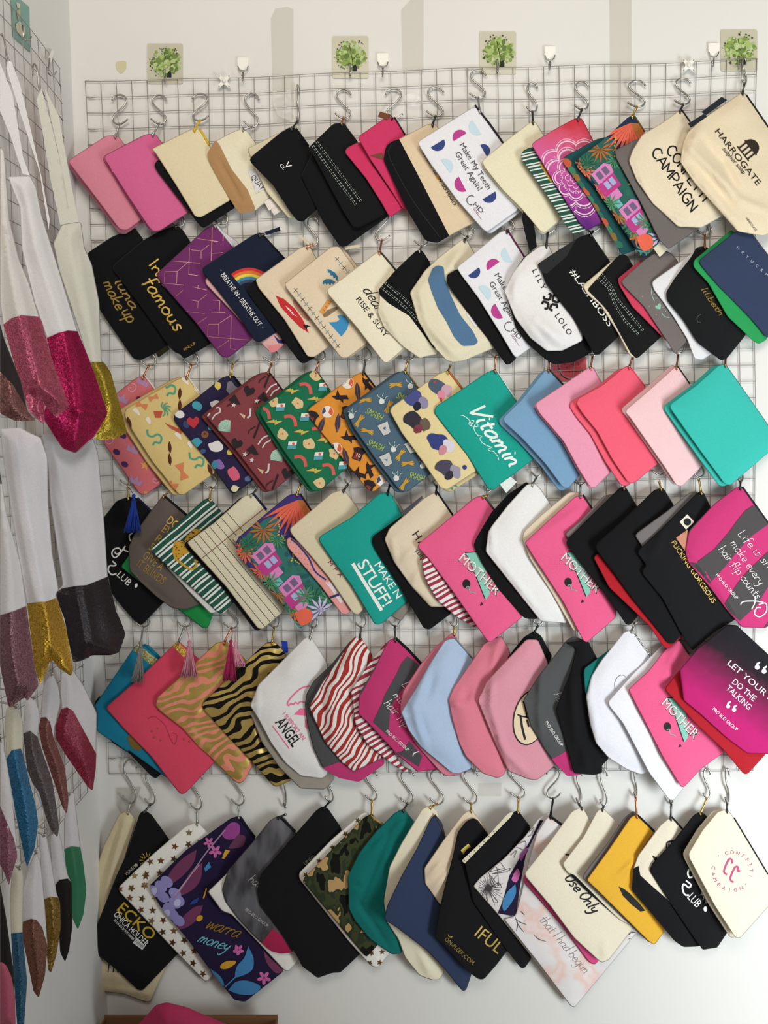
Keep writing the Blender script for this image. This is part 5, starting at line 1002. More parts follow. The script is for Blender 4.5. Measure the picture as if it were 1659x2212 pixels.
double(q('C3 1085,165 1125,145 1252,280 1500,850 1395,1050 1295,1166 1250,1163 1100,960 900,740 745,600 738,560 900,400'), -10, 5, '#7ba3c6', 'plain sky blue pouch right of the Vitamin Sea pouch', 'sky blue pouch behind the front sky blue pouch', zip=(q('C3 1130,150 1252,282'), '#3b3436', 2), pull=(1186, 775, COPPER))
double(q('C3 1440,150 1485,122 1515,140 1582,268 1800,800 1660,1020 1525,1160 1480,1158 1380,1000 1250,760 1050,530 1012,460 1025,430 1250,280'), -3, 2, '#ea9cb8', 'plain candy pink pouch right of the sky blue pouch', 'candy pink pouch behind the front candy pink pouch', zip=(q('C3 1515,140 1582,268'), '#e8d8de', 1.5, STEEL), pull=(1280, 770, COPPER))
double(q('C4 430,130 475,115 612,297 850,820 720,955 515,1122 465,1118 330,920 200,680 70,520 20,440 40,395 250,280'), -15, 6, '#f0627a', 'plain coral pouch between the two pink pouches', 'coral pouch behind the front coral pouch', zip=(q('C4 480,120 612,295'), '#f0627a', 1.2), pull=(1367, 770, COPPER))
double(q('C4 860,130 888,122 992,272 1200,800 1075,1000 925,1150 875,1140 780,990 640,790 480,560 443,520 450,490 650,320'), -9, -3, '#efc6cb', 'plain pale pink pouch next to the large turquoise pouch', 'pale pink pouch behind the front pale pink pouch', zip=(q('C4 892,126 992,272'), '#2b2a2c', 1.4), pull=(1465, 766, COPPER))
double(q('C4 1230,118 1295,98 1660,620 1800,800 1660,862 1340,1138 1290,1130 1120,900 940,650 822,480 825,445 1050,280'), -13, 3, '#3bbab0', 'large plain turquoise pouch at the right edge', 'turquoise pouch behind the large front turquoise pouch', pull=(1569, 766, COPPER))
# ================================================================== second row
NAVY_I, LB_I, MG_I = plain('#33457f', .8), plain('#c4dce8', .8), plain('#b83f8f', .8)
def teeth(p, halves, t1, t2, logo):
    for t, m in halves: a, b = q(t); p.half(a, b, m)
    GI = plain('#4c4b52', .8)
    p.text('Make My Teeth', q1(t1[0]), q1(t1[1]), 12, GI); p.text('Great Again!', q1(t2[0]), q1(t2[1]), 12, GI)
    c = np.array(q1(logo)); p.ribbon([c+10*np.array([math.cos(R(a)), math.sin(R(a))]) for a in range(-60, 150, -15) or range(300, 60, -20)], 1.6, GI)
    p.text('HD', c+(2, 9), c+(21, 29), 10, GI); p.ribbon([c+(6, 16), c+(16, 30)], .9, plain('#a05a80', .8), smooth=False); p.ribbon([c+(4, 18), c+(22, 42)], .8, plain('#a05a80', .8), smooth=False)
p = Pouch('zip_pouch', q('B1 280,165 480,85 555,190 800,1060 760,1100 640,1165 535,1215 470,1208 180,790 75,300'), fab(BLACK), 'black pouch with gold make up script at far left')
p.script('luna', q1('B1 300,540'), q1('B1 455,790'), 11, 3, GOLD_I, 0.2); p.script('make', q1('B1 205,555'), q1('B1 325,795'), 13, 3, GOLD_I, 0.2); p.script('up', q1('B1 360,800'), q1('B1 425,905'), 15, 3, GOLD_I, 0.2)
p.label_tag('gold_label', q('B1 655,1150 755,1090 775,1125 680,1195'), fab('#2b2718')); p.text('KINDUP', q1('B1 672,1178'), q1('B1 762,1125'), 5, GOLD_I); p.done()
p = Pouch('zip_pouch', q('B1 555,190 690,115 830,68 882,95 960,215 1300,900 1120,1080 1010,1145 900,1208 865,1165 820,1150 760,1085 520,745 290,445 300,400'), fab(BLACK), 'black pouch with gold handwritten In famous lettering', pull=(384, 484, DSTEEL))
p.script('In', q1('B1 590,400'), q1('B1 668,505'), 13, 3, GOLD_I, 0); p.script('famous', q1('B1 540,545'), q1('B1 830,985'), 16, 3.6, GOLD_I, 0.1); p.text('KINDUP', q1('B1 900,1140'), q1('B1 1000,1080'), 6, GOLD_I); p.done()
p = Pouch('zip_pouch', q('B1 1165,60 1365,215 1560,900 1340,1180 1300,1130 1000,800 760,620 700,570'), fab('#dcdae2'), 'white pouch edge behind the purple pouch', T=3); p.done()
p = Pouch('zip_pouch', q('B1 1080,95 1165,58 1320,250 1560,900 1480,1040 1275,1198 1215,1187 1000,900 720,580 657,485'), fab('#77346e'), 'purple pouch with fine gold geometric lines', zip=(q('B1 1170,62 1320,248'), '#dcdae2', 2.4), pull=(478, 480, STEEL))
CL = plain('#c99a86', .45, .6)
for t in '945,260:940,490 1140,80:1130,370 1045,285:1110,235 1045,285:955,275 1045,285:1045,350 1015,180:1190,205 1235,150:1230,200 1130,305:1230,300 805,370:1035,390 940,375:840,460 840,460:735,462 840,460:835,565 725,560:895,575 735,465:730,555 940,485:1020,495 1020,575:1015,610 970,590:1095,620 890,620:830,670 965,705:1020,715 1020,715:1095,655 1020,715:1015,775 1205,705:1200,800 1145,705:1205,708 920,800:1075,820 1130,805:1250,810 1300,835:1195,905 1195,905:1195,1010 1105,910:1195,910 1000,915:1095,850 1105,915:1100,1015 1095,1015:1450,1045 1300,840:1295,1120 1285,1045:1185,1115 1300,1120:1340,1128'.split():
    a, b = t.split(':'); p.ribbon(q('B1 %s %s' % (a, b)), 0.9, CL, smooth=False, off=.4)
p.done()
p = Pouch('zip_pouch', q('B1 1100,510 1080,530 1085,570 1400,900 B2 135,1035 210,1110 250,1112 330,1045 420,800 100,400'), fab('#e3b4b4'), 'pale pink patterned pouch under the rainbow pouch', T=4)
p.decal(q('B2 240,960 290,1005 340,1010 340,1040 280,1030'), plain('#2b356e', .8)); p.decal(q('B2 190,1050 330,1040 250,1115 205,1108'), fab('#e58d92')); p.done()
p = Pouch('zip_pouch', q('B1 1480,152 1545,126 1575,140 B2 335,312 450,700 270,935 B1 1555,1062 1505,1058 1400,900 1200,640 1060,470 1052,430'), fab('#1c2338'), 'navy pouch with a rainbow and BREATHE lettering', zip=(q('B1 1560,135 B2 335,312'), '#17171a', 1.8), pull=(570, 506, DSTEEL, (561, 506)))
cR = np.array(q1('B1 1452,668')); u0 = math.atan2(-250, -205)
for i, h in enumerate(('#cf3232', '#e07c33', '#e9d34a', '#3f86a8', '#3a4a68')):
    r1, r0 = (240-i*25)*K, (215-i*25)*K; t = np.linspace(0, math.pi, 19)
    p.decal([tuple(cR+r1*np.array([math.cos(u0+x), math.sin(u0+x)])) for x in t]+[tuple(cR+r0*np.array([math.cos(u0+x), math.sin(u0+x)])) for x in t[::-1]], plain(h, .8), off=.5)
p.text('BREATHE IN - BREATHE OUT', q1('B1 1208,490'), q1('B1 1535,930'), 10.5, WHITE_I)
for t in ('B1 1215,450', 'B1 1570,935'): p.disc(q1(t), 1.6, plain('#5d7396', .8))
p.label_tag('pull_ribbon', q('PX 571,501 604,490 606,498 576,508'), fab('#1c2338')); p.done()
p = Pouch('zip_pouch', q('B2 85,490 20,540 10,580 60,660 300,980 470,1200 505,1206 600,1150 700,900 300,350'), fab(BLACK), 'black pouch edge left of the surfboard pouch', T=4); p.done()
p = Pouch('zip_pouch', q('B2 470,213 545,198 600,295 900,900 725,1055 590,1152 530,1148 330,830 110,560 85,488'), fab(NATURAL), 'natural cotton pouch with a red surfboard print', pull=(676, 528, COPPER))
p.decal(q('B2 400,665 450,670 540,800 540,840 500,820 420,720'), plain('#b98a72', .85), smooth=True); p.decal(q('B2 258,625 330,655 420,735 490,830 543,945 470,900 370,800 300,720'), plain('#c82d33', .8)); p.decal(q('B2 338,708 395,755 380,762 445,808 395,782 405,772 365,745'), WHITE_I); p.decal(q('B2 490,878 525,875 562,892 530,893 522,922'), BLACK_I); p.label_tag('cotton_loop', q('PX 646,512 650,508 672,526 668,531'), fab('#d8cdb4'))
p.done()
pp = q('B2 730,208 800,203 930,380 1150,850 1030,1040 870,1160 815,1158 600,880 345,560 333,525')
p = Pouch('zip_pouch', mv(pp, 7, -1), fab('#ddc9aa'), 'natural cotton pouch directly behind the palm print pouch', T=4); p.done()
p = Pouch('zip_pouch', pp, fab(NATURAL), 'natural cotton pouch with palm trees, wave and rows of crosses', pull=None)
XA, XB = plain('#5f5650', .8), plain('#7c95a5', .8)
for i in range(13):
    c = np.array(q1('B2 430,580'))+(np.array(q1('B2 790,1055'))-np.array(q1('B2 430,580')))*i/12
    for d in ((1, 1), (1, -1)): p.ribbon([c-4*np.array(d), c+4*np.array(d)], 1.3, (XA, XB)[i % 2], smooth=False, off=.5)
for i in range(4):
    c = np.array(q1('B2 783,315'))+(np.array(q1('B2 875,425'))-np.array(q1('B2 783,315')))*i/3
    for d in ((1, 1), (1, -1)): p.ribbon([c-4*np.array(d), c+4*np.array(d)], 1.3, (XA, XB)[i % 2], smooth=False, off=.5)
PB = plain('#2f7299', .8)
p.decal(q('B2 700,400 720,405 765,430 790,465 795,500 775,495 768,470 755,480 745,450 730,455 720,430 705,430'), PB); p.decal(q('B2 658,522 665,500 690,483 730,485 768,510 750,530 735,518 725,538 705,518 695,535 680,518 668,530'), PB)
p.decal(q('B2 630,765 700,660 742,672 662,788'), plain('#dd9c52', .8)); p.decal(q('B2 660,792 700,750 780,720 792,738 705,800 672,812'), plain('#8a7257', .8)); p.decal(q('B2 712,855 780,850 805,830 785,800 810,790 850,800 885,850 870,910 820,975'), plain('#3d8fc4', .8))
for t in ('B2 705,690 722,700', 'B2 680,715 697,728', 'B2 660,745 678,755'): p.ribbon(q(t), 1.2, plain('#8a5a2c', .8), smooth=False)
p.label_tag('cotton_loop', q('PX 744,532 778,528 779,534 746,540'), fab('#d8cdb4')); p.done()
rp = q('B2 1100,270 1145,246 1285,410 1500,850 1345,1085 1215,1200 1180,1198 950,900 705,615 690,575 800,500')
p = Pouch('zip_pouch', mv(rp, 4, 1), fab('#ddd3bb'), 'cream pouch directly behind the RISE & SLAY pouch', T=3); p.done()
p = Pouch('zip_pouch', rp, fab(CREAM), 'cream pouch with black RISE & SLAY print', zip=(q('B2 1150,250 1285,412'), '#3a3630', 1.8), pull=(825, 518, COPPER))
p.script('dear', q1('B2 1000,575'), q1('B2 1125,770'), 13, 2.6, BLACK_I, 0.35, taper=1); p.text('RISE & SLAY', q1('B2 938,655'), q1('B2 1190,985'), 12, BLACK_I); p.done()
p = Pouch('cosmetic_bag', q('B2 1460,240 1500,233 1527,265 1580,350 1700,900 1640,1125 1530,1150 1490,1165 1340,1060 1180,900 1125,765 1145,640 1135,575 1290,400'), fab('#e8e0c8'), 'cream bag with black top panel and white stitched lines', 'cosmetic bag', T=9, pull=(911, 531, STEEL), crumple=2, folds=[(q1('B2 1150,700'), q1('B2 1300,1010'), 4, 7)])
p.panel('black_panel', q('B2 1460,230 1500,225 1540,265 1590,350 1660,1000 1610,1080 1400,800 1220,690 1150,625 1125,575 1285,390'), fab(BLACK))
SW = plain('#aab8ae', .8)
for t in ('B2 1148,552 1300,680 1400,770 1480,860', 'B2 1185,520 1330,640 1450,760'): p.stitch(q(t), SW); p.stitch(mv(q(t), 3.0, -2.6), SW)
p.done()
p = Pouch('cosmetic_bag', q('B3 465,185 500,183 568,290 760,900 760,1105 480,1225 390,1236 330,1220 200,1070 90,880 20,640 150,450 260,345'), fab('#e6dec4'), 'cream crumpled bag with a denim blue panel', 'cosmetic bag', T=12, pull=(1010, 511, DSTEEL), crumple=3, folds=[(q1('B3 100,600'), q1('B3 160,880'), 4, 8), (q1('B3 180,930'), q1('B3 420,1180'), 5, 9), (q1('B3 430,300'), q1('B3 340,480'), 4, 10), (q1('B3 380,480'), q1('B3 420,640'), -3, 8)])
p.panel('blue_panel', q('B3 175,530 215,430 265,405 310,420 320,520 370,660 450,830 560,970 605,1060 570,1090 470,1095 400,1020 330,880 260,770 210,640'), fab('#55789c'), 1.2, 4); p.label_tag('care_label', q('B3 500,825 545,805 610,910 580,940'), fab('#e6e4e4')); p.done()
p = Pouch('zip_pouch', q('B3 420,440 335,490 335,560 500,790 700,1050 840,1255 870,1255 930,1205 900,800 700,500'), fab(BLACK), 'black pouch edge along the lower white Make My Teeth pouch', T=4); p.done()
p = Pouch('zip_pouch', q('B3 790,122 850,104 1000,335 1150,900 1055,1110 930,1200 900,1170 800,1000 600,680 450,480 420,425'), fab('#e9e9f0'), 'white Make My Teeth pouch in the second row', zip=(q('B3 855,108 1000,337'), '#5c2a4c', 2), pull=(1098, 498, DSTEEL))
teeth(p, (('B3 685,450 785,378', MG_I), ('B3 610,425 518,495', NAVY_I), ('B3 895,375 835,255', LB_I), ('B3 605,595 690,705', LB_I), ('B3 815,855 750,735', MG_I)), ('B3 738,490', 'B3 990,880'), ('B3 695,560', 'B3 895,885'), 'B3 870,930'); p.done()
p = Pouch('cosmetic_bag', q('B3 1100,260 1000,330 930,430 930,480 850,690 930,950 1040,1090 1180,1210 1250,1255 1420,1235 1580,1150 1500,800'), fab(BLACK), 'black bag with wrist strap behind the white LILY LOLO bag', 'cosmetic bag', T=7)
p.label_tag('wrist_strap', q('B3 975,0 990,-50 1030,-62 1065,-20 1090,120 1105,250 1045,290 1000,120'), fab(BLACK), 8, 3); p.done()
p = Pouch('cosmetic_bag', q('B3 1130,240 1205,233 1245,320 1500,900 1495,1050 1320,1138 1190,1140 1050,1030 920,860 825,625 900,470 1010,330'), fab('#eceaec'), 'white bag with black LILY LOLO lettering and clover logo', 'cosmetic bag', T=12, pull=(1183, 502, DSTEEL), crumple=3, folds=[(q1('B3 1100,880'), q1('B3 1330,1080'), 6, 14), (q1('B3 930,500'), q1('B3 900,700'), 4, 10), (q1('B3 1000,900'), q1('B3 1190,1120'), 3, 8)])
p.text('LILY', q1('B3 1062,450'), q1('B3 1150,620'), 11, BLACK_I, spacing=.25); p.text('LOLO', q1('B3 1255,835'), q1('B3 1375,1010'), 12, BLACK_I, spacing=.15)
c = np.array(q1('B3 1222,720'))
for k in range(4):
    a = R(60+90*k); d = np.array([math.cos(a), math.sin(a)]); w = np.array([-d[1], d[0]])
    p.ribbon([c+d*5+w*0, c+d*13-w*8.5, c+d*18-w*5], 5, BLACK_I); p.ribbon([c+d*5, c+d*13+w*8.5, c+d*18+w*5], 5, BLACK_I)
p.done()
p = Pouch('zip_pouch', q('B3 1105,400 1300,270 1480,160 1565,135 B4 160,190 310,410 500,800 390,1050 215,1212 175,1205 0,900 B3 1180,560 1150,470'), fab('#141416'), 'black pouch with white #LASHBOSS lettering', pull=(1281, 500, DSTEEL))
p.panel('mesh_panel', q('B3 1105,400 1300,275 1440,185 1360,330 1190,480 1150,470'), fab('#2b2c2e')); p.text('#LASHBOSS', q1('B4 -35,500'), q1('B4 300,975'), 13, WHITE_I); p.done()
p = Pouch('cosmetic_bag', q('B4 335,400 410,350 460,365 500,440 850,850 745,1060 545,1242 480,1225 380,1030 230,790 110,690 75,620'), fab('#ddd3b8'), 'black stitched bag with cream edge right of the LASHBOSS pouch', 'cosmetic bag', T=9, crumple=2)
p.panel('black_panel', q('B4 345,400 410,340 465,360 510,440 860,850 750,1065 545,1250 490,1200 385,1010 300,850 250,790 125,665 130,640'), fab('#161618'))
for t in ('B4 200,560 290,640 350,790 430,920 550,1045', 'B4 230,525 310,620 360,730 590,1010'): p.stitch(q(t), SW); p.stitch(mv(q(t), 3.0, -2.4), SW)
p.done()
p = Pouch('zip_pouch', q('B4 375,560 580,395 700,500 800,1100 500,800 390,620'), fab('#cf4460'), 'rose red pouch edge behind the grey heart-logo pouch', T=4); p.done()
p = Pouch('zip_pouch', q('B4 410,575 600,400 740,310 830,340 890,410 1050,1000 960,1105 865,1208 800,1100 600,800 415,610'), fab('#746c6b'), 'grey pouch with a small mint heart logo')
MI = plain('#8fc0a8', .8)
shape(p, q1('B4 725,800'), HEART, 7, -35, MI); p.ribbon(q('B4 668,640 665,690 690,755'), 1.6, MI); p.ribbon(q('B4 750,855 780,885 818,893'), 1.6, MI); p.stitch(q('B4 685,690 730,760 800,860'), MI, 3, 3.4, .6); p.stitch(q('B4 585,710 640,790 700,860 740,940 775,990'), MI, 2, 2.6, .6); p.done()
p = Pouch('zip_pouch', q('B4 668,595 690,568 860,450 1040,320 1200,700 1250,1150 1100,1256 1030,1245 970,1080 860,900 770,770 680,650'), fab('#e3e3e8'), 'white pouch edge behind the black pouch with gold script', T=6, crumple=2); p.done()
p = Pouch('zip_pouch', q('B4 1050,292 1120,282 1150,300 1500,850 1470,1040 1310,1240 1260,1262 1060,1110 950,930 800,750 788,680 860,560 1000,380'), fab('#17181a'), 'black pouch with small gold script next to the green pouch', T=9, pull=(1523, 506, COPPER), crumple=2)
p.script('lilibeth', q1('B4 1085,650'), q1('B4 1245,880'), 7, 1.8, GOLD_I, 0.2); p.ribbon(q('B4 1085,865 1055,890 1060,930 1085,935'), 1.6, plain('#4a4a4c', .8)); p.done()
p = Pouch('zip_pouch', q('B4 1020,430 1030,400 1350,140 1450,250 1700,950 1645,1085 1580,1118 1540,1100 1310,880 1150,600 1025,465'), fab('#2a9a56'), 'green pouch behind the large navy pouch at the right edge', T=6); p.done()
p = Pouch('zip_pouch', q('B4 1070,415 1085,390 1370,165 1480,120 1850,600 1900,850 1650,1070 1500,890 1250,640 1085,450'), fab('#333f5c'), 'large navy pouch at the right edge of the second row')
p.text('URYUCRM', q1('B4 1385,300'), q1('B4 1650,545'), 6, plain('#a9b4c6', .8), spacing=.9); p.done()
# ================================================================== top row
lp1 = [(229, 293), (254, 292), (268, 310), (342, 455), (307, 474), (274, 498), (258, 496), (205, 425), (148, 351), (150, 345)]
double(lp1, -2, 8, '#dd8ba0', 'light pink pouch first in the top row', 'light pink pouch behind the first top row pouch', pull=(258, 268, STEEL))
double([(315, 290), (335, 288), (351, 309), (420, 445), (408, 459), (345, 499), (330, 500), (322, 492), (280, 430), (225, 343), (228, 335)], -3, 1, '#d9699a', 'strong pink pouch second in the top row', 'strong pink pouch behind the second top row pouch', pull=(344, 267, STEEL))
p = Pouch('zip_pouch', [(400, 300), (452, 315), (515, 430), (510, 447), (440, 493), (432, 488), (340, 370), (333, 358), (336, 350)], fab(BLACK), 'black pouch under the cream pouch with yellow zip', T=4); p.done()
p = Pouch('zip_pouch', [(400, 285), (415, 278), (431, 278), (452, 313), (510, 425), (497, 433), (434, 470), (421, 468), (380, 400), (335, 330), (327, 322)], fab('#e6d9b6'), 'cream pouch with a yellow zip', zip=([(431, 279), (440, 292), (452, 314)], '#dcb92c', 2.4), pull=(432, 260, plain('#d2ad2b', .5))); p.done()
p = Pouch('cosmetic_bag', [(463, 306), (500, 286), (525, 276), (532, 280), (552, 308), (600, 410), (591, 421), (553, 455), (520, 462), (510, 452), (485, 410), (452, 350), (447, 332)], fab('#ebe4cb'), 'cream bag with folded tan base and small QUAY label', 'cosmetic bag', T=10, pull=(544, 274, STEEL), folds=[((470, 340), (520, 430), -4, 5)])
p.panel('tan_base', [(440, 332), (464, 300), (474, 312), (500, 365), (535, 410), (551, 449), (548, 465), (515, 470), (500, 445), (465, 380)], fab('#b48c62'))
p.label_tag('white_label', [(536, 369), (558, 365), (582, 402), (553, 418)], fab('#e6e3e6')); p.text('QUAY', (541, 383), (564, 412), 11, plain('#34343a', .8))
p.label_tag('sticker', [(580, 445), (597, 437), (609, 455), (592, 465)], plain('#e9e0da', .7)); p.label_tag('sticker', [(570, 436), (589, 424), (602, 442), (581, 455)], plain('#ece4de', .7), 2.2); p.disc((585, 440), 9, plain('#dd8a5a', .7), off=3.2); p.done()
p = Pouch('zip_pouch', [(600, 288), (632, 271), (645, 275), (700, 430), (640, 470), (624, 473), (575, 415), (545, 350), (534, 321)], fab('#e8dfc2'), 'cream pouch edge behind the small-lettered black pouch', T=4); p.done()
p = Pouch('zip_pouch', [(605, 287), (625, 275), (640, 277), (667, 315), (720, 430), (680, 456), (655, 479), (642, 477), (625, 455), (590, 400), (545, 355), (539, 346), (543, 338)], fab(BLACK), 'black pouch with tiny white V and CL lettering', pull=(643, 262, DSTEEL), zip=([(640, 277), (667, 315)], '#1c1c1e', 1.6))
p.text('V', (613, 356), (621, 366), 13, WHITE_I); p.text('CL', (603, 357), (613, 368), 7, WHITE_I); p.done()
p = Pouch('zip_pouch', [(690, 300), (760, 290), (845, 460), (838, 468), (745, 534), (733, 531), (698, 480), (650, 380)], fab(BLACK), 'plain black pouch under the stitched black pouch', T=6); p.done()
p = Pouch('zip_pouch', [(720, 267), (743, 264), (750, 275), (774, 307), (840, 450), (835, 462), (775, 492), (762, 490), (740, 455), (667, 318)], fab('#151518'), 'black pouch with two white stitched lines in the top row', pull=(742, 254, COPPER))
for t in ([(674, 316), (720, 380), (769, 446)], [(683, 308), (730, 372), (779, 437)]): p.stitch(t, SW); p.stitch(mv(t, 3.2, -2.4), SW)
p.done()
p = Pouch('zip_pouch', [(748, 320), (775, 306), (830, 330), (880, 440), (867, 453), (846, 468), (839, 466), (825, 440), (790, 385), (745, 330)], fab('#cf3866'), 'lower raspberry pouch with a brown zip across it')
p.ribbon([(802, 349), (843, 410)], 4, fab('#5a3524'), smooth=False); p.stitch([(802, 349), (843, 410)], BRASS, 2, 3, .5); p.done()
p = Pouch('zip_pouch', [(775, 294), (834, 253), (851, 252), (875, 291), (905, 440), (880, 455), (870, 452), (850, 420), (800, 345), (774, 300)], fab('#cf3a68'), 'upper raspberry pouch with a brown leather tab', zip=([(852, 253), (875, 291)], '#2c2022', 1.6), pull=(850, 258, DSTEEL))
p.label_tag('leather_tab', [(816, 252), (821, 241), (846, 248), (836, 260)], plain('#6e3b22', .55)); p.label_tag('leather_tab', [(800, 336), (826, 330), (828, 343), (824, 344)], plain('#6e3b22', .55)); p.done()
p = Pouch('zip_pouch', [(858, 302), (924, 268), (939, 267), (950, 280), (1035, 470), (1025, 481), (970, 510), (945, 525), (919, 520), (880, 455), (828, 345), (834, 316), (845, 306)], fab('#e2cdae'), 'natural pouch with wide black base and SO HARD lettering', T=9, pull=(941, 251, DSTEEL))
p.panel('black_base', [(861, 298), (900, 372), (940, 450), (972, 512), (945, 532), (915, 526), (875, 458), (820, 345), (828, 312), (845, 300)], fab(BLACK)); p.ribbon([(845, 312), (842, 340), (890, 430), (950, 512)], 1.2, plain('#2a2a2c', .8))
p.text('SWEAT GL W SO HARD', (911, 330), (981, 445), 6.5, BLACK_I); p.disc((946, 384), 3.4, plain('#dd9a2c', .8)); p.done()
tp = [(905, 304), (1020, 232), (1028, 230), (1087, 311), (1130, 440), (1115, 457), (1055, 500), (1045, 498), (1020, 470), (985, 430), (930, 355), (903, 312)]
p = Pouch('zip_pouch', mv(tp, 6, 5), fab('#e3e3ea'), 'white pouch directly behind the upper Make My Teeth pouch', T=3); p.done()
p = Pouch('zip_pouch', tp, fab('#e9e9f0'), 'white Make My Teeth pouch in the top row', zip=([(1026, 227), (1060, 270), (1089, 312)], '#2a2530', 2), pull=(1033, 211, STEEL, (1036, 238)))
teeth(p, (('A7 553,335 662,268', MG_I), ('A7 790,275 715,155', LB_I), ('A7 470,320 358,388', NAVY_I), ('A7 780,368 835,465', NAVY_I), ('A7 445,497 520,605', LB_I), ('A7 660,760 597,638', MG_I), ('A7 908,765 800,832', NAVY_I)), ('A7 600,365', 'A7 842,755'), ('A7 562,440', 'A7 765,765'), 'A7 705,840'); p.done()
double([(1041, 347), (1100, 298), (1148, 262), (1156, 262), (1175, 292), (1225, 460), (1211, 475), (1178, 503), (1168, 501), (1130, 455), (1085, 410), (1045, 360)], -2, 4, '#e9e2c6', 'plain pale cream pouch right of the upper Make My Teeth pouch', 'pale cream pouch behind the front pale cream pouch', pull=(1150, 241, DSTEEL))
p = Pouch('zip_pouch', [(1129, 326), (1150, 316), (1200, 330), (1290, 470), (1255, 505), (1238, 506), (1225, 490), (1180, 420), (1124, 340)], bands('green_stripe_cloth_across', 78, 25, [(0, '#28584a'), (0.34, '#e6e6e4'), (0.46, '#28584a'), (0.56, '#e6e6e4'), (0.7, '#28584a'), (0.88, '#e6e6e4')], 0.1, 2), 'green and white striped pouch behind the mandala pouch', T=5)
p.ribbon([(1168, 352), (1180, 372), (1192, 392)], 6, LEO); p.done()
MANG = gradient('pink_purple_watercolour', (1190, 470), (1240, 270), [(0, '#5a2a78'), (0.3, '#a8439a'), (0.6, '#d0609f'), (0.85, '#d55a78'), (1, '#c93a48')])
p = Pouch('zip_pouch', [(1148, 313), (1154, 306), (1200, 278), (1243, 255), (1257, 255), (1280, 300), (1330, 430), (1310, 475), (1275, 495), (1265, 497), (1250, 480), (1200, 400)], MANG, 'pink and purple watercolour pouch with white mandala', pull=(1257, 236, DSTEEL))
c = np.array((1244, 384)); MW = plain('#ecd0e2', .8)
for r0, amp, n, w, ph in ((9, 4, 8, 1.2, 0), (17, 6, 8, 1.4, .5), (27, 5, 12, 1.0, 0), (36, 9, 8, 2.4, .5), (41, 9, 8, 1.2, .5), (52, 12, 8, 3.2, 0), (57, 13, 8, 1.4, 0), (70, 12, 10, 2.6, .5), (75, 12, 10, 1.2, .5)):
    t = np.linspace(0, 2*math.pi, 12*n+1); rr = r0+amp*np.abs(np.sin(n*(t+math.pi*ph*2/n)/2))**.8
    p.ribbon(c[None]+np.stack([rr*np.cos(t), rr*np.sin(t)], 1), w, MW, smooth=False, off=.6)
for k in range(40):
    a = 2*math.pi*k/40; d = np.array([math.cos(a), math.sin(a)]); p.ribbon([c+29*d, c+35*d], .8, MW, smooth=False, off=.6); p.ribbon([c+62*d, c+68*d], .7, MW, smooth=False, off=.6)
p.disc(c, 5, plain('#a83f8c', .8)); p.done()
tp2 = [(1243, 346), (1300, 305), (1358, 252), (1370, 249), (1392, 284), (1428, 521), (1410, 540), (1392, 556), (1383, 552), (1335, 480), (1285, 405), (1242, 355)]
rt = [(1216, 340), (1290, 300), (1340, 290), (1375, 540), (1350, 549), (1343, 551), (1320, 510), (1280, 440), (1217, 352)]
p = Pouch('zip_pouch', rt, fab('#1f4f52'), 'jungle print pouch behind the front top row jungle pouch', T=4)
for k in range(12):
    c = np.array([1225+k*10, 352+k*16.0]); blob(p, c, 13, plain(('#c2563c', '#3f7a5f', '#8a6a34', '#2d6a5a')[k % 4], .85), k, .6, 50)
p.done()
p = Pouch('zip_pouch', tp2, fab('#22324f'), 'dark jungle print pouch with pink houses in the top row', zip=([(1372, 252), (1393, 285)], '#6d5a2c', 1.6), pull=(1376, 230, BRASS))
_o = np.array((1246, 352)); _e = np.array((1395, 545)); _t = np.array((1362, 256)); tropical(p, _o, _e-_o, _t-_o, '#2a6058', '#22324f')
p.label_tag('woven_label', q('B4 680,300 740,250 802,312 735,377'), fab('#e2dac2'))
for i in range(3): p.ribbon([np.array(q1('B4 705,295'))+(5*i, -4*i), np.array(q1('B4 750,345'))+(5*i, -4*i)], 1, INK, smooth=False, off=2.4)
p.done()
p = Pouch('zip_pouch', [(1328, 325), (1375, 300), (1450, 290), (1560, 465), (1515, 490), (1444, 539), (1425, 520), (1385, 440), (1330, 340)], fab('#6f6866'), 'grey pouch under the natural CONFETTI CAMPAIGN bag', T=4); p.done()
p = Pouch('cosmetic_bag', [(1469, 237), (1476, 240), (1491, 262), (1580, 420), (1558, 468), (1515, 492), (1465, 490), (1410, 440), (1375, 390), (1358, 348), (1366, 325), (1387, 291), (1430, 265)], fab('#e5d8bf'), 'natural bag with black hand-drawn CONFETTI CAMPAIGN letters', 'cosmetic bag', T=12, zip=([(1473, 238), (1491, 263)], '#2a2a2a', 1.8), pull=(1476, 225, DSTEEL), folds=[((1372, 345), (1400, 430), 3, 5), ((1400, 440), (1500, 488), 3, 5)])
p.script('CAMPAIGN', (1406, 330), (1494, 462), 11, 3.2, BLACK_I, -0.1); p.script('CONFETTI', (1438, 325), (1520, 440), 11, 3.2, BLACK_I, -0.1); p.done()
hg = [(1510, 262), (1560, 228), (1604, 198), (1612, 204), (1665, 280), (1730, 400), (1700, 480), (1650, 510), (1593, 500), (1540, 440), (1500, 395), (1469, 350), (1475, 310), (1485, 286)]
p = Pouch('cosmetic_bag', hg, fab('#e5d6ba'), 'large natural bag with domed pavilion logo and ARROGATE lettering', 'cosmetic bag', T=14, zip=([(1612, 205), (1665, 282)], '#24241f', 1.8), pull=(1608, 181, DSTEEL), crumple=3,
  folds=[((1515, 268), (1490, 320), 6, 6), ((1490, 320), (1600, 430), 8, 9), ((1478, 345), (1590, 490), 5, 6), ((1560, 345), (1600, 425), -6, 8), ((1515, 300), (1560, 350), -5, 9), ((1600, 432), (1655, 455), 5, 7), ((1530, 380), (1600, 470), -4, 6)])
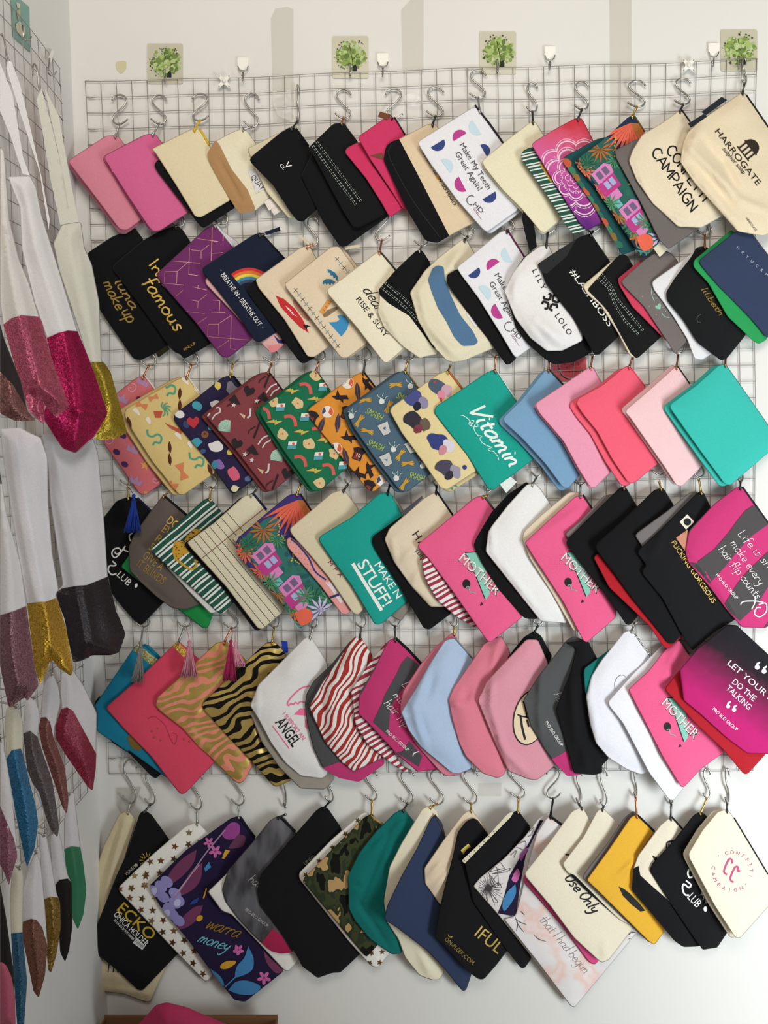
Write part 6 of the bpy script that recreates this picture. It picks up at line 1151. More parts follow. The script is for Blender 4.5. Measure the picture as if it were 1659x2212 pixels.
p.label_tag('woven_label', [(1515, 242), (1559, 209), (1571, 216), (1525, 249)], fab('#242a30')); p.label_tag('woven_label', [(1486, 267), (1520, 246), (1528, 251), (1492, 276)], fab('#242a30'))
DB = plain('#2b241c', .8)
p.text('HARROGATE', (1543, 283), (1636, 402), 13, DB); p.text('sulphur soap', (1560, 322), (1606, 377), 9, DB)
c, u, v = np.array((1618, 322.)), np.array((.62, .78)), np.array((.78, -.62))
p.decal([tuple(c+v*6+u*(18*math.cos(t))+v*(17*math.sin(t))) for t in np.linspace(0, math.pi, 13)], DB); p.ribbon([c-u*20+v*5, c+u*20+v*5], 3, DB, smooth=False); p.ribbon([c-u*20-v*16, c+u*20-v*16], 2.6, DB, smooth=False)
for k in (-15, -5, 5, 15): p.ribbon([c+u*k+v*5, c+u*k-v*16], 3.4, DB, smooth=False)
p.text('HARROGATE', (1611, 472), (1632, 500), 5, DB); p.done()
# ================================================================== wire grid on the back wall
GD = 0.004
def gridpx(s, t):
    """s along the width, t down the height, in photo pixels."""
    tl, tr, bl, br = map(np.array, ((184, 176.), (1634, 127.), (235, 1674.), (1627, 1662.)))
    p = tl*(1-s)*(1-t)+tr*s*(1-t)+bl*(1-s)*t+br*s*t
    return p+np.array([2.0*math.sin(7*t+3*s)+1.2*math.sin(23*t+9*s), (2.2*math.sin(9*s+5*t)+9*s*(1-s)*(1-t)+1.2*math.sin(31*s+4*t))])
def wire_panel(name, fn, NV, NH, org, label, r=0.00072, skipends=True):
    root = empty(name, org); tag(root, label, 'wire grid')
    rs = np.random.RandomState(11)
    for i in range(NV+1):
        P = np.array([fn(i/NV, t) for t in np.linspace(0, 1, 34)]); V, F = tube(P, r, 5); meshobj('wire', V, F, WIRE, root, org)
    for j in range(NH+1):
        S = np.linspace(0, 1, 40)
        P = np.array([fn(s, j/NH) for s in S]); P = P+np.array(root_off)
        if rs.rand() < 0.45 and j:          # wire end bent back along the edge
            e = np.array([fn(0.0, j/NH), fn(0.006, j/NH+0.0015), fn(0.02, j/NH+rs.uniform(-0.003, 0.0025))])+np.array(root_off); P = np.vstack([e[::-1], P])
        V, F = tube(P, r, 5); meshobj('wire', V, F, WIRE, root, org)
    return root
root_off = (0, -0.0018, 0)
wire_panel('wire_grid', lambda s, t: wallpt([gridpx(s, t)], GD)[0], 44, 44, wallpt([(184, 176)], GD)[0], 'large steel wire grid panel fixed to the back wall')

# ================================================================== steel hooks
SH = np.array([(0.46, 0.19), (0.36, 0.09), (0.2, 0.02), (-0.05, 0.0), (-0.28, 0.04), (-0.43, 0.14), (-0.40, 0.26), (-0.22, 0.40), (0.1, 0.56), (0.34, 0.70), (0.42, 0.82), (0.34, 0.93), (0.12, 0.995), (-0.08, 0.985), (-0.3, 0.92), (-0.52, 0.82)])
def s_hook(x, y0, y1, w, flip, label, group=None, d0=0.0072, d1=None, r=0.0019):
    d1 = HOOKD if d1 is None else d1
    P = catmull(SH*np.array([w, y1-y0]), 2.5)
    if flip: P[:, 0] *= -1
    t = (P[:, 1]/(y1-y0)); px = P+np.array([x, y0])
    sw = np.sin(2*math.pi*np.linspace(0, 1, len(P))); dep = d0+(d1-d0)*t+np.where(sw > 0, 0.0012, 0.003 if w > 15 else 0.008)*sw
    dep = np.maximum(dep, 0.0045)
    V = wallpt(px, dep); org = V[len(V)//2]; VV, F = tube(V, r, 7)
    o = meshobj('s_hook', VV, F, STEEL, None, org); tag(o, label, 'hook', group)
    return o
ORD = ('first', 'second', 'third', 'fourth', 'fifth', 'sixth', 'seventh', 'eighth', 'ninth', 'tenth', 'eleventh', 'twelfth', 'thirteenth', 'fourteenth', 'fifteenth', 'sixteenth', 'seventeenth')
ROWS = [('top', [(258, 205, 269, 35, 1), (344, 206, 268, 35, 0), (432, 203, 261, 37, 1), (544, 202, 275, 34, 0), (643, 184, 266, 5, 0), (742, 193, 256, 35, 0), (850, 192, 258, 38, 1), (941, 188, 251, 38, 0), (1033, 152, 212, 36, 0), (1150, 179, 242, 24, 0), (1257, 177, 237, 32, 0), (1376, 175, 231, 40, 0), (1475, 170, 226, 36, 0), (1608, 126, 182, 9, 0)]),
 ('second', [(384, 428, 490, 34, 0), (478, 425, 485, 34, 0), (676, 470, 531, 26, 0), (825, 456, 520, 33, 1), (911, 470, 531, 31, 0), (1010, 450, 511, 30, 0), (1098, 440, 500, 30, 0), (1183, 445, 505, 32, 1), (1281, 438, 502, 32, 1), (1523, 446, 508, 32, 0)]),
 ('third', [(322, 728, 790, 36, 0), (414, 726, 788, 36, 0), (503, 724, 785, 30, 1), (587, 720, 782, 36, 0), (689, 718, 780, 32, 0), (789, 718, 779, 30, 0), (881, 718, 779, 32, 0), (973, 716, 776, 30, 0), (1069, 708, 770, 32, 0), (1186, 712, 774, 30, 0), (1280, 706, 768, 32, 0), (1367, 704, 766, 32, 0), (1465, 702, 764, 32, 0), (1569, 702, 764, 32, 0)]),
 ('fourth', [(277, 986, 1048, 34, 0), (365, 996, 1058, 32, 0), (456, 992, 1054, 32, 0), (554, 998, 1058, 8, 0), (650, 984, 1046, 14, 0), (752, 984, 1046, 16, 0), (843, 980, 1042, 14, 0), (943, 988, 1050, 18, 0), (1054, 1000, 1062, 20, 0), (1160, 968, 1030, 24, 0), (1254, 986, 1048, 24, 0), (1352, 986, 1048, 24, 0), (1424, 965, 1026, 30, 0), (1510, 970, 1031, 24, 0), (1600, 978, 1040, 12, 0)]),
 ('fifth', [(309, 1290, 1354, 34, 0), (399, 1290, 1354, 32, 0), (500, 1294, 1357, 34, 0), (592, 1292, 1355, 28, 0), (676, 1294, 1356, 24, 0), (780, 1293, 1355, 26, 0), (853, 1290, 1353, 26, 0), (981, 1292, 1354, 18, 0), (1163, 1288, 1350, 22, 0), (1371, 1284, 1346, 22, 0)]),
 ('bottom', [(281, 1641, 1735, 30, 0), (325, 1664, 1738, 24, 0), (425, 1668, 1749, 26, 0), (515, 1664, 1739, 30, 0), (616, 1666, 1745, 6, 0), (712, 1664, 1732, 20, 0), (803, 1664, 1729, 26, 0), (880, 1662, 1736, 30, 0), (945, 1662, 1737, 32, 0), (1017, 1662, 1736, 32, 0), (1120, 1660, 1723, 34, 0), (1195, 1660, 1725, 32, 1), (1251, 1660, 1738, 12, 0), (1304, 1660, 1742, 16, 0), (1373, 1660, 1722, 6, 0), (1450, 1664, 1738, 8, 0), (1527, 1660, 1725, 16, 0), (1571, 1660, 1736, 9, 0)])]
for rname, L in ROWS:
    for i, (x, y0, y1, w, f) in enumerate(L):
        lab = 'steel S-hook, %s from the left in the %s row' % (ORD[i] if i < 17 else 'last', rname)
        if i == len(L)-1: lab = 'steel S-hook, rightmost of the %s row' % rname
        s_hook(x, y0, y1, w, f, lab, 'S-hooks of the %s row' % rname)

# ================================================================== tassels
def tassel(px0, knot, bot, w, h, label, d=0.05):
    m = fabric(h); org = wallpt([knot], d)[0]
    root = empty('tassel', org); tag(root, label, 'tassel', 'silk tassels on the zips')
    P = catmull([px0, ((px0[0]+knot[0])/2+1, (px0[1]+knot[1])/2), knot], 3); V, F = tube(wallpt(P, np.linspace(0.02, d, len(P))), 0.0007, 5); meshobj('cord', V, F, m, root, org)
    kk = np.array(knot, float); t = np.linspace(0, 1, 7); r = np.array([.3, 1, 1.25, 1, .7, 1.0, 1.1])*0.0034
    V, F = tube(wallpt(np.stack([np.full(7, kk[0]), kk[1]-4+t*14], 1), d), r, 9); meshobj('knot', V, F, m, root, org)
    rs = np.random.RandomState(int(knot[0])); VV, FF, o = [], [], 0
    for k in range(110):
        u = rs.uniform(-1, 1); dd = rs.uniform(-.006, .006); n = 6
        P = [((kk[0]+u*3)+(bot[0]+u*w-kk[0]-u*3)*s**1.2+rs.uniform(-.6, .6), kk[1]+8+(bot[1]-kk[1]-8+rs.uniform(-6, 3))*s) for s in np.linspace(0, 1, n)]
        V, F = tube(wallpt(P, d+dd*np.linspace(.2, 1, n)), 0.0009, 3); VV += list(V); FF += [tuple(i+o for i in f) for f in F]; o += len(V)
    fr = meshobj('fringe', VV, FF, m, root, org); fr['kind'] = 'stuff'
def dmax(px):
    P = wallpt([px], 0.03); ix, iz = hidx(P[:, 0], P[:, 2]); return float(HM[ix[0]-5:ix[0]+6, iz[0]-12:iz[0]+6].max())+0.008
for a, k, b, w, h, l in (((276, 1050), q1('D1 312,120'), q1('D1 298,430'), 19, '#1e3f9e', 'royal blue tassel on the black CLUB script pouch'),
   ((309, 1356), q1('E1 450,150'), q1('E1 420,480'), 13, '#8d8a88', 'grey tassel on the teal pouch'), ((402, 1356), q1('E1 865,145'), q1('E1 865,440'), 19, '#d18a9d', 'dusty pink tassel on the coral pouch'),
   ((502, 1360), q1('E1 1220,140'), q1('E1 1210,470'), 15, '#a82a5e', 'magenta tassel above the gold zebra pouch'), ((504, 1360), q1('E1 1258,155'), q1('E1 1300,350'), 11, '#d994ab', 'pale pink tassel beside the magenta tassel')):
    tassel(a, k, b, w, h, l, max(dmax(k), dmax(((k[0]+b[0])/2, (k[1]+b[1])/2)), dmax((b[0], b[1]-8)), dmax((b[0]+8, b[1]-20))))

# ================================================================== things stuck to the back wall
def plate(name, px, d0, d1, mat, label=None, cat=None, parent=None, org=None, rnd=0, group=None):
    P = roundpoly(px, rnd) if rnd else np.asarray(px, float)
    if area2(P) < 0: P = P[::-1]
    A, B = wallpt(P, d1), wallpt(P, d0); n = len(P)
    F = [tuple(range(n))[::-1], tuple(range(n, 2*n))]+[(i, (i+1) % n, n+(i+1) % n, n+i) for i in range(n)]
    o = meshobj(name, np.vstack([A, B]), F, mat, parent, A[0] if org is None else org, smooth=False)
    if label: tag(o, label, cat, group)
    return o
TAPE = clearfilm('#c8c0ae', 0.13, 0.3); CLEAR = clearfilm('#ffffff', 0.13, 0.08)
plate('tape_strip', [(585, 40), (595, 18), (622, 15), (634, 20), (634, 262), (590, 268)], 0.0003, 0.0008, TAPE, 'wide clear tape strip with curled top left of the second tree sticker', 'tape')
plate('tape_strip', [(866, 22), (886, 0), (915, 0), (915, 160), (870, 160)], 0.0003, 0.0008, TAPE, 'clear tape strip between the second and third tree stickers', 'tape')
plate('tape_strip', [(1316, -6), (1364, -6), (1365, 250), (1318, 250)], 0.0003, 0.0008, TAPE, 'faint clear tape strip right of the third tree sticker', 'tape')
plate('tape_strip', [(170, 132), (194, 150), (190, 175), (196, 330), (165, 345), (160, 200), (168, 170)], 0.0005, 0.003, CLEAR, 'crumpled clear tape running down the room corner', 'tape')
plate('tape_strip', [(218, 520), (236, 520), (248, 1080), (226, 1080)], 0.0005, 0.003, CLEAR, 'long clear tape on the left edge of the grid', 'tape')
plate('tape_strip', [(252, 1702), (305, 1700), (290, 1740), (262, 1758), (252, 1740)], 0.0005, 0.004, clearfilm('#c9c4b8', .25, .1), 'piece of clear tape under the lower left grid corner', 'tape')
plate('tape_strip', [(1033, 1692), (1083, 1691), (1083, 1720), (1033, 1720)], 0.0003, 0.0008, clearfilm('#c8c0ae', 0.1, 0.3), 'square tape patch below the bottom wire', 'tape')
plate('tape_strip', [(1590, 1000), (1620, 1005), (1622, 1060), (1592, 1062)], 0.0005, 0.004, clearfilm('#ffffff', .35, .06), 'shiny clear tape behind the large turquoise pouch', 'tape')
plate('glue_mark', [(249, 133), (273, 131), (273, 148), (262, 161), (250, 150)], 0.0002, 0.0006, plain('#cfc8a4', .7), 'yellowish glue mark left of the first tree sticker', 'glue mark', rnd=6)
def film(pts_px, d, label, amp=0.006):
    rs = np.random.RandomState(4); v2, f = fill(roundpoly(pts_px, 4), 8); V = wallpt(v2, d+amp*rs.rand(len(v2))); o = meshobj('plastic_film', V, [tuple(t) for t in f], clearfilm('#ffffff', .22, .05), None, V[0]); tag(o, label, 'plastic film')
film([(872, 207), (890, 200), (905, 206), (915, 222), (905, 230), (880, 229)], 0.009, 'crinkled clear plastic scrap on the grid under the second tape strip')
film([(588, 195), (612, 200), (628, 190), (630, 262), (600, 250), (590, 225)], 0.009, 'crinkled clear plastic on the grid below the curled tape')
LEAF = [plain(h, .8) for h in ('#8aa352', '#a2b96e', '#748c46', '#b5c68e', '#62793f')]
def tree_sticker(x0, y0, x1, y1, label, seed):
    org = wallpt([(x0, y0)], 0)[0]; root = empty('tree_sticker_hook', org); tag(root, label, 'sticker hook', 'tree sticker hooks')
    plate('clear_plate', [(x0, y0), (x1, y0), (x1, y1), (x0, y1)], 0.0004, 0.0022, clearfilm('#d6d2bd', .75, .25), parent=root, org=org, rnd=4)
    rs = np.random.RandomState(seed); cx, cy, s = (x0+x1)/2+2, (y0+y1)/2-3, (x1-x0)/78; d = 0.0025
    V, F, mi = [], [], []
    def poly(P, m, dd):
        w = wallpt(P, dd); o = len(V); V.extend(w.tolist()); F.append(tuple(range(o, o+len(w)))); mi.append(m)
    for k in range(150):
        r, a = 33*math.sqrt(rs.rand()), rs.uniform(0, 6.28); x, y = cx+s*r*math.cos(a), cy+s*r*math.sin(a)*0.95; rr = s*rs.uniform(3.5, 8)*(1.0 if r < 24 else .6)
        poly([(x+rr*math.cos(t)*rs.uniform(.7, 1), y+rr*math.sin(t)*rs.uniform(.7, 1)) for t in np.linspace(0, 6.28, 7)[:-1]], rs.randint(0, 5), d+0.000004*k)
    for k in range(22):
        a = rs.uniform(2.0, 5.6); r = rs.uniform(28, 37); x, y = cx+s*r*math.cos(a), cy+s*r*math.sin(a); rr = s*rs.uniform(1.2, 2.6)
        poly([(x+rr*math.cos(t), y+.8*rr*math.sin(t)) for t in np.linspace(0, 6.28, 6)[:-1]], 5 if k % 3 else 4, d+0.0004)
    def strk(pts, w):
        P = catmull(pts, 3); T = np.gradient(P, axis=0); T /= np.linalg.norm(T, axis=1)[:, None]+1e-9; Nn = np.stack([-T[:, 1], T[:, 0]], 1)*w/2
        for i in range(len(P)-1): poly([P[i]+Nn[i], P[i+1]+Nn[i+1], P[i+1]-Nn[i+1], P[i]-Nn[i]], 5, d+0.0005)
    strk([(cx-4, cy-22), (cx-1, cy-6), (cx+2, cy+8), (cx+4, cy+28)], 2.0*s); strk([(cx+12, cy-16), (cx+4, cy-9), (cx-1, cy-3)], 1.2*s); strk([(cx+22, cy+2), (cx+10, cy+4), (cx+2, cy+8)], 1.2*s)
    poly([(cx+2*s, cy+33*s), (cx+4*s, cy+22*s), (cx+9*s, cy+18*s), (cx+12*s, cy+24*s), (cx+12*s, cy+33*s)], 6, d+0.0006)
    meshobj('tree_print', V, F, LEAF+[plain('#4a4a34', .8), plain('#23262a', .8)], root, org, midx=mi, smooth=False)
    hx, hy = cx-3, y1-24
    P = np.vstack([wallpt([(hx, hy-8), (hx, hy+2), (hx, hy+14), (hx, hy+18), (hx+.5, hy+17)], [0.004, 0.005, 0.007, 0.011, 0.017]), wallpt([(hx+1, hy+10)], [0.019])])
    VV, FF = tube(catmull(P*1000, 3)/1000, np.full(len(catmull(P*1000, 3)), 0.0021), 7); meshobj('metal_hook', VV, FF, STEEL, root, org)
for i, (a, l) in enumerate((((318, 94, 395, 181), 'clear sticker hook with green tree print, leftmost of four'), ((718, 78, 796, 169), 'clear sticker hook with green tree print, second from the left'), ((1036, 68, 1115, 160), 'clear sticker hook with green tree print, third from the left'), ((1557, 64, 1636, 154), 'clear sticker hook with green tree print, rightmost of four'))): tree_sticker(*a, l, 20+i)
def white_hook(x, y, label):
    org = wallpt([(x, y)], 0)[0]; root = empty('adhesive_hook', org); tag(root, label, 'hook', 'white adhesive hooks')
    wp = plain('#f2f1ea', .4)
    plate('plate', [(x-12, y), (x+12, y), (x+12, y+20), (x+6, y+27), (x-6, y+27), (x-12, y+20)], 0.0003, 0.005, wp, parent=root, org=org, rnd=3)
    P = wallpt([(x-11, y+19), (x-9, y+25), (x-4, y+30), (x, y+33)], [0.006, 0.0075, 0.008, 0.008]); Q = wallpt([(x+11, y+19), (x+9, y+25), (x+4, y+30), (x, y+33)], [0.006, 0.0075, 0.008, 0.008])
    for W_ in (P, Q): V, F = tube(W_, 0.0012, 6); meshobj('wire_arm', V, F, STEEL, root, org)
    P = wallpt([(x, y+32), (x, y+44), (x-1, y+50), (x-2, y+48), (x-2.5, y+38)], [0.008, 0.009, 0.013, 0.019, 0.022]); V, F = tube(P, 0.0016, 6); meshobj('wire_hook', V, F, STEEL, root, org)
for (x, y), l in (((525, 124), 'white adhesive hook right of the first tree sticker'), ((827, 115), 'white adhesive hook right of the second tree sticker'), ((1188, 100), 'white adhesive hook right of the third tree sticker'), ((1542, 93), 'white adhesive hook beside the last tree sticker')): white_hook(x, y, l)
def starfish(x, y, label):
    org = wallpt([(x, y)], 0)[0]; root = empty('starfish_clip', org); tag(root, label, 'clip', 'white starfish clips'); wp = plain('#f0efe8', .45)
    P = []
    for k in range(4):
        a = R(45+90*k); d = np.array([math.cos(a), math.sin(a)*1.05]); w = np.array([-d[1], d[0]])
        P += [np.array([x, y])+d*6.5-w*4.0, np.array([x, y])+d*17-w*2.6, np.array([x, y])+d*17+w*2.6, np.array([x, y])+d*6.5+w*4.0]
    plate('body', P, 0.009, 0.013, wp, parent=root, org=org)
    t = np.linspace(0, 1, 5); V, F = tube(wallpt([(x, y)]*5, 0.012+0.007*t), np.array([5, 4.8, 4.2, 3, .6])*.001, 10); meshobj('button', V, F, wp, root, org)
    for k in range(4):
        a = R(45+90*k); c = (x+15*math.cos(a), y+15.5*math.sin(a)); V, F = tube(wallpt([c, c, c], [0.012, 0.0145, 0.015]), [0.0016, 0.0014, 0.0004], 7); meshobj('peg', V, F, STEEL, root, org)
starfish(484, 175, 'white four-armed clip on the top wire at left'); starfish(1488, 141, 'white four-armed clip on the top wire at right')
# watermelon sticker hook behind the third row
wx = q('C3 1150,40 1450,40 1440,250 1160,250'); org = wallpt([wx[0]], 0)[0]; root = empty('watermelon_sticker_hook', org); tag(root, 'pink watermelon sticker hook behind the grid in the third row', 'sticker hook')
plate('clear_plate', wx, 0.0004, 0.002, clearfilm('#d0606c', .9, .2), parent=root, org=org, rnd=4)
c = np.array(q1('C3 1315,130')); plate('melon_print', [tuple(c+21*np.array([math.cos(t), math.sin(t)])) for t in np.linspace(0, 6.28, 20)[:-1]], 0.002, 0.0024, plain('#b5404c', .6), parent=root, org=org)
V, F = tube(wallpt([tuple(c+25*np.array([math.cos(t), math.sin(t)])) for t in np.linspace(0.2, 3.0, 12)], 0.004), 0.0013, 6); meshobj('metal_ring', V, F, STEEL, root, org)
for k in range(7): plate('seed', [tuple(c+np.array([(-13+5*k), -6+8*(k % 3)])+1.4*np.array([math.cos(t), math.sin(t)])) for t in np.linspace(0, 6.28, 6)[:-1]], 0.0024, 0.0027, plain('#5a1f28', .6), parent=root, org=org)

# ================================================================== left wall
def leftpt(px, off): return planept(px, (XL+off, 0, 0), (1, 0, 0))
LG0, LG1 = leftpt([(128, 149)], 0.008)[0], leftpt([(168, 1735)], 0.008)[0]
ly1, lzt, lzb = LG0[1], LG0[2], LG1[2]
def leftfn(s, t):
    y = ly1-1.1*s; z = lzt+(lzb-lzt)*t
    return np.array([XL+0.008+0.004*math.sin(9*s+4*t), y+0.006*math.sin(8*t)*(1-s), z+0.006*math.sin(11*s+3*t)])
root_off = (0.0018, 0, 0)
wire_panel('wire_grid', leftfn, 33, 44, leftfn(0, 0), 'steel wire grid panel fixed to the left wall')
plate_l = q('L1 105,0 200,0 280,65 290,500 125,350'); V = leftpt(plate_l, 0.002); V2 = leftpt(plate_l, 0.0005)
root = empty('teal_sticker_hook', V[0]); tag(root, 'teal sticker hook with cream vase print on the left wall', 'sticker hook')
meshobj('plate', np.vstack([V, V2]), [(0, 1, 2, 3, 4), (9, 8, 7, 6, 5)]+[(i, 5+i, 5+(i+1) % 5, (i+1) % 5) for i in range(5)], plain('#7fa79f', .5), root, V[0], smooth=False)
for t, h in (('L1 150,230 185,200 235,260 245,330 200,350 160,300', '#cfcab4'), ('L1 160,100 190,80 200,130 170,200', '#b5b38f'), ('L1 155,20 195,40 185,80 165,70', '#d9d0bf')):
    W_ = leftpt(q(t), 0.0032); meshobj('print', W_, [tuple(range(len(W_)))], plain(h, .7), root, V[0], smooth=False)
V3, F3 = tube(leftpt(q('L1 215,240 225,350 250,385 285,380 300,350'), np.array(0.012)), 0.0015, 6); meshobj('metal_hook', V3, F3, STEEL, root, V[0])
W_ = leftpt(q('L1 460,560 495,470 520,490 490,600'), 0.012); W2 = leftpt(q('L1 460,560 495,470 520,490 490,600'), 0.004)
o = meshobj('white_clip', np.vstack([W_, W2]), [(0, 1, 2, 3), (7, 6, 5, 4)]+[(i, 4+i, 4+(i+1) % 4, (i+1) % 4) for i in range(4)], plain('#f0efea', .4), None, W_[0], smooth=False); tag(o, 'small white clip holding the top of the left grid', 'clip')
def lhook(px, off, label, r=0.0016):
    V, F = tube(leftpt(catmull(q(px), 3), off), r, 7); o = meshobj('s_hook', V, F, STEEL, None, V[0]); tag(o, label, 'hook', 'S-hooks on the left wall')
lhook('L1 475,560 465,640 460,690 480,720 515,720 540,685', 0.014, 'steel hook hanging empty from the left grid by the corner')
lhook('L1 15,320 40,380 60,500 90,600 115,680', 0.02, 'steel hook nearest the camera on the left grid'); lhook('L1 318,720 315,650 330,610 355,660 365,760 375,850 400,870 425,920', 0.02, 'steel hook carrying the gold-based tote straps')
def lbag(name, poly, off, mat, label, cat, base=None, basemat=None, T=22, seam=None, ang=40, folds=(), crumple=2.0, cy=None):
    P = np.array(q(poly)); c = P.mean(0) if cy is None else np.array(cy)
    n = np.array([math.cos(R(ang)), -math.sin(R(ang)), 0])
    P0 = leftpt([tuple(c)], off)[0]
    b = Pouch(name, P, mat, label, cat, T=T, plane=(P0, n), folds=folds, crumple=crumple, seam=q(seam) if seam else None, wd=16, rnd=4, step=6.5, group=None)
    if base: b.panel('glitter_base' if 'glitter' in basemat.name else 'base', q(base), basemat, 0.6)
    return b
def strap(b, poly, off=2):
    b.label_tag('handle', q(poly), b.mat, off, 2.0)
W1, W2_, W3 = fabric('#e4e2e4'), fabric('#dcdad0'), fabric('#d6d4da')
# top tier of totes
b = lbag('tote_bag', 'L2 600,140 775,133 810,380 880,540 950,900 970,1460 1000,1480 1060,1570 1215,2140 L3 1110,300 950,315 880,280 L2 1000,1900 870,1550 760,1180 560,580 510,330', 0.088, fabric('#d9d8cc'), 'ivory tote with gold glitter base nearest the corner', 'tote bag', 'L2 840,1475 915,1468 990,1468 1060,1560 1230,2140 L3 1200,300 950,330 870,290 L2 990,1900 860,1560', glitter('#a8902c'), 12, 'L2 690,150 760,700 880,1300 940,1480 1000,2000', 42)
strap(b, 'L1 395,840 350,950 380,1100 480,1700 575,2150 680,2130 600,1650 480,1150'); strap(b, 'L1 430,850 560,1100 650,1600 750,2120 680,2130 590,1600 470,1050'); b.done()
b = lbag('tote_bag', 'L1 75,1690 290,1680 345,1790 400,2060 L2 560,580 740,1175 870,1480 1030,1960 900,2190 L3 860,310 720,435 600,390 420,130 L2 450,1240 330,900 210,400 190,0 L1 190,1990', 0.085, W1, 'white tote with magenta glitter base', 'tote bag', 'L2 445,1240 560,1190 650,1168 745,1176 870,1490 1045,1960 L3 870,320 715,445 600,400 410,100 L2 520,1550', glitter('#a3124f'), 16, 'L1 230,1690 L2 380,400 560,900 655,1170 720,1600 760,1930', 44, [(q1('L2 750,1930'), q1('L2 1030,1960'), 6, 8), (q1('L2 760,1940'), q1('L3 700,430'), 5, 12)])
strap(b, 'L1 0,600 120,900 220,1500 285,1680 215,1660 100,1300 0,1060'); strap(b, 'L1 75,580 60,650 200,1100 380,1650 465,2200 475,2100 400,1700 250,1050 190,800 110,590'); b.done()
b = lbag('tote_bag', 'L1 0,1400 40,1450 90,2100 L2 180,480 280,720 370,1030 400,1080 480,1390 660,1890 540,2010 430,1880 415,2070 280,1940 200,1700 30,1110 0,900', 0.125, fabric('#dedad8'), 'white tote with rose pink glitter base', 'tote bag', 'L2 30,1112 110,1050 205,1022 370,1035 400,1080 480,1390 675,1890 540,2030 425,1890 420,2085 270,1950 190,1700', glitter('#b4566f'), 20, 'L2 60,0 130,600 215,1030 280,1400 350,1680', 44, [(q1('L2 320,1690'), q1('L2 300,1930'), -8, 8), (q1('L2 390,1700'), q1('L2 620,1890'), 6, 8)]); b.done()
b = lbag('tote_bag', 'L2 0,1100 40,1250 200,1650 260,1930 340,2030 150,2035 0,1960', 0.165, fabric('#2c2628'), 'mauve glitter base of a tote at the left edge', 'tote bag', 'L2 0,1560 120,1680 265,1930 350,2035 150,2045 -10,1965', glitter('#7d5350'), 14, None, 46); b.done()
# middle tier
b = lbag('tote_bag', 'L3 395,258 492,240 600,390 720,435 890,290 940,450 1000,1150 1030,1620 1100,1900 1195,2150 L4 1200,400 1140,570 1060,600 870,600 830,640 700,670 620,300 530,0 L3 600,1700 480,900 460,560', 0.09, W3, 'white tote with dark plum glitter base', 'tote bag', 'L3 595,1728 755,1705 830,1700 1040,1615 1110,1950 L4 1210,390 1150,575 1060,610 870,610 700,685 610,280 535,0', glitter('#1d1119', .3), 18, 'L3 450,250 560,800 700,1400 755,1705 L4 800,200 870,600', 42, [(q1('L4 870,480'), q1('L4 1100,580'), 5, 8)]); b.done()
b = lbag('tote_bag', 'L3 5,205 195,192 260,230 390,290 455,480 460,900 500,1400 560,1740 530,1800 L4 620,260 700,740 680,800 560,720 500,640 380,885 330,700 260,120 L3 180,1450 100,950 20,420', 0.125, fabric('#dddbe2'), 'white tote with bright gold glitter base', 'tote bag', 'L4 250,105 390,90 430,90 545,50 620,300 715,700 690,820 600,770 475,660 400,880 375,900 325,700', glitter('#b18a2a'), 18, 'L3 110,200 170,700 280,1350 390,1860 L4 430,350 470,640', 44, [(q1('L4 470,650'), q1('L4 690,790'), 6, 8)]); b.done()
b = lbag('tote_bag', 'L3 0,600 60,1000 200,1500 250,1880 L4 290,400 330,700 370,890 260,1040 240,1000 90,1100 70,1050 0,700', 0.16, fabric('#d6d4d8'), 'white tote with mauve glitter base at the left edge', 'tote bag', 'L4 -5,218 130,180 250,130 300,450 345,700 380,900 262,1055 240,1010 90,1115 60,1050 -10,700', glitter('#77535c'), 16, 'L3 0,1000 20,1900 L4 60,500 130,880', 46); b.done()
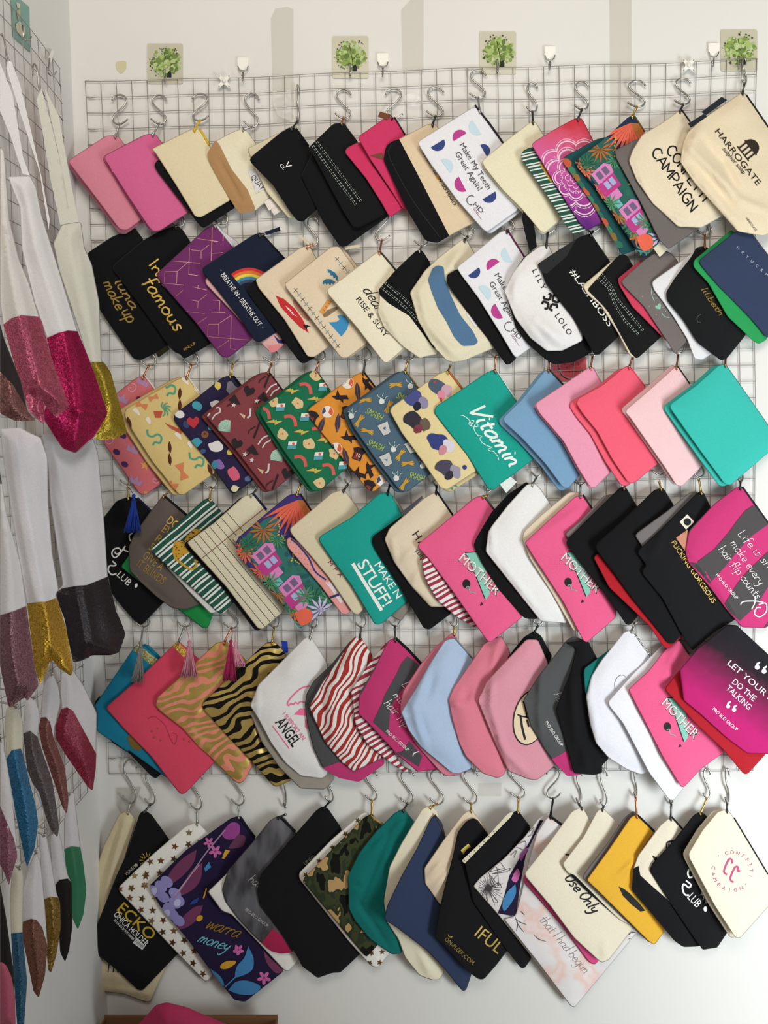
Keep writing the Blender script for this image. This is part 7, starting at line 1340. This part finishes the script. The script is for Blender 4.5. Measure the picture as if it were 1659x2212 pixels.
# small pouches below
PW = fabric('#cfccd0')
for args in (
 ('L4 585,760 700,740 800,890 925,1150 920,1560 915,1700 885,1895 840,1860 640,1570 530,1390 535,1260 590,1100 575,950', 0.06, 'white pouch with crimson base nearest the corner', 'L4 575,1120 640,1098 700,1130 925,1550 925,1720 885,1905 835,1870 550,1450 520,1380 530,1200', glitter('#7d1330', .3), 'L4 620,800 612,1110 560,1380', 40),
 ('L4 430,850 500,760 560,900 580,1050 520,1300 520,1400 620,1650 655,1980 640,2120 600,2060 400,1470 370,1300 390,1190 400,980', 0.085, 'white pouch with rust brown base', 'L4 380,1195 440,1192 480,1240 510,1380 615,1650 665,1990 642,2130 595,2070 395,1480 365,1300', glitter('#6c3a35', .3), 'L4 430,870 410,1190 400,1440', 42),
 ('L4 240,1030 330,985 380,1150 360,1390 500,1800 540,2050 L5 565,330 550,430 480,350 400,130 L4 260,1700 220,1350', 0.11, 'white pouch with charcoal glitter base', 'L4 215,1350 290,1322 360,1380 505,1800 550,2080 L5 575,330 550,440 475,355 375,0 L4 260,1750 215,1450', glitter('#4c4344', .3), 'L4 290,1010 280,1325 260,1600', 44),
 ('L4 60,1110 160,1065 220,1240 220,1560 330,1950 L5 365,290 330,540 260,720 230,600 150,200 L4 60,1600 45,1250', 0.135, 'cream pouch with peacock blue base', 'L4 55,1595 110,1510 200,1492 230,1570 275,1780 330,1990 L5 375,280 335,520 250,735 220,560 120,150 L4 70,1800', glitter('#145a80', .35), 'L4 110,1090 140,1500 140,1770', 44),
 ('L4 0,1350 60,1600 110,1900 L5 160,480 165,620 130,720 85,890 30,740 0,700', 0.165, 'pale blue pouch with mauve glitter base at the left edge', 'L5 -10,100 50,250 130,430 175,620 135,725 85,900 25,745 -10,700', glitter('#7c4a5e', .4), None, 46),
 ('L5 650,0 710,0 770,520 800,700 826,930 800,1160 745,1312 690,1200 640,800 612,540 610,280', 0.06, 'white pouch with emerald green base', 'L5 610,545 690,515 765,522 805,700 835,930 805,1165 745,1322 685,1205 632,800', plain('#2e6e4e', .55), 'L5 680,20 690,520 690,780', 42),
 ('L5 490,360 570,380 645,780 685,870 690,1300 660,1510 622,1620 575,1530 545,1000 500,760 475,480', 0.085, 'white pouch with black base', 'L5 530,880 570,835 650,822 692,870 697,1300 665,1515 622,1630 570,1540 545,1150', fabric('#1a1614'), 'L5 530,380 600,820 620,1100', 42),
 ('L5 370,395 440,385 490,650 540,960 575,1050 580,1300 540,1550 490,1722 460,1700 440,1450 425,1050 390,760', 0.11, 'white pouch with antique gold base', 'L5 420,1022 490,998 555,1003 582,1060 587,1300 548,1560 490,1732 450,1700 432,1300', glitter('#7d6126'), 'L5 410,400 490,1000 540,1310', 44),
 ('L5 345,540 395,720 430,1100 455,1480 430,1750 370,1965 320,1900 260,1600 215,1400 205,1200 210,950 270,720', 0.13, 'white pouch with rose gold base', 'L5 208,1242 300,1208 350,1218 405,1290 465,1500 440,1760 370,1975 315,1910 232,1540', glitter('#6d4536', .6), 'L5 300,750 280,1210 260,1540', 44),
 ('L5 115,705 205,695 225,830 215,1340 240,1600 260,1800 230,2240 165,2240 130,1750 105,1350 95,1000', 0.15, 'ivory pouch with long peacock blue base', 'L5 95,1350 215,1336 245,1600 270,1830 235,2250 155,2250 115,1700', glitter('#134a68', .35), 'L5 160,710 160,1340 150,1700', 44)):
    poly, off, lab, base, bm_, seam, ang = args
    b = lbag('lined_pouch', poly, off, PW if 'cream' not in lab and 'ivory' not in lab else fabric('#cdc9b8'), lab, 'pouch', base, bm_, 12, seam, ang, crumple=1.5); b.done()
    top = b.org; h0 = np.array([XL+0.011, top[1]-0.004, top[2]+0.030]); e = top+np.array([0.0, -0.004, -0.004])
    V, F = tube(catmull(np.array([h0+(0.006, -0.002, -0.008), h0+(0.004, 0, 0.004), h0, h0+(0.004, 0, -0.012), (h0+e)/2, e+(0, 0, 0.004), e, e+(0.004, -0.003, 0.006)])*1000, 3)/1000, 0.0015, 6)
    o = meshobj('s_hook', V, F, STEEL, None, h0); tag(o, 'steel hook holding the '+lab, 'hook', 'hooks of the lined pouches')
b = lbag('tote_bag', 'L5 0,870 60,1200 130,1700 150,2240 0,2240', 0.19, fabric('#1f1d1b'), 'black bag at the lower left edge', 'tote bag', T=10, ang=50); b.done()
b = lbag('tote_bag', 'L5 0,1610 60,1650 110,1760 145,1950 150,2240 0,2240', 0.23, fabric('#a8566a'), 'pink bag in the lower left corner of the view', 'tote bag', T=16, ang=55); b.done()

# ================================================================== carton on the floor
bt = wallpt([(226, 2192), (600, 2186)], 0.05); x0, x1, zt = bt[0, 0], bt[1, 0], bt[0, 2]
CARD = fabric('#7d5a3c')
org = np.array([(x0+x1)/2, -0.2, 0]); root = empty('cardboard_carton', org); tag(root, 'brown cardboard carton on the floor below the wall', 'carton')
def boxm(name, a, b, mat, par):
    a, b = np.minimum(a, b), np.maximum(a, b); V = np.array([(x, y, z) for x in (a[0], b[0]) for y in (a[1], b[1]) for z in (a[2], b[2])])
    return meshobj(name, V, [(0, 1, 3, 2), (4, 6, 7, 5), (0, 4, 5, 1), (2, 3, 7, 6), (0, 2, 6, 4), (1, 5, 7, 3)], mat, par, org, smooth=False)
boxm('side_panel', (x0, -0.05, 0.001), (x1, -0.054, zt), CARD, root); boxm('side_panel', (x0, -0.35, 0.001), (x1, -0.354, zt-0.01), CARD, root)
boxm('side_panel', (x0, -0.05, 0.001), (x0+0.004, -0.35, zt-0.005), CARD, root); boxm('side_panel', (x1-0.004, -0.05, 0.001), (x1, -0.35, zt-0.008), CARD, root); boxm('base_panel', (x0, -0.05, 0.001), (x1, -0.35, 0.006), CARD, root)
ft = q('G1 560,1290 640,1210 740,1100 830,1078 1000,1120 1350,1270 1500,1400 1400,1700 600,1700')
pk = Pouch('fabric_bundle', ft, fabric('#a83258'), 'dark pink fabric bundle lying in the carton', 'fabric', T=45, plane=(wallpt([(420, 2190)], 0.17)[0], (0, 1, 0.25)), wd=30, crumple=3); pk.done()
